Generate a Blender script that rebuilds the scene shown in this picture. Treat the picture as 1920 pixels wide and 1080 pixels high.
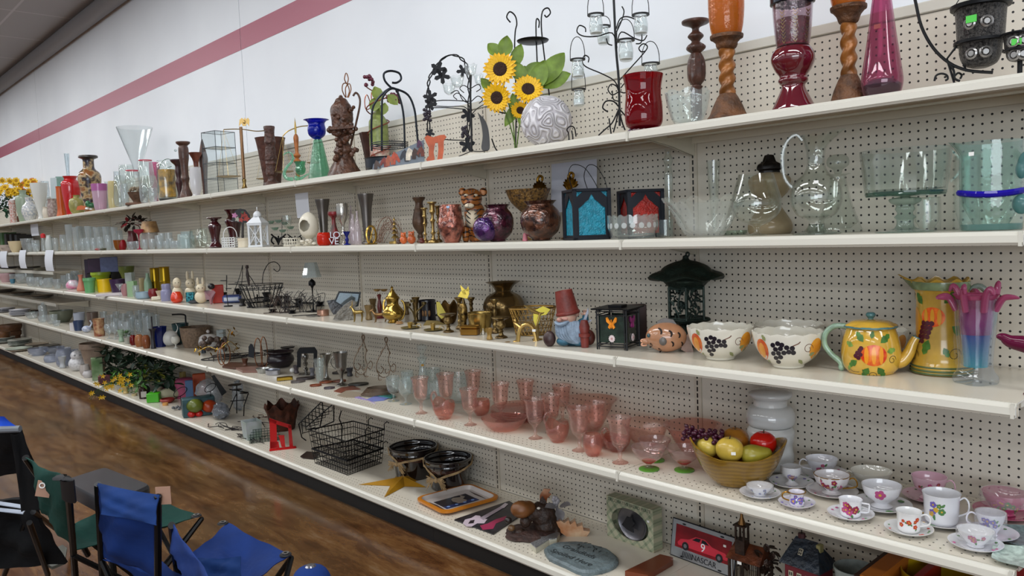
import bpy,math,random
from mathutils import Vector as J,Matrix
yb=math.pi;R_=random.Random(7)
sc=bpy.context.scene
for o in list(bpy.data.objects):bpy.data.objects.remove(o)
COL=sc.collection
V,T,rad=math.sin,math.cos,math.radians
FPX,YAW,PITCH,ROLL=1472.8,-0.8223,-0.0740,-0.0379
EYE=J((0,-2.624,1.469))
FW=J((V(YAW)*T(PITCH),T(YAW)*T(PITCH),V(PITCH)))
r0=J((T(YAW),-V(YAW),0));u0=r0.cross(FW)
RT=r0*T(ROLL)+u0*V(ROLL);UP=-r0*V(ROLL)+u0*T(ROLL)
cd=bpy.data.cameras.new('camera');cam=bpy.data.objects.new('camera',cd);COL.objects.link(cam)
cd.sensor_width=36;cd.lens=FPX/1920*36;cd.clip_start=.05;cd.clip_end=100
cam.matrix_world=Matrix(((RT.x,UP.x,-FW.x,EYE.x),(RT.y,UP.y,-FW.y,EYE.y),(RT.z,UP.z,-FW.z,EYE.z),(0,0,0,1)))
sc.camera=cam
sc.view_settings.view_transform='Standard';sc.view_settings.look='None'
sc.view_settings.gamma=1;sc.view_settings.use_curve_mapping=False
sc.view_settings.exposure=-0.30
sc.cycles.transparent_max_bounces=48;sc.cycles.max_bounces=10;sc.cycles.transmission_bounces=8
sc.cycles.sample_clamp_indirect=4.0;sc.cycles.caustics_reflective=False;sc.cycles.caustics_refractive=False
wd=bpy.data.worlds.new('world');sc.world=wd;wd.use_nodes=True
wd.node_tree.nodes['Background'].inputs[0].default_value=(.80,.90,1.0,1)
wd.node_tree.nodes['Background'].inputs[1].default_value=.62
def area(name,loc,size,power,col=(1,1,1),rot=(0,0,0)):
 l=bpy.data.lights.new(name,'AREA');l.shape='RECTANGLE';l.size,l.size_y=size;l.energy=power;l.color=col
 o=bpy.data.objects.new(name,l);COL.objects.link(o);o.location=loc;o.rotation_euler=rot;return o
for i,yy in enumerate((-1.9,-4.6,-7.6)):
 for j in range(7):
  area('ceiling_fluorescent_light',(3.6-j*3.4,yy,3.86),(2.4,.5),(64,62,54)[i],(.97,.99,1.0))
area('shop_window_daylight',(5.5,-9.5,1.9),(7.0,2.6),420,(.86,.93,1.0),(rad(90),0,rad(30)))
ZS={1:1.801,2:1.420,3:1.011,4:.600,5:.140}
DS={1:.3905,2:.4432,3:.4939,4:.4969,5:.4925}
X0=-1.757;BAY=1.2192
def ray(zf,py):return FW+RT*((zf-960)/FPX)-UP*((py-540)/FPX)
def on_z(zf,py,z):v=ray(zf,py);return EYE+v*((z-EYE.z)/v.z)
def on_y(zf,py,y):v=ray(zf,py);return EYE+v*((y-EYE.y)/v.y)
def yg(p):
 v=J(p)-EYE;d=v.dot(FW);return 960+FPX*v.dot(RT)/d,540-FPX*v.dot(UP)/d
def sca(p):return FPX/(J(p)-EYE).dot(FW)
def xe(zf,y,z):
 a,b=-40.0,3.0
 for _ in range(50):
  m=(a+b)/2
  v=J((m,y,z))-EYE
  if v.dot(FW)<.05 or yg((m,y,z))[0]>zf:b=m
  else:a=m
 return J(((a+b)/2,y,z))
PLACED=[]
def spot(s,zf,by=None,zh=.12,w=0,z=None):
 0
 zz=ZS[s]if z is None else z
 if by is not None:y=on_z(zf,by,zz).y
 else:y=-DS[s]+zh
 p=xe(zf,y,zz)
 r=w/2/sca(p)
 lo,hi=-DS[s]+r+.012,-r-.022
 y=max(lo,min(hi,y))if r<DS[s]/2-.02 else-DS[s]/2-.01
 if w and lo<hi:
  for i in range(28 if by is None else 12):
   y2=y+(i+1)//2*.012*(1 if i%2 else-1);q=xe(zf,y2,zz)
   if lo<=y2<=hi and all((q.x-a)**2+(y2-b)**2>(.9*(r+c))**2 for a,b,c,d in PLACED if d==zz):y=y2;break
  PLACED.append((xe(zf,y,zz).x,y,r,zz))
 return xe(zf,y,zz+.0008)
def yh(p):
 return math.atan2(EYE.y-p.y,EYE.x-p.x)
MATS={}
def nodes_of(name):
 m=bpy.data.materials.new(name);m.use_nodes=True;nt=m.node_tree;return m,nt,nt.nodes['Principled BSDF']
def c4(c):
 if isinstance(c,str):
  v=[int(c[i:i+2],16)/255 for i in(0,2,4)]
  c=[x/12.92 if x<=.04045 else((x+.055)/1.055)**2.4 for x in v]
 return(*c[:3],1)
def G(col,rough=.5,metal=0,var=0,scale=20,bump=0,bscale=60,coat=0,col2=None,spec=.5,em=0):
 key=(str(col),rough,metal,var,scale,bump,bscale,coat,str(col2),spec,em)
 if key in MATS:return MATS[key]
 m,nt,b=nodes_of('finish');N,L=nt.nodes,nt.links
 c=c4(col);b.inputs['Base Color'].default_value=c;b.inputs['Roughness'].default_value=rough
 b.inputs['Metallic'].default_value=metal;b.inputs['Coat Weight'].default_value=coat;b.inputs['Specular IOR Level'].default_value=spec
 if em:b.inputs['Emission Color'].default_value=c;b.inputs['Emission Strength'].default_value=em
 tc=N.new('ShaderNodeTexCoord')
 if var or col2:
  n=N.new('ShaderNodeTexNoise');n.inputs['Scale'].default_value=scale;n.inputs['Detail'].default_value=4
  L.new(tc.outputs['Object'],n.inputs['Vector'])
  r=N.new('ShaderNodeValToRGB');v=var or .0
  r.color_ramp.elements[0].position=.35;r.color_ramp.elements[1].position=.65
  r.color_ramp.elements[0].color=tuple(x*(1-v)for x in c[:3])+(1,)
  r.color_ramp.elements[1].color=c4(col2)if col2 else tuple(min(1,x*(1+v))for x in c[:3])+(1,)
  L.new(n.outputs['Fac'],r.inputs['Fac']);L.new(r.outputs['Color'],b.inputs['Base Color'])
 if bump:
  n2=N.new('ShaderNodeTexNoise');n2.inputs['Scale'].default_value=bscale;n2.inputs['Detail'].default_value=3
  bp=N.new('ShaderNodeBump');bp.inputs['Strength'].default_value=bump;bp.inputs['Distance'].default_value=.01
  L.new(tc.outputs['Object'],n2.inputs['Vector']);L.new(n2.outputs['Fac'],bp.inputs['Height']);L.new(bp.outputs['Normal'],b.inputs['Normal'])
 MATS[key]=m;return m
def zd(tint='f4f7f5',gloss=.03,edge=None,milk=0,refl=1.0,bump=0,bscale=120):
 0
 key=('g',str(tint),gloss,str(edge),milk,refl,bump,bscale)
 if key in MATS:return MATS[key]
 m,nt,b=nodes_of('glass');N,L=nt.nodes,nt.links;N.remove(b);out=N['Material Output']
 tr=N.new('ShaderNodeBsdfTransparent');gl=N.new('ShaderNodeBsdfGlossy');gl.inputs['Roughness'].default_value=gloss
 gl.inputs['Color'].default_value=(refl,refl,refl,1)
 lw=N.new('ShaderNodeLayerWeight');lw.inputs['Blend'].default_value=.35
 mc=N.new('ShaderNodeMix');mc.data_type='RGBA';t=c4(tint);mc.inputs[6].default_value=t
 mc.inputs[7].default_value=c4(edge)if edge else tuple(x*x*.52 for x in t[:3])+(1,)
 pw=N.new('ShaderNodeMath');pw.operation='POWER';pw.inputs[1].default_value=3.6
 L.new(lw.outputs['Facing'],pw.inputs[0]);L.new(pw.outputs[0],mc.inputs[0]);L.new(mc.outputs[2],tr.inputs['Color'])
 fr=N.new('ShaderNodeFresnel');ge=N.new('ShaderNodeNewGeometry');io=N.new('ShaderNodeMath');io.operation='MULTIPLY_ADD';io.inputs[1].default_value=1/1.5-1.5;io.inputs[2].default_value=1.5;L.new(ge.outputs['Backfacing'],io.inputs[0]);L.new(io.outputs[0],fr.inputs['IOR'])
 mx=N.new('ShaderNodeMixShader');L.new(fr.outputs[0],mx.inputs[0]);L.new(tr.outputs[0],mx.inputs[1]);L.new(gl.outputs[0],mx.inputs[2])
 last=mx
 if milk:
  df=N.new('ShaderNodeBsdfDiffuse');df.inputs['Color'].default_value=t
  m2=N.new('ShaderNodeMixShader');m2.inputs[0].default_value=milk;L.new(mx.outputs[0],m2.inputs[1]);L.new(df.outputs[0],m2.inputs[2]);last=m2
 if bump:
  tc=N.new('ShaderNodeTexCoord');n2=N.new('ShaderNodeTexNoise');n2.inputs['Scale'].default_value=bscale
  bp=N.new('ShaderNodeBump');bp.inputs['Strength'].default_value=bump;bp.inputs['Distance'].default_value=.004
  L.new(tc.outputs['Object'],n2.inputs['Vector']);L.new(n2.outputs['Fac'],bp.inputs['Height'])
  for nn in(gl,fr):L.new(bp.outputs['Normal'],nn.inputs['Normal'])
 L.new(last.outputs[0],out.inputs['Surface']);MATS[key]=m;return m
def rs(pr,n=4):
 0
 segs=[[pr[0]]]
 for p in pr[1:]:
  if p==segs[-1][-1]:segs.append([p])
  else:segs[-1].append(p)
 out=[]
 for s in segs:
  if len(s)<3:out+=s if not out else s[1 if s[0]==out[-1]else 0:];continue
  for i in range(len(s)-1):
   p0=s[max(i-1,0)];p1=s[i];p2=s[i+1];p3=s[min(i+2,len(s)-1)]
   for k in range(n):
    t=k/n
    q=tuple(.5*((2*b)+(-a+c)*t+(2*a-5*b+4*c-d)*t*t+(-a+3*b-3*c+d)*t**3)for a,b,c,d in zip(p0,p1,p2,p3))
    if not out or max(abs(u-v)for u,v in zip(q,out[-1]))>1e-7:out.append(q)
  out.append(tuple(s[-1]))
 return out
class K:
 def __init__(s):s.v=[];s.f=[];s.m=[];s.cur=0;s.M=None
 def mi(s,i):s.cur=i;return s
 def at(s,x=0,y=0,z=0,rx=0,ry=0,rz=0,sx=1,sy=1,sz=1):
  s.M=Matrix.Translation((x,y,z))@Matrix.Rotation(rz,4,'Z')@Matrix.Rotation(ry,4,'Y')@Matrix.Rotation(rx,4,'X')@Matrix.Diagonal((sx,sy,sz,1));return s
 def un(s):s.M=None;return s
 def add(s,vs,fs):
  n=len(s.v)
  s.v+=[tuple(s.M@J(p))for p in vs]if s.M is not None else[tuple(p)for p in vs]
  s.f+=[tuple(i+n for i in f)for f in fs];s.m+=[s.cur]*len(fs);return s
 def bo(s,a,b,bev=0):
  x0,x1=sorted((a[0],b[0]));y0,y1=sorted((a[1],b[1]));z0,z1=sorted((a[2],b[2]))
  if not bev:
   vs=[(x,y,z)for x in(x0,x1)for y in(y0,y1)for z in(z0,z1)]
   return s.add(vs,[(0,1,3,2),(4,6,7,5),(0,4,5,1),(2,3,7,6),(0,2,6,4),(1,5,7,3)])
  q=[(x0+bev,y0),(x1-bev,y0),(x1,y0+bev),(x1,y1-bev),(x1-bev,y1),(x0+bev,y1),(x0,y1-bev),(x0,y0+bev)]
  cx,cy=(x0+x1)/2,(y0+y1)/2;kx=1-2*bev/(x1-x0);ky=1-2*bev/(y1-y0);vs=[]
  for z,k in((z0,1),(z0+bev,0),(z1-bev,0),(z1,1)):
   for x,y in q:vs.append((cx+(x-cx)*(kx if k else 1),cy+(y-cy)*(ky if k else 1),z))
  fs=[tuple(range(7,-1,-1)),tuple(range(24,32))]
  for l in range(3):
   for i in range(8):j=(i+1)%8;fs.append((l*8+i,l*8+j,l*8+8+j,l*8+8+i))
  return s.add(vs,fs)
 def lat(s,pr,yf=28,ph=0,a0=0,a1=2*yb,mod=None):
  0
  full=abs(a1-a0-2*yb)<1e-6;n=yf if full else yf+1;vs=[];fs=[];rows=[]
  for k,(r,z)in enumerate(pr):
   if r<1e-6 and not mod:rows.append([len(vs)]);vs.append((0,0,z));continue
   row=[]
   for i in range(n):
    a=a0+(a1-a0)*i/yf;rr,zz=(r,z)if not mod else mod(a,k/(len(pr)-1),r,z)
    row.append(len(vs));vs.append((rr*T(a+ph),rr*V(a+ph),zz))
   rows.append(row)
  for A,B in zip(rows,rows[1:]):
   for i in range(yf):
    j=(i+1)%n
    if len(A)==1 and len(B)==1:break
    if len(A)==1:fs.append((A[0],B[j],B[i]))
    elif len(B)==1:fs.append((A[i],A[j],B[0]))
    else:fs.append((A[i],A[j],B[j],B[i]))
  return s.add(vs,fs)
 def el(s,c,r,yf=14,rings=8):
  if not hasattr(r,'__len__'):r=(r,r,r)
  vs=[(c[0],c[1],c[2]-r[2])];fs=[]
  for k in range(1,rings):
   t=-yb/2+yb*k/rings
   for i in range(yf):
    a=2*yb*i/yf;vs.append((c[0]+r[0]*T(t)*T(a),c[1]+r[1]*T(t)*V(a),c[2]+r[2]*V(t)))
  vs.append((c[0],c[1],c[2]+r[2]));L=len(vs)-1
  for i in range(yf):
   j=(i+1)%yf;fs.append((0,1+j,1+i));fs.append((L,L-yf+i,L-yf+j))
   for k in range(rings-2):a=1+k*yf;fs.append((a+i,a+j,a+yf+j,a+yf+i))
  return s.add(vs,fs)
 def tu(s,pts,r,yf=6,closed=False,flat=None):
  P=[J(p)for p in pts];n=len(P);vs=[];fs=[]
  rr=r if hasattr(r,'__len__')else[r]*n
  up=None
  for i in range(n):
   a=P[(i-1)%n]if(closed or i)else P[0];b=P[(i+1)%n]if(closed or i<n-1)else P[-1]
   t=(b-a);t=t.normalized()if t.length>1e-9 else J((0,0,1))
   if up is None:up=J((0,0,1))if abs(t.z)<.9 else J((1,0,0))
   u=(up-t*up.dot(t));u=u.normalized()if u.length>1e-6 else t.orthogonal().normalized();w=t.cross(u);up=u
   for k in range(yf):
    a=2*yb*k/yf+yb/yf;vs.append(P[i]+u*(rr[i]*T(a)*(flat or 1))+w*(rr[i]*V(a)))
  for i in range(n if closed else n-1):
   j=(i+1)%n
   for k in range(yf):l=(k+1)%yf;fs.append((i*yf+k,i*yf+l,j*yf+l,j*yf+k))
  if not closed:fs+=[tuple(range(yf-1,-1,-1)),tuple(range((n-1)*yf,n*yf))]
  return s.add(vs,fs)
 def prm(s,out,d0,d1,axis='y'):
  0
  n=len(out)
  if axis=='y':vs=[(a,d,b)for d in(d0,d1)for a,b in out]
  elif axis=='z':vs=[(a,b,d)for d in(d0,d1)for a,b in out]
  else:vs=[(d,a,b)for d in(d0,d1)for a,b in out]
  return s.add(vs,[tuple(range(n)),tuple(range(2*n-1,n-1,-1))]+[(i,i+n,(i+1)%n+n,(i+1)%n)for i in range(n)])
 def quad(s,*p):return s.add(p,[tuple(range(len(p)))])
 def put(s,name,mats,parent=None,sm=True,remesh=0,sub=0,angle=40):
  me=bpy.data.meshes.new(name);me.from_pydata(s.v,[],s.f);me.update()
  mats=mats if isinstance(mats,(list,tuple))else[mats]
  for m in mats:me.materials.append(m)
  if len(mats)>1:me.polygons.foreach_set('material_index',[min(i,len(mats)-1)for i in s.m])
  if sm:
   me.polygons.foreach_set('use_smooth',[True]*len(me.polygons))
   if not remesh:
    try:me.set_sharp_from_angle(angle=rad(angle))
    except Exception:pass
  o=bpy.data.objects.new(name,me);COL.objects.link(o)
  if parent is not None:o.parent=parent
  if remesh:
   q=o.modifiers.new('fuse','REMESH');q.mode='VOXEL';q.voxel_size=remesh;q.use_smooth_shade=True
   q2=o.modifiers.new('soft','SMOOTH');q2.iterations=3;q2.factor=.5
  if sub:q=o.modifiers.new('round','SUBSURF');q.levels=sub;q.render_levels=sub
  return o
def tag(o,label,cat,gr_=None):
 o['label']=label;o['category']=cat
 if gr_:o['group']=gr_
 return o
def yc(name,label,cat,loc,rz=0,gr_=None):
 o=bpy.data.objects.new(name,None);COL.objects.link(o);o.location=loc;o.rotation_euler=(0,0,rz);o.empty_display_size=.05
 return tag(o,label,cat,gr_)
def one(name,label,cat,E,mats,loc,rz=0,gr_=None,**k):
 o=E.put(name,mats,**k);o.location=loc;o.rotation_euler=(0,0,rz);return tag(o,label,cat,gr_)
def clone(root,loc,rz=None,label=None,gr_=None,sc_=None):
 def cp(o,par):
  c=o.copy();COL.objects.link(c)
  if par is not None:c.parent=par;c.matrix_parent_inverse=o.matrix_parent_inverse
  for ch in list(o.children):cp(ch,c)
  return c
 c=cp(root,None);c.location=loc
 if rz is not None:c.rotation_euler=(0,0,rz)
 if label:c['label']=label
 if gr_:c['group']=gr_
 if sc_:c.scale=(sc_,sc_,sc_)if not hasattr(sc_,'__len__')else sc_
 return c
def shell(pr,t,fl):
 0
 o=[(0,pr[0][1])]+list(pr)if pr[0][0]>1e-5 else list(pr)
 inn=[]
 for(r,z)in reversed(pr):
  if z<=fl+t*.5:break
  inn.append((max(r-t,.0005),z))
 if inn:
  inn[0]=(inn[0][0],pr[-1][1])
  rl=inn[-1][0];inn+=[(rl*.6,fl+.0*t),(0,fl-.2*t if fl>t else fl)]
 return o+inn
def rat(pr,z):
 for(a,b),(c,d)in zip(pr,pr[1:]):
  if min(b,d)<=z<=max(b,d)and abs(d-b)>1e-9:return a+(c-a)*(z-b)/(d-b)
 return pr[-1][0]
def decal(E,pr,ang,z,poly,off=.0007,mi=1):
 0
 E.mi(mi);n=len(poly)
 cs=sum(p[0]for p in poly)/n;cz=sum(p[1]for p in poly)/n;vs=[]
 for fr in(1,.5):
  for s_,dz in poly:
   s2,z2=cs+(s_-cs)*fr,cz+(dz-cz)*fr;zz=z+z2;r=rat(pr,zz)+off;a=ang+s2/max(r,.004);vs.append((r*T(a),r*V(a),zz))
 r=rat(pr,z+cz)+off;a=ang+cs/max(r,.004);vs.append((r*T(a),r*V(a),z+cz))
 fs=[(i,(i+1)%n,n+(i+1)%n,n+i)for i in range(n)]+[(n+i,n+(i+1)%n,2*n)for i in range(n)]
 E.add(vs,fs);E.mi(0)
def oval(a,b,n=12,cx=0,cy=0,rot=0):return[(cx+a*T(2*yb*i/n)*T(rot)-b*V(2*yb*i/n)*V(rot),cy+a*T(2*yb*i/n)*V(rot)+b*V(2*yb*i/n)*T(rot))for i in range(n)]
def leaf2(l,w,rot=0,cx=0,cy=0):
 p=[(0,0),(.25,.35),(.5,.5),(.62,.3),(.8,.34),(1,0),(.8,-.34),(.62,-.3),(.5,-.5),(.25,-.35)]
 return[(cx+x*l*T(rot)-y*w*V(rot),cy+x*l*V(rot)+y*w*T(rot))for x,y in p]
def stk(E,pr,ang,z,pts,w,off=.0007,mi=1):
 E.mi(mi);vs=[];n=len(pts)
 for i,(s_,dz)in enumerate(pts):
  a_=pts[max(i-1,0)];b_=pts[min(i+1,n-1)];dx,dy=b_[0]-a_[0],b_[1]-a_[1];L=math.hypot(dx,dy)or 1
  for k in(-.5,.5):
   s2,z2=s_-dy/L*w*k,dz+dx/L*w*k;zz=z+z2;r=rat(pr,zz)+off;a=ang+s2/max(r,.004);vs.append((r*T(a),r*V(a),zz))
 E.add(vs,[(2*i,2*i+1,2*i+3,2*i+2)for i in range(n-1)]);E.mi(0)
def spi(r,turns,n=16,cx=0,cy=0,a0=0,d=1):return[(cx+r*(1-.75*i/n)*T(a0+d*2*yb*turns*i/n),cy+r*(1-.75*i/n)*V(a0+d*2*yb*turns*i/n))for i in range(n+1)]
def U(name,label,cat,s,zf,ye,w,pr,m,by=None,zh=.12,t=None,fl=None,yf=28,spr=True,mod=None,gr_=None,dec=None,depth=None,sld=False,z=None,foot=None,body='body',extra=None,parts=None):
 0
 p=spot(s,zf,by,zh,w,z);k=sca(p);r=w/2/k
 fy=yg(p)[1]if foot is None else foot
 h=(fy-ye)/k*(1.0)
 P=[(a*r,b*h)for a,b in pr]
 if spr:P=rs(P,3)
 tt=(t if t is not None else min(.004,r*.12))
 E=K();full=P if sld else shell(P,tt,h*(fl if fl is not None else .06))
 if sld and full[-1][0]>1e-5:full=list(full)+[(0,full[-1][1])]
 if sld and full[0][0]>1e-5:full=[(0,full[0][1])]+list(full)
 E.lat(full,yf,mod=mod)
 mats=[m]if not isinstance(m,list)else m
 fa=yh(p)
 if dec:dec(E,P,fa,r,h)
 if parts is None and extra is None:o=one(name,label,cat,E,mats,p,0,gr_)
 else:
  o=yc(name,label,cat,p,0,gr_);E.put(body,mats,o)
  if extra:extra(o,P,fa,r,h)
 return o
def hpt(r0,z0,r1,z1,out,a,n=12,curl=0):
 0
 pts=[]
 for i in range(n+1):
  t=i/n;rr=r0+(r1-r0)*t+out*V(yb*t)**.8;zz=z0+(z1-z0)*t;pts.append((rr*T(a),rr*V(a),zz))
 return pts
def atg(o,p_local,size=.012,col='e9e9e6',fa=None,name='price_sticker'):
 E=K();E.at(*p_local,rz=(fa or 0)-yb/2+yb).bo((-size/2,-.0006,-size*.35),(size/2,.0006,size*.35));E.put(name,G(col,.6),o)
class ya:
 0
 def __init__(s,sh,zf,by=None,zh=.12,w=0,rz=None,z=None,p=None):
  s.p=spot(sh,zf,by,zh,w,z)if p is None else J(p)
  s.rz=yh(s.p)+yb/2 if rz is None else rz;s.k=sca(s.p)
  s.X=J((T(s.rz),V(s.rz),0));s.Y=J((-V(s.rz),T(s.rz),0))
 def __call__(s,zf,py,dy=0):
  v=ray(zf,py);q=s.p+s.Y*dy;t=(q-EYE).dot(s.Y)/v.dot(s.Y);d=EYE+v*t-s.p;return(d.dot(s.X),dy,d.z)
 def xz(s,pts,dy=0):r=[s(a,b,dy)for a,b in pts];return[(a,c)for a,_,c in r]
 def cv(s,pts,n=4,dy=0):return rs([s(q[0],q[1],q[2]if len(q)>2 else dy)for q in pts],n)
 def th(s,name,label,cat,gr_=None):return yc(name,label,cat,s.p,s.rz,gr_)
 def one(s,name,label,cat,E,m,gr_=None,**k):return one(name,label,cat,E,m,s.p,s.rz,gr_,**k)
def xa(E,base,d,l,w,up=None,bend=.25):
 0
 d=J(d).normalized();base=J(base);up=J(up or(0,0,1));sd=d.cross(up);sd=sd.normalized()if sd.length>.01 else d.orthogonal().normalized();nn=sd.cross(d)
 P=[]
 for t,ww in((0,.06),(.3,.8),(.6,.9),(.85,.5),(1,.02)):
  c=base+d*(l*t)-nn*(bend*l*t*t)
  P+=[c-sd*w*.5*ww+nn*w*.12,c,c+sd*w*.5*ww+nn*w*.12]
 return E.add([tuple(q)for q in P],[(3*i+j,3*i+j+1,3*i+j+4,3*i+j+3)for i in range(4)for j in(0,1)])
def rdir(yd,zmin=-1):
 while 1:
  v=J((yd.uniform(-1,1),yd.uniform(-1,1),yd.uniform(-1,1)))
  if .1<v.length<1 and v.z/v.length>zmin:return v.normalized()
def bush(E,c,r,n,l,w,seed=1,zmin=-.6):
 yd=random.Random(seed)
 for _ in range(n):
  d=rdir(yd,zmin);q=J(c)+J((d.x*r[0],d.y*r[1],d.z*r[2]))*yd.uniform(.45,1)
  xa(E,q,(d+rdir(yd)*.7),l*yd.uniform(.7,1.2),w*yd.uniform(.7,1.2))
def sunflower(parent,c,d,r,seed=0,petal='f2bf12',eye='33190c',n=22,name='flower_head'):
 d=J(d).normalized();rot=d.to_track_quat('Z','Y').to_matrix().to_4x4();M=Matrix.Translation(c)@rot
 E=K();E.M=M;yd=random.Random(seed)
 for k in range(2*n):
  a=2*yb*k/(2*n)+yd.uniform(-.06,.06);rr=r*(1 if k%2 else .82)*yd.uniform(.9,1.05)
  xa(E,(T(a)*r*.3,V(a)*r*.3,.002),(T(a),V(a),.28 if k%2 else .5),rr*.72,r*.3,up=(0,0,1),bend=.25)
 h=E.put(name,G(petal,.5),parent)
 m2=K();m2.M=M;m2.lat(rs([(r*.42,0),(r*.45,r*.07),(r*.3,r*.14),(0,r*.1)],3),18);m2.put('seed_disc',G(eye,.8,bump=.8,bscale=200),h);return h
CLEAR=zd('fafcfb');CLEARG=zd('eef5f1');FROST=zd('f2f6f6',.12,milk=.16);CRYST=zd('f6fafa',.03,milk=.07,bump=.35,bscale=60)
PINK=zd('fbeeea',.05,edge='d49a90',milk=.035,bump=.3,bscale=140);PINKD=zd('f6dad2',.05,edge='cc8a7c',milk=.05,bump=.3,bscale=120)
BLACKM=G('0d0d10',.42,.6);BLACKW=G('0e0f12',.5,.3);IRON=G('15161b',.5,.5,bump=.2)
BRASS=G('9c8350',.3,.9,bump=.15,bscale=40);BRASSD=G('6d5430',.35,.9,bump=.2,bscale=40);GOLD=G('b29656',.28,.9);SILVER=G('b9bbc0',.22,1);PEWTER=G('6f6a66',.35,.9)
COPPER=G('a4583c',.3,1)
WOODB=G('4a2c20',.45,0,.35,30,.3,50,.2);WOODR=G('6b3424',.4,0,.3,26,.2);WOODO=G('a5622d',.4,0,.3,24)
WHITE=G('e8e8e6',.18,coat=.4);CREAM=G('e4decb',.3,coat=.3);WHITEM=G('dcdedd',.5)
TAGC=G('ecece8',.6)
# ================= the setting =================
def struct(name,E,m,sm=False):
 o=E.put(name,m,sm=sm);o['kind']='structure';return o
def nmt(fn):
 m,nt,b=nodes_of('surface');fn(nt,b,nt.nodes,nt.links);return m
def mth(N,L,op,a,b=None,c=None):
 n=N.new('ShaderNodeMath');n.operation=op
 for i,v in enumerate((a,b,c)):
  if v is None:continue
  if isinstance(v,(int,float)):n.inputs[i].default_value=v
  else:L.new(v,n.inputs[i])
 return n.outputs[0]
def ramp(N,L,fac,stops):
 r=N.new('ShaderNodeValToRGB');e=r.color_ramp.elements
 while len(e)<len(stops):e.new(.5)
 for i,(p,c)in enumerate(stops):e[i].position=p;e[i].color=c4(c)
 L.new(fac,r.inputs['Fac']);return r.outputs['Color']
def floor_fn(nt,b,N,L):
 tc=N.new('ShaderNodeTexCoord')
 mp=N.new('ShaderNodeMapping');mp.inputs['Scale'].default_value=(.8,3.2,1);L.new(tc.outputs['Object'],mp.inputs['Vector'])
 n=N.new('ShaderNodeTexNoise');n.inputs['Scale'].default_value=2.6;n.inputs['Detail'].default_value=13;n.inputs['Roughness'].default_value=.72;n.inputs['Distortion'].default_value=.3
 L.new(mp.outputs[0],n.inputs['Vector'])
 col=ramp(N,L,n.outputs['Fac'],[(.3,'2a180c'),(.43,'54321a'),(.56,'74502e'),(.7,'8c7258')])
 n3=N.new('ShaderNodeTexNoise');n3.inputs['Scale'].default_value=.6;n3.inputs['Detail'].default_value=5;L.new(tc.outputs['Object'],n3.inputs['Vector'])
 mx=N.new('ShaderNodeMix');mx.data_type='RGBA';L.new(mth(N,L,'MULTIPLY_ADD',n3.outputs['Fac'],2.2,-.85),mx.inputs[0]);L.new(col,mx.inputs[6])
 mx.inputs[7].default_value=c4('443a26');mx.clamp_factor=True
 L.new(mx.outputs[2],b.inputs['Base Color'])
 n2=N.new('ShaderNodeTexNoise');n2.inputs['Scale'].default_value=5;n2.inputs['Detail'].default_value=6;L.new(tc.outputs['Object'],n2.inputs['Vector'])
 L.new(mth(N,L,'MULTIPLY_ADD',n2.outputs['Fac'],.25,.06),b.inputs['Roughness'])
 b.inputs['Specular IOR Level'].default_value=.45
FLOORM=nmt(floor_fn)
XL,XR=-34.0,7.0
struct('floor',K().bo((XL,-13,-.1),(XR,.06,0)),FLOORM)
def wall_fn(nt,b,N,L):
 tc=N.new('ShaderNodeTexCoord');n=N.new('ShaderNodeTexNoise');n.inputs['Scale'].default_value=1.2;n.inputs['Detail'].default_value=6
 L.new(tc.outputs['Object'],n.inputs['Vector']);L.new(ramp(N,L,n.outputs['Fac'],[(.3,'e2e6ec'),(.7,'eaeef3')]),b.inputs['Base Color']);b.inputs['Roughness'].default_value=.6
WALLM=nmt(wall_fn)
ZC=3.98
E=K();edges=[XR,2.5,-5.80,-12.1,-18.4,-24.7,XL]
for a,c in zip(edges,edges[1:]):E.bo((c+.004,.06,0),(a-.004,.26,ZC+.3))
E.bo((XL,.075,0),(XR,.27,ZC+.3))
struct('wall_back',E,WALLM)
E=K()
for a,c in zip(edges,edges[1:]):E.bo((c+.004,.0575,2.905),(a-.004,.0605,3.065))
struct('trim_1',E,G('a5566a',.45))
struct('wall_left',K().bo((XL-.2,-13,0),(XL,.26,ZC+.3)),WALLM)
def ceil_fn(nt,b,N,L):
 tc=N.new('ShaderNodeTexCoord');s=N.new('ShaderNodeSeparateXYZ');L.new(tc.outputs['Object'],s.inputs[0])
 def ln(o,p):return mth(N,L,'LESS_THAN',mth(N,L,'PINGPONG',o,p/2),.012)
 g=mth(N,L,'MAXIMUM',ln(s.outputs[0],1.22),ln(s.outputs[1],.61))
 mx=N.new('ShaderNodeMix');mx.data_type='RGBA';L.new(g,mx.inputs[0]);mx.inputs[6].default_value=c4('a9a8aa');mx.inputs[7].default_value=c4('c2c1c3');L.new(mx.outputs[2],b.inputs['Base Color']);b.inputs['Roughness'].default_value=.8
struct('ceiling',K().bo((XL,-13,ZC),(XR,.26,ZC+.1)),nmt(ceil_fn))
E=K();E.tu([(XL,-.02,ZC-.09),(XR,-.02,ZC-.09)],.085,12);struct('trim_2',E,G('8f8e90',.6),True)
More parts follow.
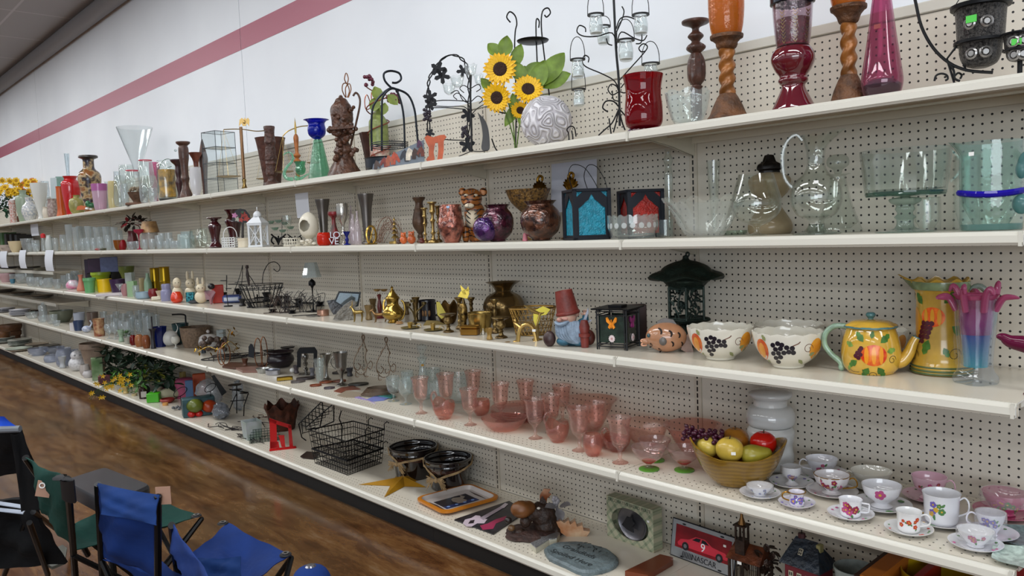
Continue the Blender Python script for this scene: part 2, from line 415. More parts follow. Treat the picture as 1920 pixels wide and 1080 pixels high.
def peg_fn(nt,b,N,L):
 tc=N.new('ShaderNodeTexCoord');s=N.new('ShaderNodeSeparateXYZ');L.new(tc.outputs['Object'],s.inputs[0])
 fx=mth(N,L,'PINGPONG',mth(N,L,'ADD',s.outputs[0],10.0),.0127);fz=mth(N,L,'PINGPONG',s.outputs[2],.0127)
 d=mth(N,L,'SQRT',mth(N,L,'ADD',mth(N,L,'MULTIPLY',fx,fx),mth(N,L,'MULTIPLY',fz,fz)))
 h=mth(N,L,'LESS_THAN',d,.0035)
 e=mth(N,L,'LESS_THAN',mth(N,L,'ABSOLUTE',s.outputs[0]),.5715);h=mth(N,L,'MULTIPLY',h,e)
 mx=N.new('ShaderNodeMix');mx.data_type='RGBA';L.new(h,mx.inputs[0]);mx.inputs[6].default_value=c4('cfc8ba');mx.inputs[7].default_value=c4('120f0d')
 L.new(mx.outputs[2],b.inputs['Base Color']);b.inputs['Roughness'].default_value=.42
PEG=nmt(peg_fn)
def slot_fn(nt,b,N,L):
 tc=N.new('ShaderNodeTexCoord');s=N.new('ShaderNodeSeparateXYZ');L.new(tc.outputs['Object'],s.inputs[0])
 fz=mth(N,L,'LESS_THAN',mth(N,L,'PINGPONG',s.outputs[2],.0127),.0089)
 fx=mth(N,L,'LESS_THAN',mth(N,L,'ABSOLUTE',mth(N,L,'ADD',s.outputs[0],.002)),.0034)
 h=mth(N,L,'MULTIPLY',fz,fx)
 mx=N.new('ShaderNodeMix');mx.data_type='RGBA';L.new(h,mx.inputs[0]);mx.inputs[6].default_value=c4('c6bdad');mx.inputs[7].default_value=c4('0e0c0b')
 L.new(mx.outputs[2],b.inputs['Base Color']);b.inputs['Roughness'].default_value=.4
SLOT=nmt(slot_fn)
def deck_fn(nt,b,N,L):
 tc=N.new('ShaderNodeTexCoord');s=N.new('ShaderNodeSeparateXYZ');L.new(tc.outputs['Object'],s.inputs[0])
 fx=mth(N,L,'PINGPONG',s.outputs[0],.0127);fy=mth(N,L,'PINGPONG',s.outputs[1],.0127)
 d=mth(N,L,'SQRT',mth(N,L,'ADD',mth(N,L,'MULTIPLY',fx,fx),mth(N,L,'MULTIPLY',fy,fy)))
 h=mth(N,L,'LESS_THAN',d,.0027)
 yy=s.outputs[1]
 band=mth(N,L,'MAXIMUM',mth(N,L,'MULTIPLY',mth(N,L,'GREATER_THAN',yy,.02),mth(N,L,'LESS_THAN',yy,.09)),mth(N,L,'GREATER_THAN',yy,.40))
 h=mth(N,L,'MULTIPLY',h,band)
 mx=N.new('ShaderNodeMix');mx.data_type='RGBA';L.new(h,mx.inputs[0]);mx.inputs[6].default_value=c4('d3ccbd');mx.inputs[7].default_value=c4('3a342c')
 L.new(mx.outputs[2],b.inputs['Base Color']);b.inputs['Roughness'].default_value=.22
DECK=nmt(deck_fn)
DECKP=G('d0c9ba',.2);LIP=G('cdcabf',.28);LIPD=G('c6c0b0',.35);KICK=G('0b0b0b',.6)
NB=17
bayw=['nearest, right of the clear trifle bowl','bay with the teapot and trifle bowl','bay with the gnome and tiger','bay with the brass coffee pot','bay with the black wire basket','bay with the cream rabbits','bay with the yellow pot']
order=['first','second','third','fourth','fifth','sixth','seventh','eighth','ninth','tenth','eleventh','twelfth','thirteenth','fourteenth','fifteenth','sixteenth','seventeenth','eighteenth','nineteenth']
lvl={1:'top',2:'second highest',3:'middle',4:'second lowest'}
ZT=2.115
def lip_prof(h):
 return[(-.0,-.002),(-.002,.0),(-.0055,-.001),(-.012,-.008),(-.0135,-.009),(-.0150,-.010),(-.0165,-h+.007),(-.0145,-h+.005),(-.012,-h),(-.006,-h),(-.006,-.01),(0,-.01)]
for n in range(-1,NB):
 xr=X0+(1-n)*BAY-BAY
 xl=xr-BAY;xc=(xl+xr)/2
 g=yc('shelving_bay','distant beige pegboard bay, %s bay leftward from the trifle bowl'%order[n]if n>5 else'beige pegboard bay with black kick plate, '+bayw[n+1],'shelving',(xc,0,0),0,'pegboard shelving bays')
 K().bo((-BAY/2+.0165,-.006,.14),(BAY/2-.0165,.004,ZT-.037)).put('back_panel',PEG,g,sm=False)
 u=K().bo((BAY/2-.016,-.011,.0),(BAY/2+.0155,.03,ZT-.037));uo=u.put('upright',SLOT,None,sm=False)
 for v in uo.data.vertices:v.co.x-=BAY/2
 uo.parent=g;uo.location=(BAY/2,0,0)
 K().bo((-BAY/2+.016,-.014,ZT-.035),(BAY/2+.0155,.03,ZT),.003).put('top_rail',LIP,g)
 K().bo((-BAY/2+.0165,-DS[5]+.045,.0),(BAY/2+.0155,-DS[5]+.06,.118)).put('kick_plate',KICK,g,sm=False)
 d=K();d.bo((-BAY/2+.0165,0,-.022),(BAY/2+.0155,DS[5]-.012,0));do=d.put('base_deck',DECK,g,sm=False);do.location=(0,-DS[5]+.002,ZS[5])
 l=K();l.prm([(y,z)for y,z in lip_prof(.036)],-BAY/2+.0165,BAY/2+.0155,'x');lo=l.put('deck_lip',LIP,g,angle=22);lo.location=(0,-DS[5]+.006,ZS[5])
 for s in(1,2,3,4):
  D=DS[s];z=ZS[s];ze='beige '+lvl[s]+' shelf, '+(bayw[n+1]if n<6 else order[n]+' bay leftward from the trifle bowl')
  sh=yc('metal_shelf',ze,'shelf',(xc,-D,z),0,'beige metal gondola shelves')
  d=K();d.bo((-BAY/2+.0015,.003,-.004),(BAY/2-.0015,D-.013,0));d.bo((-BAY/2+.0015,.01,-.034),(BAY/2-.0015,.013,-.004));d.bo((-BAY/2+.0015,D-.03,-.03),(BAY/2-.0015,D-.027,-.004));d.bo((-BAY/2+.004,D*.52,-.016),(BAY/2-.004,D*.52+.05,-.004))
  d.put('deck',DECK if s==4 else DECKP,sh,sm=False)
  l=K();l.prm(lip_prof(.034),-BAY/2+.0015,BAY/2-.0015,'x');l.at(BAY/2-.008,0,0).prm([(-.0165,-.001),(-.0165,-.036),(-.004,-.036),(-.004,-.001)],-.004,.004,'x');l.un();l.put('price_rail',LIP,sh,angle=22)
  for sx in(-1,1):
   K().prm([(.05,-.005),(.05,-.02),(D*.6,-.045),(D-.013,-.075),(D-.013,-.005)],sx*(BAY/2-.006),sx*(BAY/2-.009),'x').put('bracket',LIPD,sh,sm=False)
# ================= top shelf, right end =================
HG=G('8f8f8c',.2,1)
t=ya(1,1800,zh=.13)
g=t.th('candle_stand','tall curved black wire stand with scrolled feet at the right end of top shelf','candle stand')
E=K();E.tu(t.cv([(1702,-60),(1716,0),(1728,50),(1750,90),(1780,118),(1815,132),(1862,136)]),.0042,7)
E.tu(t.cv([(1778,118),(1788,132),(1790,147),(1800,152)]),.0035,6);E.tu(t.cv([(1812,134),(1806,118),(1800,100),(1808,98),(1813,110),(1810,120)]),.003,6)
g_w=E.put('frame',BLACKW,g)
E=K();E.tu(t.cv([(1752,152),(1755,142),(1765,138),(1775,141),(1777,148),(1772,151)],dy=-.02),.003,6);E.put('scroll_foot',BLACKW,g);E=K();E.tu(t.cv([(1787,146),(1796,137),(1803,141),(1800,148)],dy=.03),.003,6);E.put('scroll_foot',BLACKW,g)
MOS=G('121113',.15,.3,col2='55524f',scale=160,bump=.9,bscale=300)
def mosaic_cup(zf,ye,bot,w,ze,nm,zh):
 p=spot(1,zf,None,zh,w);k=sca(p)
 z0=on_y(zf,bot,p.y).z-p.z;z1=on_y(zf,ye,p.y).z-p.z;H=z1-z0;r=w/2/k
 p=J((p.x,p.y,p.z));g2=yc(nm,ze,'candle holder',(p.x,p.y,p.z),0)
 pr=[(r*a,z0+H*b)for a,b in rs([(.3,0),(.62,.06),(.78,.2),(.82,.36),(.88,.4),(.93,.7),(.97,.93),(1,.95),(1,1)],3)]
 E=K();E.lat(shell(pr,.003,z0+.06*H),28);b=E.put('cup',MOS,g2)
 E=K();E.lat([(r*.90,z0+.38*H),(r*1.02,z0+.385*H),(r*1.02,z0+.43*H),(r*.9,z0+.44*H)],28);E.lat([(r*.98,z0+.93*H),(r*1.14,z0+.94*H),(r*1.16,z0+H),(r*1.0,z0+H)],28)
 E.put('metal_band',BLACKM,g2)
 fa=yh(p);E=K()
 for u in(-.45,.25):
  for zz in(.66,.2):
   q=fa+u;rr=rat(pr,z0+H*zz);E.at(rr*T(q),rr*V(q),z0+H*zz,rz=q,ry=yb/2);E.lat([(.010,0),(.012,.003),(.0145,.0015),(.016,0)],14);E.lat([(0,.002),(.007,.002),(.008,0)],12);E.un();E.put('rosette',G('9a9896',.2,.7),g2);E=K()
 return g2,p,z0,z1,r,fa,pr
c1,p1,z0,z1,r1,fa,pr=mosaic_cup(1838,8,127,88,'large black mosaic glass cup with rosettes hanging on the curved wire stand','hanging_candle_cup',.15)
atg(c1,((r1*.95+.002)*T(fa-.35),(r1*.95+.002)*V(fa-.35),z0+.72*(z1-z0)),.026,'4fc24a',fa-.35)
E=K();L1=z1;E.tu([(r1*T(fa+a)*1.05,r1*V(fa+a)*1.05,z1-.004)if k==0 else(0,0,z1+.10)for k,a in((0,yb/2),(1,0))],.0015,4)
E.put('chain',BLACKW,c1);E=K();E.tu([(r1*T(fa-yb/2)*1.05,r1*V(fa-yb/2)*1.05,z1-.004),(0,0,z1+.10)],.0015,4);E.put('chain',BLACKW,c1);E=K();E.tu([(r1*.9*T(fa-1.4),r1*.9*V(fa-1.4),z0+.38*(z1-z0)),(r1*1.25*T(fa-1.5),r1*1.25*V(fa-1.5),z0+.2*(z1-z0)),(r1*.9*T(fa-1.5),r1*.9*V(fa-1.5),.002)],.003,5);E.put('support_arm',BLACKW,c1)
c2,p2,z0,z1,r2,fa,pr=mosaic_cup(1912,62,115,56,'small black mosaic cup with green sticker at the frame edge of the top shelf','hanging_candle_cup',.12)
atg(c2,((r2*.93+.002)*T(fa-.2),(r2*.93+.002)*V(fa-.2),z0+.62*(z1-z0)),.022,'4fc24a',fa-.2)
K().lat([(0,.0),(.022,0),(.02,.006),(.006,.012),(.006,z0+.01),(0,z0+.01)],16).put('stem',BLACKM,c2)
U('bottle_vase','tall translucent plum glass bottle vase with dark base','vase',1,1654,-70,72,[(.62,0),(.82,.03),(1,.12),(.97,.22),(.72,.48),(.52,.72),(.36,.92),(.33,1)],zd('e6b9ce',.02,edge='6a2a4c',milk=.03),zh=.14,t=.004,fl=.05,foot=166,extra=lambda o,P,fa,r,h:(K().lat([(0,.004),(r*.6,.005),(r*.9,h*.08),(r*.93,h*.12),(r*.6,h*.16),(0,h*.18)],24).put('thick_base',G('1d0714',.08),o),atg(o,((rat(P,h*.5)+.001)*T(fa-.3),(rat(P,h*.5)+.001)*V(fa-.3),h*.56),.018,'8a3a3a',fa-.3)),parts=1)
TW=G('8a5522',.35,.15,.4,14,.2);ROCK=G('59371c',.6,0,.45,28,.9,60)
AMB=zd('e39a3c',.03,edge='a4500c',milk=.25,bump=.5,bscale=70)
def hurricane(zf,foot,ztw0,ztw1,zg,w,gw,ze,zh):
 p=spot(1,zf,None,zh,w);k=sca(p);Z=lambda y:on_y(zf,y,p.y).z-p.z
 g=yc('hurricane_candle_holder',ze,'candle holder',p,0,None);r=w/2/k
 zb,z1,z2=Z(ztw0),Z(ztw1),Z(zg)
 E=K();E.lat(rs([(0,0),(r,0),(r,0),(r,.007),(r*.94,.012),(r*.86,.02),(r*.72,zb*.55),(r*.5,zb*.9),(r*.42,zb),(r*.36,zb+.004),(0,zb+.004)],2),26);E.put('foot',ROCK,g)
 H=z1-zb
 def mod(a,t_,r_,z_):return r_*(1+.17*T(a*2-t_*7.0*yb)),z_
 E=K();n=46;E.lat([(r*.36*(1-.10*abs(i/n-.5)),zb+.002+H*i/n)for i in range(n+1)],24,mod=mod);E.put('twisted_column',TW,g)
 E=K();rc=gw/2/k;E.lat(rs([(r*.34,z1-.004),(r*.45,z1),(r*.52,z1+.01),(rc*.62,z1+(z2-z1)*.45),(rc*.86,z2-.01),(rc*.9,z2-.01),(rc*.92,z2),(rc*.8,z2),(rc*.5,z2-.012),(0,z2-.012)],2),26);E.put('cup',ROCK,g)
 pr=rs([(rc*.35,z2-.014),(rc*.7,z2-.008),(rc*.88,z2+.02),(rc*.98,z2+.07),(rc,z2+.14),(rc*1.0,z2+.2),(rc*.97,z2+.26)],3)
 E=K();E.lat(shell(pr,.003,z2-.008),28);E.put('glass_chimney',AMB,g)
 E=K();E.lat(rs([(0,z2+.0),(rc*.62,z2+.002),(rc*.62,z2+.004),(rc*.62,z2+.11),(rc*.6,z2+.11),(0,z2+.11)],1),20);E.put('candle',G('d9821f',.5),g)
hurricane(1365,214,178,90,66,76,66,'amber glass hurricane on twisted wooden column beside the heart-rimmed bowl',.06)
hurricane(1592,180,143,42,12,74,70,'amber glass hurricane on twisted wooden column beside the plum bottle vase',.10)
BUR=G('5a0f1e',.08,coat=1)
p=spot(1,1488,None,.09,80);k=sca(p);g=yc('ceramic_hurricane','glossy burgundy ceramic pedestal hurricane with gold-flecked glass','candle holder',p);Z=lambda y:on_y(1488,y,p.y).z-p.z
r=40/k;zc=Z(92)
def lob(a,t_,r_,z_):return r_*(1+.045*abs(T(a*4))*(.35<t_<.97)),z_
E=K();E.lat(rs([(0,0),(r,0),(r,0),(r*.98,.008),(r*.7,Z(180)),(r*.52,Z(162)),(r*.62,Z(156)),(r*.66,Z(150)),(r*.6,Z(143)),(r*.78,Z(132)),(r*.95,Z(116)),(r*.94,Z(103)),(r*.8,zc),(r*.72,Z(90)),(r*.7,Z(89)),(0,Z(91))],4),40,mod=lob);E.put('pedestal',BUR,g)
pr=rs([(r*.6,Z(92)),(r*.74,Z(84)),(r*.84,Z(50)),(r*.9,Z(10)),(r*.94,Z(-30))],3);E=K();E.lat(shell(pr,.003,Z(88)),28);E.put('glass_chimney',zd('e6dce0',.03,milk=.02,bump=.3),g)
E=K();E.lat([(0,Z(88)),(r*.7,Z(86)),(r*.74,Z(36)),(0,Z(34))],24);E.put('candle',G('5a0c1c',.35,0,col2='8a2236',scale=60,bump=.8,bscale=120),g)
E=K();fa=yh(p)
for u in(-.55,.15,.9):
 for i in range(9):
  zz=Z(84)+(Z(30)-Z(84))*i/8;rr=rat(pr,zz)-.001
  for s_ in(-1,1):a=fa+u;E.tu([(rr*T(a),rr*V(a),zz),((rr)*T(a+s_*.13),rr*V(a+s_*.13),zz+.009)],.0012,4)
E.put('gold_beading',BRASS,g)
E=K();E.lat([(r*.9,Z(8)),(r*1.0,Z(6)),(r*1.0,Z(-8)),(r*.9,Z(-10))],28);E.at(r*1.0*T(fa+.9),r*1.0*V(fa+.9),Z(4)).el((0,0,0),.016);E.put('metal_collar',G('2b2f38',.25,.8),g)
U('candlestick','dark carved wooden candlestick with acanthus bulb behind the amber hurricane','candlestick',1,1308,27,50,[(.62,0),(.62,0),(.6,.03),(.42,.05),(.36,.1),(.36,.36),(.42,.4),(.42,.41),(.32,.42),(.6,.47),(.66,.56),(.6,.64),(.4,.70),(.36,.71),(.66,.74),(.66,.77),(.3,.81),(.58,.85),(.5,.875),(.28,.9),(.32,.935),(.9,.965),(1,.975),(1,.995),(.8,1)],WOODB,zh=.27,sld=True,foot=232,mod=lambda a,t_,r_,z_:(r_*(1+(.07*T(a*12)if .1<t_<.62 else 0)),z_))
U('crystal_bowl','small clear pressed glass bowl with frosted heart rim','bowl',1,1290,178,82,[(.4,0),(.55,.02),(.62,.1),(.8,.35),(.94,.7),(1,1)],CRYST,zh=.055,t=.004,fl=.12,yf=48,mod=lambda a,t_,r_,z_:(r_*(1+.015*T(a*12)),z_*(1+(.13*abs(T(a*3.5))if z_>.03 else 0))))
U('flared_vase','bright ruby red glass vase with flared rim','vase',1,1208,138,75,[(.72,0),(.80,.015),(.66,.06),(.82,.1),(.93,.2),(.93,.45),(.88,.62),(.88,.75),(.93,.88),(1,.99),(1,1)],zd('b0101f',.02,edge='3a0006',milk=.22),zh=.075,t=.005,fl=.09,foot=243,extra=lambda o,P,fa,r,h:K().lat(rs([(0,.0005),(r*.74,.0005),(r*.84,.004),(r*.76,.012),(r*.6,.016)],2),28).put('glass_foot',zd('b9a8d8',.02),o),parts=1)
t=ya(1,1162,zh=.20)
g=t.th('votive_tree','tall black wire tree hung with small clear votive jars','candelabra')
E=K();E.tu(t.cv([(1162,236),(1160,150),(1155,90),(1150,-20)]),.005,8);E.put('pole',BLACKW,g)
arms=[[(1157,90),(1148,62),(1120,68),(1095,68),(1082,60),(1086,48),(1097,52),(1098,60)],[(1156,84),(1165,60),(1190,72),(1206,76),(1213,66)],[(1160,165),(1150,150),(1128,138),(1100,126),(1092,116),(1096,104),(1104,108),(1103,117)],[(1162,150),(1178,132),(1205,102),(1214,88),(1206,82),(1198,90),(1202,97),(1210,96)],[(1160,172),(1148,178),(1140,168),(1146,158),(1156,162),(1160,172)],[(1163,172),(1172,174),(1180,165),(1173,155),(1164,165)],[(1156,60),(1165,40),(1170,22),(1166,12)],[(1155,55),(1163,35),(1180,32),(1200,45),(1203,78),(1192,82)],[(1148,85),(1140,82),(1137,72)],[(1160,190),(1150,186),(1148,170)]]
for k_,a in enumerate(arms):za=K();za.tu(t.cv(a,dy=(-.02,.02)[k_%2]),.0026,6);za.put('scroll_arm',BLACKW,g)
E=K()
for a in([(1160,205),(1148,230),(1134,243),(1122,254)],[(1160,205),(1155,230),(1150,248)],[(1161,205),(1166,228),(1172,244)],[(1162,205),(1180,226),(1192,240)],[(1160,200),(1150,190),(1136,190),(1130,202),(1140,210)],[(1142,222),(1144,238),(1146,252)]):E.tu(t.cv(a,dy=0),.0032,6)
E.put('foot_scrolls',BLACKW,g)
JG=zd('f8fbfb',.03,milk=.10);WAX=G('e4e6e6',.35)
def jar_on(zf,ry,w,h,loop,dyy,hookx=None):
 k=t.k;r=w/2/k;c=t(zf,ry,dyy);H=h/k
 za=K();za.at(c[0],dyy,c[2]-H);pr=rs([(r*.55,0),(r*.8,H*.06),(r*.92,H*.3),(r*.9,H*.6),(r*.78,H*.84),(r*.86,H)],3);za.lat(shell(pr,.002,H*.08),18);j=za.put('votive_jar',JG,g)
 za=K();za.at(c[0],dyy,c[2]-H).lat([(0,H*.1),(r*.8,H*.1),(r*.82,H*.42),(0,H*.42)],14);za.put('wax',WAX,j)
 za=K();za.at(c[0],dyy,c[2]-H).lat([(r*.86,H*.97),(r*1.15,H*.97),(r*1.15,H*1.04),(r*.86,H*1.04)],18);L_=loop/k
 za.tu([(r*1.1*T(yb*i/12),0,H+L_*V(yb*i/12)**.7)for i in range(13)],.0016,5);za.put('hanging_wire',BLACKW,j)
for a in((1117,28,27,36,42,-.05),(1201,28,28,36,44,-.05),(1131,50,25,34,20,.06),(1173,76,29,37,38,-.07),(1083,112,25,34,42,-.02),(1085,168,24,32,46,.03),(1220,120,30,32,42,.04)):jar_on(*a)
t=ya(1,1026,zh=.12,w=98);r=48/t.k
def ballfn(nt,b,N,L):
 tc=N.new('ShaderNodeTexCoord');v=N.new('ShaderNodeTexVoronoi');v.feature='DISTANCE_TO_EDGE';v.inputs['Scale'].default_value=46
 nz=N.new('ShaderNodeTexNoise');nz.inputs['Scale'].default_value=22;mp=N.new('ShaderNodeMix');mp.data_type='RGBA';mp.inputs[0].default_value=.12
 L.new(tc.outputs['Object'],nz.inputs['Vector']);L.new(tc.outputs['Object'],mp.inputs[6]);L.new(nz.outputs['Color'],mp.inputs[7]);L.new(mp.outputs[2],v.inputs['Vector'])
 w=N.new('ShaderNodeTexWave');w.wave_type='RINGS';w.inputs['Scale'].default_value=5.5;w.inputs['Distortion'].default_value=26;w.inputs['Detail'].default_value=0;w.inputs['Detail Scale'].default_value=3.2;L.new(tc.outputs['Object'],w.inputs['Vector'])
 bp=N.new('ShaderNodeBump');bp.inputs['Strength'].default_value=1;bp.inputs['Distance'].default_value=.006;L.new(w.outputs['Fac'],bp.inputs['Height']);L.new(bp.outputs['Normal'],b.inputs['Normal'])
 L.new(ramp(N,L,w.outputs['Fac'],[(.3,'bdbac0'),(.6,'dcdade')]),b.inputs['Base Color']);b.inputs['Roughness'].default_value=.5
E=K();E.el((0,0,r),r,36,22);t.one('decor_ball','silvery white ball with raised scrollwork pattern','ornament',E,nmt(ballfn))
t=ya(1,1071,zh=.05);E=K();E.tu(t.cv([(1067,263),(1066,250),(1063,243),(1069,237),(1077,240),(1080,256)]),.0028,6);E.tu(t.cv([(1066,262,.0),(1074,262,.03),(1072,245,.05)]),.0028,6)
t.one('wire_easel','small black wire curl easel right of the patterned ball','easel',E,BLACKW)
t=ya(1,992,zh=.21)
g=t.th('pillar_candle_stand','black iron scroll candle stand with dish among the sunflowers','candle stand')
E=K()
for a in([(966,20+265,0),(968,200,0),(965,100,0),(966,60,0),(969,45,0),(966,30,0),(956,22,0),(950,32,0),(957,42,0)],[(1040,268),(1030,180),(1020,100),(1015,50),(1017,22),(1027,15),(1032,24),(1025,32),(1021,28)],[(1011,250),(1008,140),(1005,60),(1006,36),(1011,40),(1010,52)],[(925,207),(945,212),(966,214),(1000,216),(1036,214)]):E.tu(t.cv(a),.0034,6)
E.tu(t.cv([(966,282),(955,290),(940,288),(930,280),(924,266),(922,260)]),.0034,6);E.tu(t.cv([(1040,262),(1052,256),(1056,246)],dy=.02),.0034,6)
E.put('iron_frame',BLACKW,g)
c=t(999,78);rr=30/t.k;E=K();E.at(c[0],0,c[2]).lat([(0,-.006),(rr*.7,-.006),(rr*.95,0),(rr,.005),(rr*.96,.006),(rr*.7,0),(0,0)],24);E.put('candle_dish',BLACKM,g)
t=ya(1,968,zh=.14)
g=t.th('sunflower_stem','bunch of yellow silk sunflowers with broad green leaves','artificial flowers')
LG=G('6f8a2f',.5,0,.25,25);E=K()
for a in([(966,284),(962,230),(950,180),(938,140)],[(968,284),(975,230),(985,195),(990,170)],[(966,270),(950,215),(932,190)]):E.tu(t.cv(a),.003,5)
E.put('stem',G('4f6a25',.6),g)
leaves=[((945,110),(950,72),34),((940,108),(918,84),30),((962,130),(975,88),30),((1000,175),(1018,120),40),((1010,165),(1052,105),46),((1012,165),(1062,140),40),((985,160),(965,120),34),((1005,190),(1040,190),30),((925,175),(905,150),24),((968,215),(962,180),22),((982,150),(1010,120),34),((975,190),(950,230),26),((985,200),(975,228),22),((1000,170),(985,128),30)]
for k_,(a,b,w)in enumerate(leaves):
 A=J(t(*a,dy=.01*(k_%3)));B=J(t(*b,dy=.02*((k_*2)%3)-.02));E=K();xa(E,A,B-A,(B-A).length*1.15,w/t.k,up=(0,-1,.3),bend=.12);E.put('leaf',LG,g,sub=1)
for(x,y,r,d)in((938,130,30,(-.15,-1,.05)),(932,183,27,(-.3,-1,-.2)),(990,168,28,(.1,-1,.35)),(976,206,18,(-.2,-.9,-.6))):
 sunflower(g,t(x,y,-.03),d,r/t.k*1.05,int(x))
# ================= top shelf, middle =================
DARKV=G('3a2216',.45,.1,.3,25,.4,60,.1)
t=ya(1,907,zh=.16);E=K()
E.prm([(a,c)for a,_,c in t.cv([(896,212),(908,224),(915,240),(918,262),(917,281),(903,280),(905,255),(902,232),(896,212)])],-.012,.012)
g=t.th('curved_figurine','black curved blade-like figurine on a white block beside the sunflowers','figurine');E.put('body',G('221d1a',.35),g)
c=t(893,280);E=K();E.bo((c[0]-.04,-.02,0),(c[0]+.035,.02,.022),.004);E.put('base',G('d8d2c4',.5),g)
t=ya(1,884,zh=.11)
g=t.th('flower_candelabra','black wire candelabra holding clear glass tulip cups','candelabra')
E=K();E.tu(t.cv([(884,283),(884,240),(882,180),(883,140)]),.005,7)
for a in([(884,215),(870,200),(840,200),(804,198)],[(884,215),(893,205),(905,197),(919,192)],[(884,222),(878,195),(860,175),(850,180),(857,187)],[(884,190),(896,180),(905,187),(898,194)],[(884,170),(870,160),(862,166),(870,174)],[(884,165),(897,158),(901,166),(893,172)],[(884,195),(868,188),(858,170),(845,175)],[(884,283),(868,290),(860,293)],[(884,283),(900,284),(915,282)]):E.tu(t.cv(a),.0022,5)
E.put('wire_frame',BLACKW,g)
TG=zd('fafcfc',.02,milk=.06)
for(x,y,w,h,d)in((883,143,24,19,0),(858,164,26,18,-.03),(843,178,24,18,.02),(898,160,18,18,.05),(908,177,16,18,.0)):
 c=t(x,y,d);r=w/2/t.k;H=h/t.k;za=K();za.at(c[0],d,c[2]-0)
 za.lat(shell(rs([(r*.25,0),(r*.7,H*.25),(r*.85,H*.6),(r,H)],3),.002,H*.1),30,mod=lambda a,t_,r_,z_:(r_*(1+.05*T(a*6)),z_*(1+.14*abs(T(a*3)))if z_>.02 else z_));za.put('glass_tulip',TG,g)
t=ya(1,838,zh=.20);g=t.th('vine_arch_rack','dark wire arch twined with metal grape leaves','wine rack')
import itertools
def twist(path,r,am,f,ph):
 P=[J(q)for q in path];out=[]
 for i,q in enumerate(P):a=f*i+ph;out.append(q+J((T(a),V(a),T(a)*.3))*am)
 return out
arch=t.cv([(805,262),(803,215),(803,165),(808,140),(828,112),(850,103),(870,115),(878,140),(880,185),(878,250),(877,278)],6)
for nm,ph in(('vine_wire',0),('vine_wire',yb)):K().tu(twist(arch,.003,.007,.9,ph),.0032,5).put(nm,IRON,g)
E=K()
for a in([(803,193),(830,188),(880,190)],[(803,258),(840,262),(878,263)],[(803,202),(840,202),(872,205)],[(800,262),(806,270),(812,262)]):E.tu(t.cv(a),.0025,5)
E.put('cross_wire',IRON,g)
for(x,y,s_,rr)in((822,130,1,0),(829,142,1,1),(868,133,.8,2),(807,182,.9,.5),(807,195,.8,2.5),(877,215,.9,1),(876,272,1,.3),(806,250,.6,1)):
 c=t(x,y,-.01);o=[(c[0]+q[0],c[2]+q[1])for q in[(.042*s_*(.35+.65*abs(T(2.5*v)))*T(v+rr),.042*s_*(.35+.65*abs(T(2.5*v)))*V(v+rr))for v in[i*yb/10 for i in range(20)]]];K().prm(o,-.012,-.008).put('metal_leaf',IRON,g,sm=False)
for(x,y)in((801,214),(874,246)):
 E=K();yd=random.Random(x)
 for i in range(16):c=t(x+yd.uniform(-7,7),y-8+i*1.3,-.01);E.el(c,.0085,8,6)
 E.put('grape_cluster',G('2a2430',.3),g)
t=ya(1,813,zh=.07);E=K()
E.prm(t.xz([(796,258),(801,254),(812,258),(824,254),(833,253),(837,257),(832,264),(832,282),(829,301),(820,300),(822,280),(821,268),(816,268),(813,285),(815,298),(812,302),(801,303),(799,299),(804,293),(804,276),(799,267)]),-.012,.012)
t.one('wooden_letter','orange-brown cut-out letter with two legs at the shelf front','letter',E,G('b5532c',.5,0,.2))
t=ya(1,745,zh=.06);P=t.xz([(698,318),(794,305),(794,260),(786,268)]);E=K()
E.prm(t.xz([(698,318),(700,308),(745,285),(786,266),(795,262),(796,303)]),-.004,.004)
def horse_fn(nt,b,N,L):
 tc=N.new('ShaderNodeTexCoord');v=N.new('ShaderNodeTexVoronoi');v.inputs['Scale'].default_value=26;L.new(tc.outputs['Object'],v.inputs['Vector'])
 s=N.new('ShaderNodeSeparateColor');L.new(v.outputs['Color'],s.inputs[0]);L.new(ramp(N,L,s.outputs[0],[(0,'3a2a22'),(.25,'8a3d28'),(.5,'c9b7a0'),(.75,'49505c'),(1,'a35a3a')]),b.inputs['Base Color']);b.inputs['Roughness'].default_value=.5
HORSEM=nmt(horse_fn)
g=t.th('horse_painting','slim leaning painted panel of brown and white horse heads','picture');E.put('panel',G('6f7a86',.5),g)
HH=[(-.9,-.9),(-.8,.2),(-.5,.8),(-.25,1.15),(-.1,.95),(.25,.75),(.7,-.1),(.75,-.45),(.5,-.6),(.25,-.35),(.0,-.1),(-.1,-.9)]
for i,(x,y,w,c_)in enumerate(((708,310,11,'4a3a34'),(719,305,12,'7a2f25'),(742,298,15,'a8452c'),(731,302,13,'9c5238'),(757,293,14,'2c2f3a'),(770,290,15,'d8cfc0'),(780,289,13,'3a2822'),(788,285,12,'6a3022'),(787,270,9,'4d2a4a'))):
 za=K();c=t(x,y);q=w/t.k*.72;za.prm([(c[0]+a*q*(-1 if i%3==1 else 1),c[2]+b_*q*1.1)for a,b_ in HH],-.0065-.0004*i,-.0042);za.put('painted_horse',G(c_,.5,0,.25,60),g,sm=False)
t=ya(1,740,zh=.12,w=80);g=t.th('arched_wire_carrier','dark grey arched wire carrier with loop top and round tray','candle holder');GM=G('2c3138',.4,.7)
E=K()
for a in([(716,283),(716,200),(719,180),(730,168),(742,167),(765,178),(777,205),(781,240),(784,272)],[(697,283),(697,215),(705,190),(724,170),(740,166),(750,185),(757,220),(759,280)]):E.tu(t.cv(a),.006,6)
E.put('arch',GM,g)
E=K();E.tu(t.cv([(735,166),(722,152),(720,138),(732,133),(748,137),(752,148),(744,155),(735,155)],5),.006,6);E.put('top_loop',GM,g)
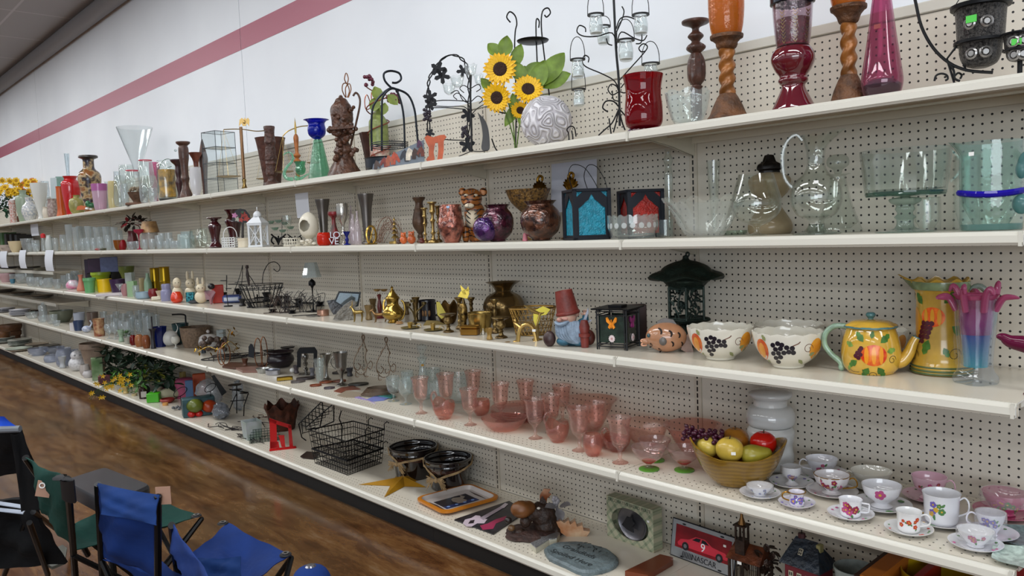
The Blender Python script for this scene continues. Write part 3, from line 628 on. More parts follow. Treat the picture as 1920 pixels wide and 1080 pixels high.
c=t(725,300);R0=40/t.k;E=K();E.at(c[0],.01,0).lat([(0,.0),(R0*.9,0),(R0,.01),(R0,.055),(R0*1.04,.06),(R0*.96,.062),(R0*.9,.012),(0,.01)],28);E.put('tray',GM,g)
E=K()
for z_ in(.115,.125,.135):E.at(c[0]+.02,.01,z_).tu([(R0*.85*T(a*yb/12),R0*.85*V(a*yb/12),0)for a in range(24)],.0025,5,closed=True)
E.put('ring_wire',GM,g)
t=ya(1,714,zh=.27)
def gfn(nt,b,N,L):pass
g=t.th('wine_bottle','speckled green bottle wrapped in silk grapes and vine','bottle')
r=18/t.k;zt=t(712,165)[2];E=K();E.lat(rs([(0,0),(r,0),(r,0),(r,zt*.55),(r*.85,zt*.64),(r*.35,zt*.74),(r*.3,zt*.98),(0,zt*.98)],3),20);E.put('bottle',G('7f8a4c',.3,0,.3,40),g)
E=K();E.lat([(r*1.01,zt*.12),(r*1.01,zt*.38)],20);E.put('paper_band',G('c9c3b4',.5,0,col2='a8473c',scale=50),g)
for(x,y,s_)in((690,152,1),(737,180,1.1),(743,187,.8)):
 E=K();yd=random.Random(x+1)
 for i in range(14):E.el(t(x+yd.uniform(-10,10)*s_,y+yd.uniform(-10,8)*s_,yd.uniform(-.03,.01)),.0105,9,7)
 E.put('silk_grapes',G('5e1f33',.35),g)
for(x,y,rr,s_)in((702,165,-1.2,1),(708,185,-2,1),(727,180,-.8,.9),(722,195,-1.8,.8)):
 c=t(x,y);za=K();xa(za,(c[0],-.03,c[2]),(T(rr),-.3,V(rr)),.085*s_,.07*s_,up=(0,-1,.2));za.put('silk_leaf',G('7f8f3a',.5,0,.2),g)
E=K();E.tu([(r*1.15*T(i*.5),r*1.15*V(i*.5),.02+i*.011)for i in range(44)],.0035,5);E.put('vine_twist',G('7a3820',.6),g)
t=ya(1,695,zh=.33,w=30);E=K();c0=t(690,200)
E.lat(shell(rs([(.018,0),(.022,.02),(.03,.14),(.05,.26)],3),.003,.01),16,mod=lambda a,t_,r_,z_:(r_*(1+.08*T(a*8)),z_));g=t.th('rust_vase','rusty ribbed cone vase with wire handle behind the bottle','vase');E.put('cone',G('4a2a1e',.5,.2,.3),g)
K().tu(t.cv([(703,225),(690,180),(684,186),(686,205),(696,200),(702,178),(700,170),(696,180),(700,228)]),.003,5).put('wire_handle',COPPER,g)
CARV=G('4e3020',.42,.1,.4,35,.9,55,.1)
t=ya(1,647,zh=.115);g=t.th('carved_ewer','ornate carved brown ewer with wire finial and tall handles','ewer');rr=30/t.k;Z=lambda y:t(650,y)[2]
E=K();E.lat(rs([(0,0),(rr*1.1,0),(rr*1.1,0),(rr*1.05,.01),(rr*.7,Z(306)),(rr*.5,Z(292)),(rr*.62,Z(284)),(rr*.45,Z(275)),(rr*.3,Z(262)),(rr*.5,Z(250)),(rr*.6,Z(240)),(rr*.68,Z(215)),(rr*.62,Z(200)),(rr*.45,Z(193)),(rr*.28,Z(185)),(0,Z(183))],3),26,mod=lambda a,t_,r_,z_:(r_*(1+.05*T(a*7+z_*60)),z_));E.put('body',CARV,g)
for i,(x,y,s_)in enumerate(((630,245,1.3),(640,232,1.3),(652,240,1.2),(622,240,1),(662,238,1),(633,215,1),(634,268,1),(640,285,.9),(663,285,1),(628,300,1),(650,262,1.1),(660,205,.8))):
 za=K();yd=random.Random(i)
 for _ in range(5):za.el(t(x+yd.uniform(-6,6)*s_,y+yd.uniform(-6,6)*s_,-rr*.55+yd.uniform(-.01,.01)),(.013*s_,.012,.013*s_),9,6)
 za.put('carved_flower',CARV,g)
for a in([(657,275),(668,230),(675,195),(673,180),(667,174),(662,180)],[(640,250),(636,215),(634,195),(638,180),(642,184)]):K().tu(t.cv(a),.006,7).put('handle',CARV,g)
K().prm(t.xz([(618,242),(663,238),(664,243),(619,247)]),-rr*.9,-rr*.5).put('carved_ledge',CARV,g)
E=K()
for a in([(648,183),(642,170),(643,158),(650,157),(655,170),(651,183)],[(649,183),(648,165),(655,157),(658,168),(653,183)],[(650,157),(646,148),(649,137),(653,147),(651,157)]):E.tu(t.cv(a),.0032,5)
E.put('wire_finial',G('7d5233',.35,.6),g)
U('cone_vase','pale green glass cone bottle with rippled side','vase',1,600,262,42,[(.82,0),(.95,.01),(1,.05),(.72,.5),(.45,.9),(.36,1)],zd('c9e8da',.03,milk=.05,bump=.3),zh=.10,t=.003,fl=.05)
p=spot(1,599,None,.10);k=sca(p);zb=on_y(599,262,p.y).z;zt=on_y(599,225,p.y).z;H=zt-zb;r=21/k
E=K();E.lat(shell(rs([(r*.25,-.004),(r*.3,.0),(r*.7,H*.2),(r*.8,H*.5),(r*.72,H*.78),(r*.86,H*.93),(r*1.12,H)],3),.0025,H*.1),28)
one('glass_bowl','cobalt blue flared glass bowl sitting on the green cone vase','bowl',E,zd('1531c8',.02,edge='020a3a',milk=.25),(p.x,p.y,zb+.006))
t=ya(1,556,zh=.07);GS=zd('b4e6cf',.03,edge='3f9a76',milk=.22)
g=t.th('glass_swan','aqua green art glass swan with long curved neck','figurine')
nk=t.cv([(531,291),(536,287),(544,286),(549,293),(547,303),(538,313),(533,324),(537,334),(550,336)],5);E=K();E.tu(nk,[.003+.009*i/len(nk)for i in range(len(nk))],9);E.tu(t.cv([(552,333),(562,335),(572,330),(584,322)]),[.012,.014,.014,.012,.011,.009,.008,.007,.006,.005,.004,.003,.002][:len(t.cv([(552,333),(562,335),(572,330),(584,322)]))],9)
E.put('neck_and_body',GS,g)
c=t(563,318);E=K();E.at(c[0],0,c[2]-.012).lat(shell(rs([(.008,-.02),(.022,-.012),(.03,.01),(.026,.035),(.034,.06)],3),.003,-.008),22,mod=lambda a,t_,r_,z_:(r_*(1+.08*T(a*5)),z_));E.put('open_back',zd('a5ddc4',.03,milk=.1),g)
def scales(zf,foot,pole,eagle,ze,arm,pans,woody):
 t=ya(1,zf,zh=.13 if not woody else .2);g=t.th('balance_scale',ze,'scale')
 ye=t(zf,pole)[2];R=.034;E=K()
 E.lat(rs([(0,0),(R,0),(R,.006),(R*.6,.02),(R*.3,.05),(R*.42,.075),(.008,.085),(.008,.086),(0,.086)],3),18);E.put('base',BRASS,g)
 if not woody:
  za=K();n=30;za.lat([(.0105*(1+.05*(i%2)),.086+(ye-.086)*i/n)for i in range(n+1)],12);za.put('column',G('8d6a4a',.3,.6),g)
 else:
  za=K();Zz=lambda y:t(zf,y)[2];za.lat(rs([(0,.086),(.012,.087),(.008,Zz(308)),(.024,Zz(302)),(.01,Zz(297)),(.024,Zz(292)),(.011,Zz(286)),(.013,Zz(272)),(.016,Zz(258)),(.008,Zz(252)),(0,Zz(251))],3),16);za.put('column',WOODO,g)
  za=K();za.lat([(0,Zz(252)),(.005,Zz(251)),(.007,Zz(240)),(.004,Zz(230)),(.0,Zz(220))],10);za.put('finial',GOLD,g)
 za=K();za.tu(t.cv(arm),.0035,6);za.put('beam',GOLD,g)
 for(hx,hy,cx,cy,w)in pans:
  r=w/2/t.k;c=t(cx,cy);h_=t(hx,hy);za=K();za.at(c[0],0,c[2]).lat([(0,-.008),(r*.6,-.006),(r,0),(r*1.01,.002),(r*.6,-.003),(0,-.005)],22);pn=za.put('pan',BRASS,g)
  za=K()
  for a in(.5,2.6,4.7):za.tu([h_,(c[0]+r*T(a),r*V(a),c[2])],.001,4)
  za.put('chain',GOLD,pn)
 if eagle:
  za=K();za.prm(t.xz([(448,237),(449,225),(453,221),(457,224),(459,220),(461,224),(465,221),(468,225),(467,237),(463,231),(461,236),(455,236),(453,231)]),-.006,.006);za.el(t(458,229),(.012,.012,.016));za.put('eagle',G('c9a86a',.35,.8),g)
scales(459,348,238,True,'tall brass scales topped with a spread eagle',[(419,243),(440,242),(459,243),(480,246),(497,245)],((419,243,429,331,44),(497,245,494,335,27)),False)
scales(560,335,222,False,'small brass and amber wood scales behind the glass swan',[(530,256),(540,246),(560,238),(575,236),(590,236)],((530,256,532,322,36),(588,236,588,305,26)),True)
U('flared_planter','dark brown metal flared planter behind the tiki figure','planter',1,512,260,56,[(.42,0),(.5,.03),(.62,.3),(.82,.75),(.96,.98),(1,1)],G('4a2a20',.5,.3,.35,20,.5,40),zh=.24,t=.004,fl=.05)
U('tiki_figure','carved dark wood totem goblet figure standing before the planter','figurine',1,511,238,34,[(.9,0),(.92,.02),(.85,.05),(.5,.09),(.42,.16),(.6,.2),(.55,.34),(.62,.37),(.55,.42),(.62,.46),(.5,.66),(.6,.72),(.56,.76),(.52,.8),(.56,.98),(.5,1)],G('4a3028',.5,.1,.4,40,1,60),zh=.09,sld=True,mod=lambda a,t_,r_,z_:(r_*(1+.09*T(a*6)*V(z_*90)),z_))
t=ya(1,416,zh=.14);g=t.th('display_tower','four tier clear glass display case with dark metal edges','display case');h=t(416,249)[2];w=58/t.k/1.38;q=w/2
t2rz=yb/5.2
DG=zd('fbfdfd',.01);FR=G('3c4348',.3,.7)
lv=[0,h*.25,h*.5,h*.75,h]
E=K();E.at(rz=t2rz)
for sx in(-1,1):
 for sy in(-1,1):E.tu([(sx*q,sy*q,0),(sx*q,sy*q,h)],.0022,5)
for z_ in lv:
 E.tu([(-q,-q,z_+.001),(q,-q,z_+.001),(q,q,z_+.001),(-q,q,z_+.001)],.0022,5,closed=True)
E.put('metal_edging',FR,g)
for z_ in lv:za=K();za.at(rz=t2rz).bo((-q+.002,-q+.002,z_),(q-.002,q-.002,z_+.002));za.put('glass_shelf',DG,g,sm=False)
for a in range(4):za=K();za.at(rz=t2rz+a*yb/2).bo((-q+.003,q-.002,.003),(q-.003,q,h-.002));za.put('glass_side',DG,g,sm=False)
U('candle_jar','small clear footed jar with white lace pattern','candle holder',1,369,314,21,[(.5,0),(.8,.03),(.62,.08),(.7,.14),(.95,.3),(1,.6),(.95,1)],zd('f2f2f4',.05,milk=.35),zh=.07,t=.002,fl=.1)
U('candlestick','tall brown carved candlestick with wide cup, nearest the yellow jar candle','candlestick',1,350,267,25,[(.9,0),(.95,.02),(.8,.1),(.5,.2),(.45,.28),(.6,.35),(.5,.42),(.55,.6),(.7,.72),(.72,.88),(.6,.93),(.98,.97),(1,1)],WOODB,zh=.09,sld=True)
U('candlestick','shorter dark candlestick with flat dish left of the tall carved one','candlestick',1,338,300,26,[(.6,0),(.6,.03),(.25,.12),(.4,.35),(.5,.45),(.3,.55),(.45,.7),(.4,.85),(.95,.95),(1,1)],G('33161a',.4,0,.3),zh=.14,sld=True)
U('candlestick','dark flat-topped candlestick right behind the tall carved one','candlestick',1,372,287,24,[(.7,0),(.7,.03),(.3,.1),(.35,.5),(.4,.8),(.9,.96),(1,1)],WOODR,zh=.2,sld=True)
U('urn','dark lidded urn behind the square glass tower','urn',1,386,262,16,[(.5,0),(.5,.05),(.6,.3),(.95,.6),(1,.7),(.6,.85),(.3,.95),(.1,1)],WOODB,zh=.26,sld=True)
U('jar_candle','wide glass jar with yellow candle and dark petals','candle',1,316,302,34,[(.7,0),(.85,.01),(.95,.04),(1,.15),(1,.8),(.9,.97),(.92,1)],CLEAR,zh=.1,t=.002,fl=.05,extra=lambda o,P,fa,r,h:(K().lat([(0,h*.1),(r*.86,h*.1),(r*.86,h*.78),(0,h*.78)],20).put('wax',G('d9a43c',.5,0,col2='6a5a48',scale=18),o),K().lat([(0,.001),(r*.9,.001),(r*.96,h*.07),(0,h*.07)],20).put('dark_foot',G('1c1a1c',.4),o)),parts=1)
p=spot(1,263,None,.1,40);k=sca(p)
U('giant_martini_glass','oversized clear martini glass rising above everything at left','glass',1,263,241,63,[(.36,0),(.36,.01),(.1,.03),(.045,.08),(.045,.38),(.045,.38),(.08,.40),(.32,.56),(1,1)],zd('f8fafa',.02,milk=.03),zh=.24,t=.003,fl=.41,spr=False)
# ================= top shelf, far left =================
def swirl(o):pass
PK=zd('e9a8c8',.03,milk=.25);REDR=zd('e8c9cc',.03,milk=.08)
def chin_fn(nt,b,N,L):
 tc=N.new('ShaderNodeTexCoord');n=N.new('ShaderNodeTexNoise');n.inputs['Scale'].default_value=14;n.inputs['Detail'].default_value=2;L.new(tc.outputs['Object'],n.inputs['Vector'])
 L.new(ramp(N,L,n.outputs['Fac'],[(.38,'2b2733'),(.46,'5a4a3a'),(.54,'b09a72'),(.62,'8b5a34')]),b.inputs['Base Color']);b.inputs['Roughness'].default_value=.15
CH=nmt(chin_fn)
U('tall_painted_vase','tall brown and blue painted vase with flared lip, tallest at far left','vase',1,173,293,40,[(.55,0),(.6,.02),(.72,.2),(.9,.45),(1,.6),(.88,.7),(.52,.77),(.47,.85),(.5,.94),(.78,.97),(.8,1)],CH,zh=.13,fl=.1,parts=1,extra=lambda o,P,fa,r,h:K().lat([(rat(P,h*.94)*1.0,h*.94),(r*.83,h*.965),(r*.83,h*.99),(r*.78,h*1.003)],26).put('dark_rim',G('2a2420',.3),o))
U('red_vase','bright red vase with dark flower drawing beside the tall painted vase','vase',1,137,331,33,[(.55,0),(.62,.02),(.9,.45),(1,.7),(.95,.85),(.62,.92),(.78,1)],G('b3141a',.15,coat=.5),zh=.12,dec=lambda E,P,fa,r,h:[stk(E,P,fa,h*.5,[(0,0),(r*.5*T(a),r*.5*V(a))],.004,mi=1)for a in(0,.8,1.6,2.4,3.2,4,4.8,5.6)]and None)
for o_ in(bpy.data.objects['red_vase'],):o_.data.materials.append(G('4a2838',.3))
U('orange_vase','slender burnt orange vase with cut-out, at the shelf edge','vase',1,116,350,18,[(1,0),(.95,.02),(.7,.25),(.75,.5),(.72,.9),(.78,1)],G('b4521c',.3),zh=.05)
U('ginger_jar','small olive ceramic jar with neck, in front of the red vase','jar',1,146,366,28,[(.55,0),(.85,.15),(1,.45),(.9,.75),(.4,.88),(.45,1)],G('8f8a52',.25,0,.2,20),zh=.05)
U('ginger_jar','small tan ceramic jar beside the olive one','jar',1,129,378,19,[(.55,0),(.85,.15),(1,.45),(.9,.75),(.4,.88),(.45,1)],G('a89468',.3),zh=.05)
t=ya(1,155,zh=.03);E=K();E.prm(t.xz([(143,394),(145,387),(152,385),(160,387),(161,393)]),-.015,.015);t.one('orange_dish','small orange ceramic piece at the front below the olive jar','dish',E,G('c9622c',.4))
t=ya(1,171,zh=.045);E=K();E.el(t(172,385),(.04,.03,.026),12,8);E.el(t(165,382),(.025,.025,.03),10,7);g=t.th('ceramic_fruit_cluster','green and white ceramic leaf cluster figurine','figurine');E.put('body',G('2f6a44',.3,0,.5,30),g);E=K();E.el(t(163,391),(.018,.018,.012),10,6);E.el(t(170,392),(.016,.018,.01),10,6);E.put('white_base',WHITE,g)
U('glass_cup','pink-rimmed white laced glass cup','cup',1,189,345,27,[(.6,0),(.7,.03),(.85,.3),(.95,.7),(1,1)],zd('edd8e6',.04,milk=.3),zh=.08,t=.002,parts=1,extra=lambda o,P,fa,r,h:K().lat([(rat(P,h*.74)+.001,h*.74),(r*1.0+.001,h),(r-.004,h),(rat(P,h*.76)-.004,h*.75)],24).put('pink_band',zd('d58ac8',.03,milk=.4),o))
U('white_flared_vase','tall white frosted flared vase at the far left','vase',1,78,344,30,[(.35,0),(.4,.03),(.3,.12),(.55,.4),(.85,.75),(1,1)],G('c9cac6',.25),zh=.06,t=.003)
t=ya(1,100,zh=.14);E=K();E.prm(t.xz([(94,334),(106,333),(108,372),(96,373)]),-.03,.03);t.one('silver_box','tall narrow mirror-finish box behind the orange vase','box',E,G('c6d2d4',.15,.3))
U('glass_tumbler','greenish glass tumbler behind the silver box','glass',1,119,332,16,[(.8,0),(.95,.1),(1,1)],zd('cfe0da',.03,milk=.12),zh=.24,t=.002)
U('slim_flute_vase','thin clear flute vase rising above the red vase','vase',1,134,289,10,[(.8,0),(.4,.04),(.28,.3),(.45,.6),(.9,1)],zd('eef3f5',.03,milk=.1),zh=.26,t=.002)
U('painted_mug_vase','short white vase with pink and grey flowers','vase',1,26,376,13,[(.9,0),(.85,.5),(1,1)],G('cdc8c4',.25,0,col2='b06a5a',scale=60),zh=.05)
U('celadon_vase','pale green celadon vase with narrow neck at far left','vase',1,47,357,26,[(.6,0),(.7,.05),(1,.55),(.9,.8),(.4,.87),(.5,1)],G('8c9a86',.25),zh=.15)
U('floral_white_vase','round white vase with blue and pink floral painting','vase',1,57,370,27,[(.5,0),(.7,.1),(1,.4),(.85,.62),(.4,.8),(.5,1)],G('d6d3cc',.15,0,col2='9aa2ad',scale=45),zh=.06)
U('small_jar','small grey speckled jar beside the orange vase','jar',1,100,373,18,[(.7,0),(.9,.1),(1,.5),(.8,.85),(.9,1)],G('a79a92',.3,0,col2='7a6460',scale=40),zh=.09)
U('small_jar','small cream jar with pale band at the shelf edge','jar',1,88,388,14,[(.7,0),(.9,.1),(1,.5),(.8,.85),(.9,1)],G('c9c0b0',.3),zh=.05)
clear=[('brandy_bowl','clear footed glass with white rim line, behind the red-rimmed goblet','glass',242,310,26,[(.6,0),(.6,.02),(.15,.06),(.15,.3),(.8,.5),(1,.8),(.9,1)],.2),('red_rim_goblet','fishbowl goblet with red rim, in front of the martini stem','glass',253,320,28,[(.5,0),(.5,.03),(.15,.07),(.2,.3),(.8,.45),(1,.65),(.82,1)],.12),('red_rim_goblet','fishbowl goblet with red rim and red flower, right of the martini stem','glass',278,301,28,[(.5,0),(.5,.03),(.15,.07),(.2,.3),(.8,.45),(1,.65),(.82,1)],.2),('rose_bowl','pink glass cup behind the yellow jar candle','glass',294,305,18,[(.6,0),(.7,.03),(.3,.2),(.9,.5),(1,.8),(.95,1)],.26),('stem_glass','large clear balloon glass left of the yellow jar candle','glass',283,330,30,[(.6,0),(.6,.02),(.15,.05),(.2,.15),(.9,.35),(1,.55),(.75,1)],.08),('stem_glass','clear dome cup between the lace cup and the bird planter','glass',228,329,24,[(.6,0),(.9,.06),(1,.3),(.8,.8),(.5,1)],.06),('stem_glass','small clear round bottle behind the lace cup','glass',206,341,20,[(.6,0),(.9,.1),(1,.4),(.5,.7),(.4,.8),(.6,1)],.17),('stem_glass','cream wax filled glass beside the pink-rimmed cup','glass',214,340,18,[(.8,0),(.9,.06),(1,.3),(.9,.8),(.8,1)],.1)]
for nm,ze,ct,zf,ye,w,pr,zh in clear:
 m=zd('f5f8f7',.03,milk=.06)if'rose'not in nm and'cream'not in ze else(PK if'rose'in nm else zd('e6ddb0',.05,milk=.4))
 def ex(o,P,fa,r,h,nm=nm):
  if nm=='red_rim_goblet':
   q=P[-1][0];K().lat([(q+.001,h-.006),(q+.002,h+.001),(q-.005,h+.001),(q-.004,h-.006)],24).put('red_rim',G('c22a44',.2),o)
 if nm=='red_rim_goblet':U(nm,ze,ct,1,zf,ye,w,pr,m,zh=zh,t=.002,fl=.3,parts=1,extra=ex)
 else:U(nm,ze,ct,1,zf,ye,w,pr,m,zh=zh,t=.002)
t=ya(1,258,zh=.06);g=t.th('bird_planter','brown carved stone-look planter holding dried seed heads','planter');E=K();r=16/t.k
E.lat(shell(rs([(r*.6,0),(r*.5,.03),(r*.85,.07),(r*1.1,.11)],3),.006,.03),16,mod=lambda a,t_,r_,z_:(r_*(1+.1*T(3*a)),z_));E.put('bowl',G('5d4434',.7,0,.3,40,.6),g)
E=K();E.bo((-r*1.3,-.05,0),(r*1.4,.05,.022),.006);E.put('base',G('6b4a38',.6),g)
E=K();yd=random.Random(3)
for i in range(24):E.el((yd.uniform(-r,r)*.7,yd.uniform(-r,r)*.7,.12+yd.uniform(0,.03)),.012,7,5)
E.put('dried_filling',G('8a7a66',.8),g)
t=ya(1,303,zh=.13);E=K()
for a in([(298,362),(297,330),(302,306),(315,298),(328,305)],[(305,362),(304,335),(310,318),(322,312)],[(298,340),(310,345),(325,342)]):E.tu(t.cv(a,dy=.0),.0028,5)
t.one('green_wire_basket','green wire basket frame curling over the yellow jar candle','basket',E,G('3d6b50',.4,.4))
t=ya(1,329,zh=.28);E=K();E.lat(rs([(.04,0),(.05,.02),(.03,.1),(.008,.2),(0,.205)],3),14);E.el(t(329,282),.012,10,7)
for sx in(-1,1):E.prm([(0,.17),(sx*.035,.185),(sx*.04,.15),(sx*.01,.13)],-.003,.003)
t.one('glass_angel','pale glass angel figure with small wings behind the jar candle','figurine',E,zd('dfe6e6',.05,milk=.3))
t=ya(1,34,zh=.16);g=t.th('yellow_bouquet','bushy bouquet of yellow daisies with orange blooms at left edge','artificial flowers')
E=K();c=t(30,372);bush(E,c,(.24,.03,.12),150,.045,.03,5);E.put('foliage',G('24402a',.6,0,.3),g)
yd=random.Random(11)
for i in range(44):
 x,y=yd.uniform(-4,72),yd.uniform(338,368);o_=yd.random()<.22 and x>35
 sunflower(g,t(x,y,yd.uniform(-.07,.02)),(yd.uniform(-.6,.6),-1,yd.uniform(.0,.8)),yd.uniform(.042,.058),i,'d97a12'if o_ else'edc116','b5860f',7,'daisy')
E=K();bush(E,t(8,395),(.1,.08,.08),60,.07,.05,9);E.put('lower_leaves',G('1f4a30',.6,0,.3),g)
K().lat(rs([(0,0),(.05,0),(.07,.06),(.06,.1),(0,.1)],3),16).put('pot',G('6a3a28',.5),g)
def paper(s,zf,ye,bot,w,ze,dx=0,dep=None,col='cfd3dc',curl=.01):
 y=-DS[s]-.02 if dep is None else dep
 z=on_y(zf,ye,y).z;p=xe(zf,y,z);k=sca(p);h=(bot-ye)/k;E=K();n=8;W=abs(xe(zf+w/2,y,z).x-xe(zf-w/2,y,z).x);vs=[]
 t=ya(s,zf,p=p,rz=.0)
 for i in range(n+1):
  u=i/n;yy=-curl*V(u*2.6)*2;zz=-h*u;xx=dx*u*u/k
  for d in(0,.0008):vs+=[(-W/2+xx,yy+d,zz),(W/2+xx,yy+d,zz)]
 fs=[]
 for i in range(n):
  a=4*i;fs+=[(a,a+1,a+5,a+4),(a+2,a+6,a+7,a+3),(a,a+4,a+6,a+2),(a+1,a+3,a+7,a+5)]
 fs+=[(0,2,3,1),(4*n,4*n+1,4*n+3,4*n+2)]
 E.add(vs,fs);return one('paper_sign',ze,'paper sign',E,G(col,.6),p,.0)
paper(1,565,362,408,24,'white paper strip hanging under the top shelf above the bird pod',4,dep=-.27,curl=.0)
paper(1,64,420,442,14,'white paper strip hanging under the top shelf near the left edge',4,dep=-.3,curl=.002)
paper(2,93,469,508,15,'white hanging paper slip, the nearest of the row on shelf edge',0)
paper(2,43,469,503,12,'white hanging paper slip with gentle curl, middle of the shelf edge row',3)
paper(2,7,471,502,13,'white hanging paper slip at the left edge of the photo',5)
paper(1,1075,303,396,85,'large curved white paper hung behind the gold leaf finial',-8,dep=-.10,col='b9bbc6',curl=.0)
# ================= second shelf =================
def lpt(o,pr,yf,m,nm,loc=(0,0,0),mod=None):
 E=K();E.at(*loc);E.lat(pr,yf,mod=mod);return E.put(nm,m,o)
GR=zd('e8f3f0',.02,edge='5f8f8a',milk=.03,bump=.25,bscale=40)
p=spot(2,1858,None,.16,112);k=sca(p);g=yc('glass_pitcher','large bubbled aqua glass pitcher with cobalt blue band','pitcher',p);Z=lambda y:on_y(1858,y,p.y).z-p.z;r=53/k;H=Z(266);fa=yh(p)
pr=[(r*.94,0),(r*.97,.004),(r*.98,H*.3),(r,H*.7),(r,H*.86),(r,H*.9),(r,H*.94),(r,H*.97),(r,H)]
spa=fa-yb/2
def lipmod(sp,amt,hh,nar=3.4):
 def f(a,t_,r_,z_):
  d=(a-sp+yb)%(2*yb)-yb;w_=math.exp(-(d*nar)**2)*max(0,(z_-hh*.86)/(hh*.14))**1.5;return r_+amt*w_,z_+amt*.25*w_
 return f
lpt(g,shell(pr,.005,.016),40,GR,'body',mod=lipmod(spa,.026,H))
lpt(g,[(0,.001),(r*.93,.001),(r*.95,.016),(0,.017)],32,zd('6fa8a4',.02,milk=.35),'thick_base')
E=K();n=40;zb=Z(362)
pts=[(r*1.0*T(2*yb*i/n),r*1.0*V(2*yb*i/n),zb+.004*V(4*yb*i/n+1))for i in range(n)]
E.tu(pts,.0065,7,closed=True,flat=1.3);E.put('blue_band',zd('2a1fb0',.03,milk=.6),g)
ha=fa+yb/2-.5;E=K();E.tu(rs([(r*T(ha),r*V(ha),Z(318)),((r+.01)*T(ha),(r+.01)*V(ha),Z(298)),((r+.05)*T(ha),(r+.05)*V(ha),Z(290)),((r+.085)*T(ha),(r+.085)*V(ha),Z(330)),((r+.05)*T(ha),(r+.05)*V(ha),Z(370)),(r*T(ha),r*V(ha),Z(386))],4),.011,10)
E.el((r*1.02*T(ha),r*1.02*V(ha),Z(385)),(.022,.022,.026));E.el((r*1.0*T(ha),r*1.0*V(ha),Z(322)),(.014,.014,.024));E.put('handle',zd('7fb4b4',.02,edge='16404a',milk=.3),g)
atg(g,((r+.004)*T(fa-.6),(r+.004)*V(fa-.6),Z(289)),.014,fa=fa-.6)
U('glass_vase','plain clear glass cylinder behind the blue-banded pitcher','vase',2,1812,300,44,[(.95,0),(1,.02),(1,.98),(.98,1)],CLEAR,zh=.33,t=.003)
p=spot(2,1697,None,.14,150);k=sca(p);g=yc('trifle_bowl','wide clear footed trifle bowl with side handle','bowl',p);Z=lambda y:on_y(1697,y,p.y).z-p.z;r=78/k;fa=yh(p)
TB=zd('f8fbfa',.01)
lpt(g,shell(rs([(r*.3,Z(368)),(r*.84,Z(366)),(r*.88,Z(362)),(r*.88,Z(362)),(r*.9,Z(355)),(r*1.0,Z(281))],2),.005,Z(360)),48,TB,'bowl')
lpt(g,[(0,Z(369)),(r*.86,Z(367.5)),(r*.885,Z(363)),(r*.88,Z(359)),(0,Z(361))],40,zd('8fb3a8',.02,edge='4c7468',milk=.06),'thick_floor')
lpt(g,rs([(0,0),(r*.62,0),(r*.62,.003),(r*.3,.008),(r*.2,.018),(r*.19,Z(412)),(r*.24,Z(407)),(r*.17,Z(400)),(r*.22,Z(392)),(r*.2,Z(385)),(r*.32,Z(380)),(r*.34,Z(372)),(0,Z(368))],3),32,zd('dce8e4',.02,milk=.05),'pedestal')
ha=fa+yb/2+.1;E=K();E.tu([((r*.96+.028*V(yb*i/14))*T(ha),(r*.96+.028*V(yb*i/14))*V(ha),Z(286)+(Z(345)-Z(286))*i/14)for i in range(15)],.0055,8);E.put('handle',TB,g)
U('glass_jar','squat clear jar standing behind the trifle bowl foot','jar',2,1738,372,46,[(.9,0),(1,.05),(1,.95),(.95,1)],CLEAR,zh=.32,t=.004)
p=spot(2,1531,None,.13,92);k=sca(p);g=yc('clear_pitcher','tall clear blown pitcher with round belly and pulled spout','pitcher',p);Z=lambda y:on_y(1531,y,p.y).z-p.z;r=46/k;fa=yh(p);H=Z(252)
pr=rs([(r*.95,0),(r*.95,.003),(r*.5,.01),(r*.3,Z(420)),(r*.35,Z(412)),(r*.75,Z(402)),(r*1.0,Z(376)),(r*.9,Z(345)),(r*.5,Z(325)),(r*.34,Z(308)),(r*.38,Z(280)),(r*.55,H)],4)
lpt(g,shell(pr,.0035,Z(408)),40,CLEAR,'body',mod=lipmod(fa+yb/2,.045,H,1.3))
lpt(g,[(0,.0),(r*.93,0),(r*.93,.003),(r*.4,.009),(r*.28,Z(420)),(0,Z(419))],32,zd('e3eae8',.02),'foot')
ha=fa-yb/2;E=K();E.tu(rs([(r*.5*T(ha),r*.5*V(ha),Z(262)),(r*.75*T(ha),r*.75*V(ha),Z(250)),(r*1.1*T(ha),r*1.1*V(ha),Z(262)),(r*1.28*T(ha),r*1.28*V(ha),Z(290)),(r*1.2*T(ha),r*1.2*V(ha),Z(330)),(r*.9*T(ha),r*.9*V(ha),Z(350))],4),.0065,8);E.put('handle',zd('f0f4f3',.02,milk=.05),g)
atg(g,((r*.93+.001)*T(fa),(r*.93+.001)*V(fa),Z(343)),.013,fa=fa)
p=spot(2,1572,None,.33,80);k=sca(p);Z=lambda y:on_y(1572,y,p.y).z-p.z;g=yc('ship_decanter','wide-based clear decanter with ball stopper behind the tall pitcher','decanter',p);r=42/k
lpt(g,shell(rs([(r*.95,0),(r*.98,.01),(r*.6,Z(385)),(r*.35,Z(340)),(r*.33,Z(330)),(r*.5,Z(327)),(r*.5,Z(326))],3),.004,.012),32,CLEAR,'body')
lpt(g,rs([(0,Z(326)),(r*.15,Z(325)),(r*.2,Z(318)),(r*.45,Z(310)),(r*.45,Z(298)),(r*.3,Z(291)),(0,Z(289))],3),24,zd('eef2f0',.02),'stopper')
p=spot(2,1444,None,.33,78);k=sca(p);Z=lambda y:on_y(1444,y,p.y).z-p.z;g=yc('oil_lamp','smoky amber oil lamp with dark burner behind the brandy snifter','lamp',p);r=40/k
lpt(g,shell(rs([(r*.9,0),(r*1.0,.015),(r*.95,Z(415)),(r*.45,Z(380)),(r*.8,Z(362)),(r*.95,Z(345)),(r*.9,Z(333)),(r*.5,Z(324))],3),.004,.01),30,zd('c9b795',.03,milk=.35),'font')
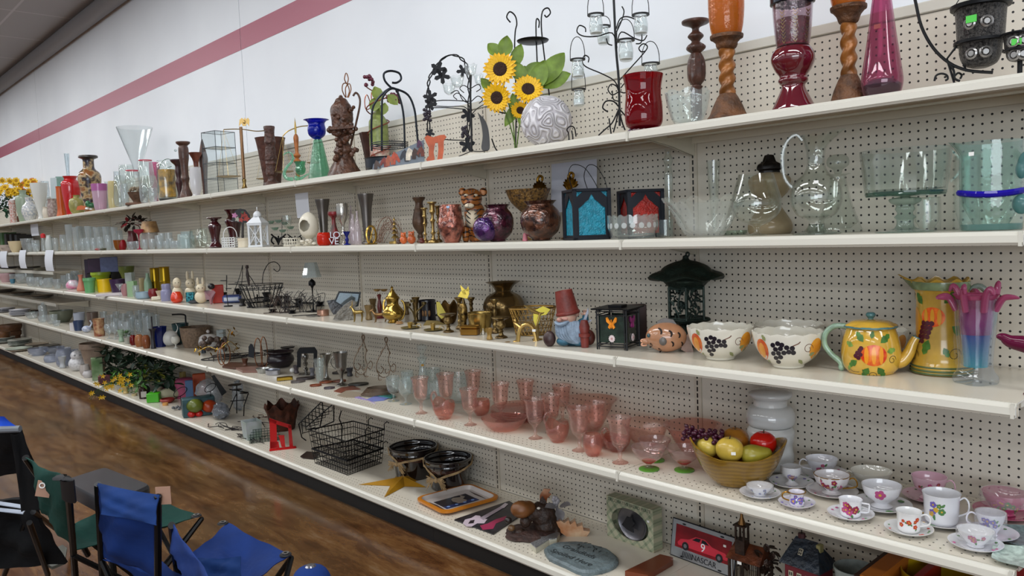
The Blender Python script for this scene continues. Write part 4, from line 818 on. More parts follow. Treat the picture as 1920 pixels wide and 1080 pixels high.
lpt(g,rs([(0,Z(325)),(r*.45,Z(325)),(r*.45,Z(320)),(r*.55,Z(317)),(r*.5,Z(308)),(r*.3,Z(303)),(r*.2,Z(291)),(0,Z(290))],2),20,G('15110f',.4,.5),'burner',mod=lambda a,t_,r_,z_:(r_*(1+.12*T(8*a)),z_))
U('brandy_snifter','big clear brandy snifter in front of the oil lamp','glass',2,1419,327,92,[(.4,0),(.4,.015),(.12,.05),(.16,.15),(.45,.2),(.85,.33),(1,.52),(.85,.78),(.68,1)],CLEAR,zh=.12,t=.003,fl=.2,yf=40)
def swirl(a,t_,r_,z_):return r_*(1+.10*T(a*8+z_*30)*min(1,z_/.05)),z_*(1+.16*max(0,T(a*8+z_*30))if z_>.06 else 1)
U('swirl_bowl','large clear swirled glass bowl with scalloped rim','bowl',2,1322,378,150,[(.42,0),(.45,.03),(.5,.1),(.68,.5),(.88,.85),(1,1)],zd('f9fbfa',.01,milk=.09,edge='8a9690'),zh=.165,t=.006,fl=.08,yf=72,mod=swirl)
U('flat_dish','low clear round dish between the swirl bowl and snifter','dish',2,1375,432,52,[(.8,0),(.95,.3),(1,1)],CLEARG,zh=.3,t=.003)
U('bud_vase','slim clear bud vase with ball neck behind the swirl bowl','vase',2,1256,282,22,[(.9,0),(.9,.02),(.4,.08),(.5,.3),(.75,.7),(.5,.8),(.85,.88),(.45,.95),(.6,1)],CLEAR,zh=.34,t=.002)
U('bud_vase','slim straight clear bud vase right of the ball-necked one','vase',2,1340,302,26,[(.9,0),(.9,.02),(.4,.06),(.5,.3),(.85,.8),(1,1)],CLEAR,zh=.34,t=.002)
U('shot_tumbler','small clear tumbler between candy dish and swirl bowl','glass',2,1248,412,36,[(.9,0),(.92,.1),(1,1)],CLEAR,zh=.07,t=.003)
def scal(n,a0):return lambda a,t_,r_,z_:(r_*(1+.02*T(n*a)),z_*(1+(a0*abs(T(n*a/2))if z_>.02 else 0)))
p_=U('candy_dish','low clear candy dish with frosted dots and scalloped rim','dish',2,1187,408,92,[(.82,0),(.88,.02),(.9,.25),(1,.5),(1,1)],zd('f4f8f6',.02,milk=.06),zh=.065,t=.004,fl=.1,yf=64,mod=scal(18,.15),parts=1,extra=lambda o,P,fa,r,h:[K().at((r*.995)*T(fa+u),(r*.995)*V(fa+u),h*.62,rz=fa+u,ry=yb/2).lat([(0,.0015),(.0095,.001),(.0105,0)],12).put('frosted_dot',zd('e8eeee',.2,milk=.45),o)for u in[i*.35-1.4 for i in range(9)]])
MET=G('20232b',.45,.5)
def lantern(zf,ye,bot_w,zh,col,ze,nm,hand,rzx=0):
 t=ya(2,zf,zh=zh,w=bot_w);t.rz+=rzx;g=t.th(nm,ze,'lantern');h=t(zf,ye)[2];W=bot_w/t.k*.75/2
 def arch(s_):return[(-.62*s_,0),(.62*s_,0),(.62*s_,.62),(.45*s_,.68),(.3*s_,.76),(.14*s_,.82),(0,.95),(-.14*s_,.82),(-.3*s_,.76),(-.45*s_,.68),(-.62*s_,.62)]
 E=K()
 e=.007
 for sx in(-1,1):
  for sy in(-1,1):E.bo((sx*W-e,sy*W-e,0),(sx*W+e,sy*W+e,h))
 E.bo((-W-e,-W-e,h-.008),(W+e,W+e,h+.002));E.bo((-W-e,-W-e,0),(W+e,W+e,.008));E.put('frame',MET,g,sm=False)
 for q in range(4):
  A=yb/2*q;op=arch(W/.8);z0=h*.09;o2=[(x,z0+z*(h*.86))for x,z in op]
  E=K();E.at(rz=A);n=len(o2)
  outer=[(-W,.008),(W,.008),(W,h*.62),(W,h*.72),(W,h*.8),(W*.5,h-.008),(0,h-.008),(-W*.5,h-.008),(-W,h*.8),(-W,h*.72),(-W,h*.62)]
  vs=[(x,-W-.001,z)for x,z in outer]+[(x,-W-.001,z)for x,z in o2]+[(x,-W+.001,z)for x,z in outer]+[(x,-W+.001,z)for x,z in o2]
  fs=[]
  for i in range(n):j=(i+1)%n;fs+=[(i,j,n+j,n+i),(2*n+i,3*n+i,3*n+j,2*n+j),(n+i,n+j,3*n+j,3*n+i)]
  E.add(vs,fs);E.put('fretwork',MET,g,sm=False)
  E=K();E.at(rz=A).bo((-W+.006,-W+.003,.01),(W-.006,-W+.006,h-.01));E.put('glass_pane',G(col,.25,0,.22,70,.8,150,.3),g,sm=False)
 if hand:
  for dy in(-.5,.5):
   E=K();E.tu(t.cv([(zf-30,ye+1),(zf-38,ye-28),(zf-30,ye-46),(zf-8,ye-42),(zf+10,ye-20),(zf+22,ye+1)],4,dy*.02)if dy<0 else t.cv([(zf+5,ye+1),(zf-3,ye-25),(zf+5,ye-46),(zf+22,ye-44),(zf+38,ye-20),(zf+44,ye+1)],4,.02),.0016,5);E.put('wire_handle',BLACKW,g)
 return g
lantern(1101,356,88,.085,'1b8ba6','moroccan style lantern with teal glass arches and black frame','teal_lantern',True,yb/10)
lantern(1202,357,84,.22,'a81c10','moroccan style lantern with red glass arches behind the candy dish','red_lantern',False,yb/10)
for zf,ye,zh,ze in((1012,329,.31,'gold leaf finial stand behind the mosaic compote'),(1070,323,.27,'gold leaf finial stand rising behind the teal lantern')):
 t=ya(2,zf,zh=zh);g=t.th('gilt_leaf_stand',ze,'ornament');GL=G('8a6420',.3,.9)
 K().lat(rs([(0,0),(.04,0),(.04,.005),(.02,.015),(.009,.03),(.012,.08),(.006,t(zf,ye+40)[2]),(.02,t(zf,ye+26)[2]),(0,t(zf,ye+20)[2])],3),14).put('stem',GL,g)
 for k_ in range(9):
  a=-1.3+k_*.325;za=K();b_=t(zf,ye+28,-.008*(k_%2));xa(za,b_,(V(a)*.9,-.25,T(a)),.040+.012*(1-abs(a)/1.3),.018,up=(0,-1,0),bend=-.3);za.put('gilt_leaf',GL,g)
 za=K();za.tu(t.cv([(zf-3,ye+18),(zf-4,ye+8),(zf,ye+1),(zf+5,ye+4),(zf+4,ye+10)],3,-.012),.006,7);za.put('curled_tip',GL,g)
MOSB=G('3c2a1c',.3,.3,col2='a0783c',scale=90,bump=.7,bscale=140)
U('mosaic_compote','wide brown and gold mosaic bowl on stem behind the copper pot','bowl',2,993,356,86,[(.35,0),(.36,.02),(.12,.08),(.1,.45),(.3,.55),(.75,.75),(.95,.95),(1,1)],MOSB,zh=.26,t=.004,fl=.58)
def luster(c1,c2,s=45,b=.5):return G(c1,.12,.55,col2=c2,scale=s,bump=b,bscale=60,coat=.6)
potp=[(.4,0),(.5,.02),(.48,.05),(.85,.22),(1,.48),(.92,.72),(.68,.87),(.66,.92),(.82,1)]
U('crackle_pot','round copper-brown crackle glass pot with flared lip','pot',2,1015,372,76,potp,luster('2c1c1a','6e4430'),zh=.085,t=.003,foot=446)
U('crackle_pot','round dark purple mosaic glass pot behind the iridescent ball','pot',2,934,384,62,potp,luster('1e0f18','5c2438'),zh=.13,t=.003)
t=ya(2,912,zh=.052);r=25/t.k;E=K();E.lat(shell([(r*V(a)*.98,r-r*T(a))for a in[.45+i*.16 for i in range(14)]],.003,.004),30);t.one('iridescent_ball','small iridescent purple and blue glass ball vase','vase',E,luster('241a4a','5a2a6a',30,.6))
U('crackle_vase','rose copper mosaic glass tumbler vase beside the tiger','vase',2,847,384,52,[(.55,0),(.62,.02),(.95,.35),(1,.45),(.88,.7),(.8,.93),(.78,1)],luster('4a2622','b06a58',40,.6),zh=.075,t=.003,yf=10,extra=lambda o,P,fa,r,h:atg(o,((rat(P,h*.93)+.001)*T(fa-.2),(rat(P,h*.93)+.001)*V(fa-.2),h*.93),.014,'a8c4e4',fa-.2),parts=1)
add_t=ya(2,985,zh=.05);E=K();E.lat(rs([(0,0),(.012,0),(.01,.01),(.008,.03),(0,.034)],2),12);add_t.one('small_figurine','tiny pink figurine at the foot of the copper-brown pot','figurine',E,G('a8606a',.3))
t=ya(2,888,zh=.2,w=50);g=t.th('tiger_statue','sitting tiger cub statue with round ears','statue');F=lambda x,y,d=0:t(x,y,d)
def tig_fn(nt,b,N,L):
 tc=N.new('ShaderNodeTexCoord');w=N.new('ShaderNodeTexWave');w.bands_direction='Z';w.inputs['Scale'].default_value=13;w.inputs['Distortion'].default_value=5;w.inputs['Detail Scale'].default_value=2;L.new(tc.outputs['Object'],w.inputs['Vector'])
 L.new(ramp(N,L,w.outputs['Fac'],[(.05,'140c08'),(.2,'8a4a1c'),(.5,'a0602a')]),b.inputs['Base Color']);b.inputs['Roughness'].default_value=.35
TIG=nmt(tig_fn);k_=1/t.k
E=K();E.el(F(893,425,.02),(22*k_,24*k_,34*k_),20,14);E.el(F(890,400,0),(20*k_,18*k_,24*k_),18,12);E.el(F(884,372,-.02),(20*k_,18*k_,19*k_),20,14);E.el(F(880,382,-.045),(10*k_,9*k_,8*k_),14,10)
E.el(F(873,440,-.04),(7*k_,8*k_,18*k_),12,9);E.el(F(893,442,-.04),(7*k_,8*k_,18*k_),12,9);E.el(F(908,440,.03),(12*k_,14*k_,16*k_),12,9)
E.put('body',TIG,g,remesh=.005)
for x in(867,906):za=K();za.el(F(x,360,0),(7.5*k_,4*k_,8*k_),14,10);e_=za.put('ear',TIG,g);za=K();za.el(F(x,361,-4*k_),(4.5*k_,1.5*k_,5*k_),12,8);za.put('inner_ear',G('c98a5a',.5),e_)
for nm_,c_,r_ in(('muzzle',(880,386,-.062),(9,6,5)),('chest',(885,410,-.035),(12,10,17)),('brow',(874,366,-.057),(4,3,2.5)),('brow',(892,366,-.057),(4,3,2.5))):za=K();za.el(F(*c_),tuple(q*k_ for q in r_),16,11);za.put(nm_,G('d8c8ae',.5),g)
za=K();za.el(F(878,379,-.082),(3.4*k_,2.5*k_,2.4*k_),10,7);za.put('nose',G('5a2a20',.3),g)
for x,e in((872,368),(889,368)):za=K();za.el(F(x,e,-.066),(2*k_,1.5*k_,1.8*k_),10,7);za.put('eye',G('0c0a08',.1),g)
za=K()
for s_ in(-1,1):
 for j in range(5):y=396+j*9;za.tu(t.cv([(886+s_*3,y+6),(886+s_*9,y+1),(886+s_*14,y-5)],3,-.062+.004*j),[.0006,.0022,.0028,.003,.0028,.002,.0006][:len(t.cv([(886+s_*3,y+6),(886+s_*9,y+1),(886+s_*14,y-5)],3,0))],5)
for a in([(878,383),(878,388),(872,391)],[(878,388),(884,391)],[(884,355),(884,362)],[(878,356),(880,362)],[(890,356),(888,362)],[(898,372),(903,370)],[(897,378),(903,377)]):za.tu([F(*q,-.079 if q[1]>381 else-.058)for q in a],.0012,4)
za.put('black_stripes',G('100b08',.4),g)
cst=[(.9,0),(1,.02),(.8,.07),(.35,.1),(.25,.2),(.5,.25),(.25,.3),(.3,.5),(.5,.55),(.25,.6),(.3,.72),(.55,.76),(.45,.8),(.5,.95),(.8,.97),(.8,1)]
U('brass_candlestick','tall turned brass candlestick left of the rose copper vase','candlestick',2,813,379,22,cst,BRASS,zh=.07,sld=True)
U('brass_candlestick','slimmer brass candlestick in front of the carved wooden vase','candlestick',2,798,390,16,cst,BRASS,zh=.12,sld=True)
U('brass_candlestick','short brass candlestick half hidden behind the rose copper vase','candlestick',2,823,386,14,cst,BRASSD,zh=.2,sld=True)
U('carved_vase','carved dark wooden vase with fluted belly and scalloped lip','vase',2,789,370,28,[(.5,0),(.55,.03),(.35,.08),(.4,.16),(.3,.2),(.8,.32),(1,.45),(.8,.65),(.52,.82),(.55,.9),(.85,.97),(.8,1)],G('4a3322',.4,.2,.35,30,.3),zh=.25,mod=lambda a,t_,r_,z_:(r_*(1+.04*T(12*a)),z_))
def fgr(s,zf,ye,w,ze,nm,c,zh,by=None,ears=True,c2=None,cat='figurine'):
 t=ya(s,zf,zh=zh,by=by,w=w);g=t.th(nm,ze,cat);h=t(zf,ye)[2];r=w/2/t.k
 za=K();za.el((0,0,h*.34),(r,r*.85,h*.36),14,10);za.el((0,-.1*r,h*.74),(r*.72,r*.7,h*.26),14,10)
 if ears:
  for sx in(-1,1):za.el((sx*r*.5,0,h*.95),(r*.18,r*.14,h*.12),8,6)
 za.put('body',G(c,.3,0,.2,50),g)
 if c2:
  for sx in(-1,1):za=K();za.el((sx*r*.25,-r*.72,h*.78),(r*.12,r*.08,r*.12),8,6);za.put('eye',G(c2,.2),g)
 return g
fgr(2,772,434,16,'small orange owl figurine by the wooden vase','owl_figurine','b0562a',.05,c2='17100c')
fgr(2,757,436,14,'small orange and white squat figurine left of the orange owl','fox_figurine','c9622e',.06,c2='17100c')
fgr(2,791,446,12,'tiny dark red figurine between owl and brass candlestick','bird_figurine','5a2018',.05,ears=False)
fgr(2,748,448,10,'tiny dark brown figurine with white sticker','mouse_figurine','4a3028',.04)
t=ya(2,733,zh=.2);g=t.th('twig_wire_basket','tangled red-brown wire twig tray','basket');yd=random.Random(4);E=K()
for i in range(16):
 x=yd.uniform(702,720);E.tu(t.cv([(x,455),(x+yd.uniform(2,14),425+yd.uniform(-14,14)),(x+yd.uniform(20,36),418+yd.uniform(-12,20)),(x+yd.uniform(34,46),450)],3,yd.uniform(-.04,.04)),.0014,4)
E.put('wires',G('5a3a28',.4,.6),g)
t=ya(2,741,zh=.13);E=K();h=t(741,405)[2]
for i in range(5):E.lat([(0,h*(.2+.16*i)),(.022*(1-i*.18),h*(.2+.16*i)),(0,h*(.36+.16*i))],9)
E.lat([(0,0),(.03,0),(.03,.012),(.004,.014),(.004,h*.3),(0,h*.3)],10);t.one('gold_tree_ornament','small gold tiered tree ornament','ornament',E,G('9c8148',.4,.8))
t=ya(2,696,zh=.08);g=t.th('golden_wheel','upright golden spoked wheel ornament','ornament');c=t(696,438);R0=17/t.k;E=K();E.at(c[0],0,R0*1.02,rz=.6)
E.tu([(R0*.62*T(a*yb/12),0,R0*V(a*yb/12))for a in range(24)],.0055,7,closed=True)
for a in range(6):E.tu([(0,0,0),(R0*.62*T(a*yb/3),0,R0*V(a*yb/3))],.0025,5)
E.put('wheel',G('c2a050',.25,.9),g);K().at(rz=.6).bo((-.03,-.012,0),(.03,.012,.006)).put('base',GOLD,g)
fl=[(.75,0),(.78,.02),(.5,.07),(.45,.12),(.55,.35),(.68,.7),(.98,.97),(1,1)]
U('pewter_vase','tall grey pewter flute vase behind the golden wheel','vase',2,690,364,30,fl,PEWTER,zh=.23,t=.003)
U('pewter_vase','tall grey pewter flute vase behind the red glass pumpkin','vase',2,609,374,27,fl,PEWTER,zh=.21,t=.003)
U('silver_goblet','silver goblet with round monogram on cobalt stem','goblet',2,645,382,23,[(.5,0),(.5,.02),(.15,.08),(.2,.2),(.5,.25),(.3,.32),(.2,.4),(.3,.5),(.9,.68),(1,.85),(.92,1)],G('b8b4ac',.2,.8),zh=.14,t=.002,fl=.55)
U('cobalt_candlestick','cobalt blue glass candlestick under the silver goblet','candlestick',2,651,434,15,[(.9,0),(.9,.05),(.3,.15),(.5,.4),(.3,.6),(.6,.8),(1,1)],zd('1c2a9a',.03,milk=.4),zh=.05,sld=True)
for zf,ye,w,ze,zh in((664,402,14,'clear tapered glass bottle nearest the pink-tinted one',.1),(672,396,13,'clear glass bottle with pink tint by the golden wheel',.05),(661,386,12,'clear twisted glass stopper bottle behind the silver goblet',.2)):
 U('glass_bottle',ze,'bottle',2,zf,ye,w,[(.9,0),(1,.05),(1,.4),(.5,.75),(.3,.9),(.4,1)],zd('f3eef0',.03,milk=.15),zh=zh,t=.002)
U('banded_bud_vase','dark bud vase with red centre band and dish top','vase',2,628,397,20,[(.7,0),(.85,.05),(1,.25),(.6,.5),(.4,.65),(.4,.8),(1,.9),(1,1)],G('3a2a26',.3,0,col2='8a1c24',scale=14),zh=.12)
U('red_pumpkin_bowl','small bright orange-red glass pumpkin bowl','bowl',2,608,436,25,[(.7,0),(.9,.1),(1,.45),(.95,.8),(.8,1)],zd('e0341c',.03,milk=.45),zh=.05,t=.002,mod=lambda a,t_,r_,z_:(r_*(1+.05*abs(T(a*5))),z_))
t=ya(2,627,zh=.035);
def text(o,s,size,loc,rot,m,ext=.001,name='lettering',al='CENTER',sx=1):
 c=bpy.data.curves.new(name,'FONT');c.body=s;c.size=size;c.extrude=ext;c.align_x=al;c.align_y='CENTER';c.materials.append(m)
 tmp=bpy.data.objects.new(name,c);me=bpy.data.meshes.new_from_object(tmp);bpy.data.objects.remove(tmp);bpy.data.curves.remove(c)
 q=bpy.data.objects.new(name,me);COL.objects.link(q);q.parent=o;q.location=loc;q.rotation_euler=rot;q.scale=(sx,1,1);return q
g=t.th('letter_block','stacked white letters block spelling love','letters');kk=1/t.k
for s_,x,y in(('L',622,441),('O',631,441),('V',622,453),('E',631,453)):text(g,s_,17*kk,t(x,y),(yb/2,0,0),G('c9ccd6',.4),.006,'white_letter')
t=ya(2,581,zh=.11,w=36);g=t.th('teardrop_candle_pod','cream teardrop ceramic pod with round opening','candle holder');r=18/t.k;Z=lambda y:t(581,y)[2]
ang=lambda a:((a-(-yb/2-.55)+yb)%(2*yb))-yb
pr=rs([(r*.3,Z(447)),(r*.8,Z(440)),(r*1.0,Z(425)),(r*.85,Z(410)),(r*.45,Z(401)),(r*.12,Z(398)),(0,Z(397))],4)
yf=72;full=rs(pr,3)+[(max(a-.004,0),b-.003)for a,b in reversed(rs(pr,3))]
m0=K();m0.lat(full,yf)
keep=[]
for f in m0.f:
 cx=sum(m0.v[i][0]for i in f)/len(f);cy=sum(m0.v[i][1]for i in f)/len(f);cz=sum(m0.v[i][2]for i in f)/len(f)
 if((ang(math.atan2(cy,cx))/.62)**2+((cz-Z(423))/(Z(412)-Z(423)))**2>1)or math.hypot(cx,cy)<r*.2:keep.append(f)
m0.m=[0]*len(keep);m0.f=keep;m0.put('pod',G('d9d3c2',.4),g)
lpt(g,rs([(0,0),(r*.7,0),(r*.7,.004),(r*.5,.012),(r*.3,Z(450)),(r*.4,Z(447)),(0,Z(446))],3),22,G('d0cab8',.4),'pierced_foot')
t=ya(2,570,zh=.05);E=K();yd=random.Random(2)
for i in range(9):E.el(t(566+yd.uniform(0,24),454+yd.uniform(-5,3),yd.uniform(-.02,.02)),(.014,.012,.009),8,6)
E.bo(tuple(a-.02*(i==0)for i,a in enumerate(t(560,459)))[:2]+(0,),tuple(t(592,459))[:2]+(.004,));t.one('coral_cluster','pile of small white shells at the foot of the teardrop pod','shells',E,G('d6d0c0',.6,0,.2,60))
t=ya(2,548,zh=.07,w=28);r=15/t.k;E=K();E.at(sy=.7)
for i in range(3):E.tu([(r*T(a*yb/10),r*V(a*yb/10),.006+i*.02)for a in range(20)],.003,5,closed=True)
for a in range(20):E.tu([(r*T(a*yb/10+.1),r*V(a*yb/10+.1),.002),(r*T(a*yb/10-.1),r*V(a*yb/10-.1),.05)],.002,4)
t.one('white_wire_dish','small white openwork oval basket beside the pod','basket',E,G('cfcabb',.4))
for zf,ze,zh in((522,'black wire fleur candle holder beside the white lantern',.07),(553,'black wire fleur candle holder behind the openwork basket',.16)):
 t=ya(2,zf,zh=zh);g=t.th('fleur_candle_holder',ze,'candle holder');E=K();o_=zf-522
 for a in([(522,459),(520,448),(512,444),(509,452),(514,458)],[(522,459),(524,448),(532,444),(535,452),(530,458)],[(521,455),(516,446),(508,439)],[(523,455),(528,446),(536,439)],[(522,459),(522,442)]):E.tu(t.cv([(q[0]+o_,q[1])for q in a]),.0055 if zh<.1 else .004,6)
 E.put('scrolls',BLACKM,g);lpt(g,[(0,.0),(.03,0),(.03,.004),(0,.004)],14,BLACKM,'base')
U('etched_goblet','faint clear glass goblet on the shelf above black scroll holder','goblet',2,541,404,16,[(.7,0),(.7,.02),(.12,.1),(.15,.5),(.9,.7),(1,1)],CLEAR,zh=.3,t=.002)
t=ya(2,533,zh=.3);g=t.th('green_glass_tiers','stack of small pale green glass votive dishes on wire','candle holder');
for i,(x,y)in enumerate(((508,420),(522,418),(534,422),(545,430),(516,432),(530,436))):c=t(x,y);lpt(g,shell([(.012,0),(.022,.012),(.024,.02)],.002,.003),14,zd('cfe0d8',.03,milk=.15),'votive_dish',c)
K().tu(t.cv([(528,458),(529,420),(528,408)]),.002,5).put('wire',BLACKW,g)
t=ya(2,486,zh=.1,w=34);g=t.th('white_lantern','small white metal lantern with cross braced sides and domed top','lantern');h=t(486,419)[2];W=.042;WL=G('d4d8dc',.4)
E=K();E.at(rz=-.5)
for sx in(-1,1):
 for sy in(-1,1):E.bo((sx*W-.006,sy*W-.006,0),(sx*W+.006,sy*W+.006,h))
E.bo((-W-.008,-W-.008,0),(W+.008,W+.008,.012));E.bo((-W-.008,-W-.008,h-.012),(W+.008,W+.008,h));E.put('frame',WL,g,sm=False)
E=K()
for q in range(4):
 E.at(rz=-.5+q*yb/2)
 for s_ in(-1,1):E.tu([(-s_*W,-W,.012),(0,-W-.001*s_,h/2),(s_*W,-W,h-.012)],.0025,5)
E.put('cross_brace',WL,g)
E=K();E.at(rz=-.5+yb/4);E.lat([(0,h),(W*1.75,h),(W*1.75,h+.004),(W*.6,h+.045),(W*.55,h+.05),(0,h+.05)],4);E.at();E.lat(rs([(W*.6,h+.045),(W*.6,h+.06),(W*.3,h+.078),(0,h+.08)],3),18);E.tu([(.0,.016*T(a*yb/7),h+.09+.016*V(a*yb/7))for a in range(14)],.0025,5,closed=True);E.put('roof',WL,g,angle=30)
t=ya(2,433,zh=.07,w=30);g=t.th('white_square_basket','white plastic slatted basket with hoop handle','basket');h=t(433,445)[2];W=15/t.k*.8;E=K()
for q in range(4):
 E.at(rz=-.35+q*yb/2)
 for j in range(5):E.bo((-W,-W,j*h/4.4),(W,-W+.003,j*h/4.4+.006))
 for j in range(6):E.bo((-W+j*W/2.6-.002,-W,0),(-W+j*W/2.6+.002,-W+.003,h))
E.at(rz=-.35).bo((-W,-W,0),(W,W,.003));E.put('sides',WHITEM,g,sm=False)
K().tu([(W*T(a*yb/12),0,h+.07*V(a*yb/12)**.8)for a in range(13)],.003,6).put('hoop_handle',WHITEM,g)
t=ya(2,459,zh=.09,w=22);g=t.th('white_keepsake_box','small cream oval box with tiny red pattern beside the basket','box');h=t(459,446)[2];r=12/t.k
lpt(g,[(0,0),(r,0),(r,h*.7),(0,h*.7)],22,G('d4cab4',.4),'body');lpt(g,[(0,h*.7),(r*1.04,h*.7),(r*1.04,h*.98),(0,h)],22,G('cfc2aa',.4),'lid')
BV=G('3a0e14',.08,coat=1)
U('flared_burgundy_vase','glossy burgundy vase with pinched waist and wide lip','vase',2,405,408,27,[(.75,0),(.9,.03),(.8,.08),(.55,.2),(.6,.4),(.85,.68),(.8,.76),(.45,.86),(.5,.9),(1,.97),(1,1)],BV,zh=.06)
U('burgundy_vase','wide burgundy vase with dark angled lip behind the floral dish','vase',2,441,393,32,[(.6,0),(.7,.03),(.55,.2),(.8,.55),(1,.7),(.6,.82),(.95,.97),(1,1)],BV,zh=.2)
t=ya(2,455,zh=.16);g=t.th('floral_fan_dish','black fan-shaped dish painted with pink and red flowers','dish');E=K()
E.prm(t.xz([(436,405),(441,395),(450,391),(460,393),(468,403),(472,416),(460,418),(446,417),(434,414)]),-.006,.006);E.put('dish',G('221c1c',.2),g)
for x,y,s_,c_ in((440,404,4.5,'c07aa8'),(445,411,4,'a8a89a'),(457,403,5,'b8382c'),(462,410,5,'c24030'),(452,412,4,'b23a30'),(455,399,3,'4a6a4a')):
 c=t(x,y);za=K();za.prm([(c[0]+a,c[2]+b_)for a,b_ in[(s_/t.k*(1+.3*T(5*q*yb/10))*T(q*yb/10),s_/t.k*(1+.3*T(5*q*yb/10))*V(q*yb/10))for q in range(20)]],-.0075,-.006);za.put('painted_flower',G(c_,.4),g,sm=False)
K().tu([t(455,418),t(455,440),t(455,460)],.009,8).put('stand',G('2a2220',.4),g)
for i,(zf,ye,w,ze,pr,zh)in enumerate(((374,430,32,'clear round glass bowl stack by the burgundy vase',[(.5,0),(.7,.1),(1,.5),(.9,1)],.08),(385,427,26,'clear globe glass vase right behind the bowl stack',[(.5,0),(.9,.2),(1,.5),(.6,.9),(.7,1)],.2),(352,434,26,'frosted square glass jar with grey green lid',[(1,0),(1,.7),(.8,.78),(.85,1)],.1),(363,447,14,'small clear votive cup before the glass bowls',[(.7,0),(1,1)],.04))):
 U('clear_glass_jar',ze,'jar',2,zf,ye,w,pr,zd('e6eeee',.04,milk=.16)if i==2 else CLEAR,zh=zh,t=.002)
cl=zd('f2f5f6',.04,milk=.09)
tall=[(.75,0),(.8,.04),(.7,.2),(.85,.6),(1,1)]
i=0
spots=[(132,421,13,.06),(144,426,11,.08),(151,424,10,.14),(160,425,11,.2),(168,424,12,.1),(176,425,11,.22),(184,426,12,.12),(193,425,11,.24),(201,425,12,.14),(209,425,12,.26),(217,426,12,.16),(204,441,11,.05),(188,444,11,.05),(176,446,10,.05),(165,446,10,.05),(156,447,10,.05),(105,446,10,.1),(95,444,12,.16)]
first=None
ORD=['first','second','third','fourth','fifth','sixth','seventh','eighth','ninth','tenth','eleventh','twelfth','thirteenth','fourteenth','fifteenth','sixteenth','seventeenth','eighteenth','nineteenth','twentieth']
for q_,(zf,ye,w,zh)in enumerate(sorted(spots)):
 big=ye<430
 U('clear_tumbler',('tall'if big else'short')+' clear glass, '+ORD[q_]+' from left in the second shelf glassware crowd','glass',2,zf,ye,w,tall if big else[(.6,0),(.9,.3),(1,.7),(.85,1)],cl,zh=zh,t=.002,yf=14,gr_='clear glassware crowd on second shelf')
U('salt_shaker','clear shaker with red cap at far left of second shelf','shaker',2,83,446,9,[(.9,0),(1,.1),(.8,.8),(.6,1)],cl,zh=.07,t=.002,parts=1,extra=lambda o,P,fa,r,h:lpt(o,[(0,h),(r*.9,h),(r*.95,h*1.25),(0,h*1.35)],12,G('c22a30',.4),'cap'))
U('milk_jar','round white-frosted jar right of the red-capped shaker','jar',2,93,441,12,[(.7,0),(1,.2),(1,.6),(.6,.9),(.6,1)],zd('e8ecec',.1,milk=.4),zh=.05,t=.002)
t=ya(2,250,zh=.2);g=t.th('dried_flower_vase','dark red vase of drooping dark leaves and blooms','flower arrangement')
lpt(g,shell(rs([(.03,0),(.05,.06),(.035,.13),(.04,.17)],3),.003,.01),18,G('4a1014',.3),'vase')
E=K();c=t(252,419);bush(E,c,(.12,.05,.05),60,.06,.04,21,-.8);E.put('dark_leaves',G('2a2018',.6,0,.3),g);E=K();bush(E,t(244,420,-.04),(.07,.04,.05),14,.06,.03,5);E.put('red_leaves',G('7a1420',.5),g)
t=ya(2,230,zh=.08);g=t.th('red_glass_candy_jar','bright red glass jar beside the dark flower vase','jar');lpt(g,shell(rs([(.025,0),(.035,.03),(.03,.07),(.02,.09)],3),.002,.006),16,zd('b81626',.03,milk=.35),'body')
U('amber_leaf_bowl','small amber glass leaf bowl at the shelf edge','bowl',2,223,450,18,[(.5,0),(.8,.3),(1,1)],zd('a5601c',.03,milk=.4),zh=.04)
for zf,ze,c_ in((184,'tiny painted fruit ornament lying at shelf edge, pink end','a85a58'),(194,'tiny dark green ornament lying at shelf edge','4a4a38')):
 t=ya(2,zf,zh=.035);E=K();E.el((0,0,.012),(.03,.014,.012),10,7);t.one('small_ornament',ze,'ornament',E,G(c_,.4,0,.3,40))
U('pink_cup','pink glass dish atop stem right of the dark flower vase','glass',2,262,430,18,[(.5,0),(.5,.04),(.12,.1),(.15,.7),(.8,.85),(1,1)],zd('d0406a',.03,milk=.3),zh=.08)
t=ya(2,283,zh=.16,w=34);g=t.th('stained_lampshade','small tan stained-glass style lampshade jar','candle holder');r=17/t.k;zb=t(283,436)[2];zt=t(283,415)[2]
lpt(g,[(r*1.0,zb),(r*.98,zb+.004),(r*.72,zt),(r*.68,zt),(r*.95,zb)],18,G('8a6a4a',.4,0,col2='b08a5a',scale=40),'shade');lpt(g,shell([(r*.6,0),(r*.8,.02),(r*.8,zb)],.003,.01),18,zd('e0dcd8',.04,milk=.25),'glass_base')
for i_,(zf,ye,w,zh)in enumerate(sorted(((246,453,13,.04),(258,452,12,.05),(272,449,12,.07),(286,448,12,.05),(298,441,12,.12),(305,437,12,.2),(312,452,12,.05),(326,452,14,.05),(300,452,10,.04),(318,436,13,.22),(272,442,10,.22)))):
 U('votive_glass','small clear votive glass, '+ORD[i_]+' from left beyond the red glass jar','glass',2,zf,ye,w,[(.7,0),(.95,.4),(1,1)],cl,zh=zh,t=.002,yf=14,gr_='clear votive glasses on second shelf')
U('square_canister','pale square glass canister with dark green lid','jar',2,345,439,22,[(1,0),(1,.8),(.95,.8),(.95,1)],zd('dfe8e6',.05,milk=.35),zh=.16,t=.002,yf=4,spr=False)
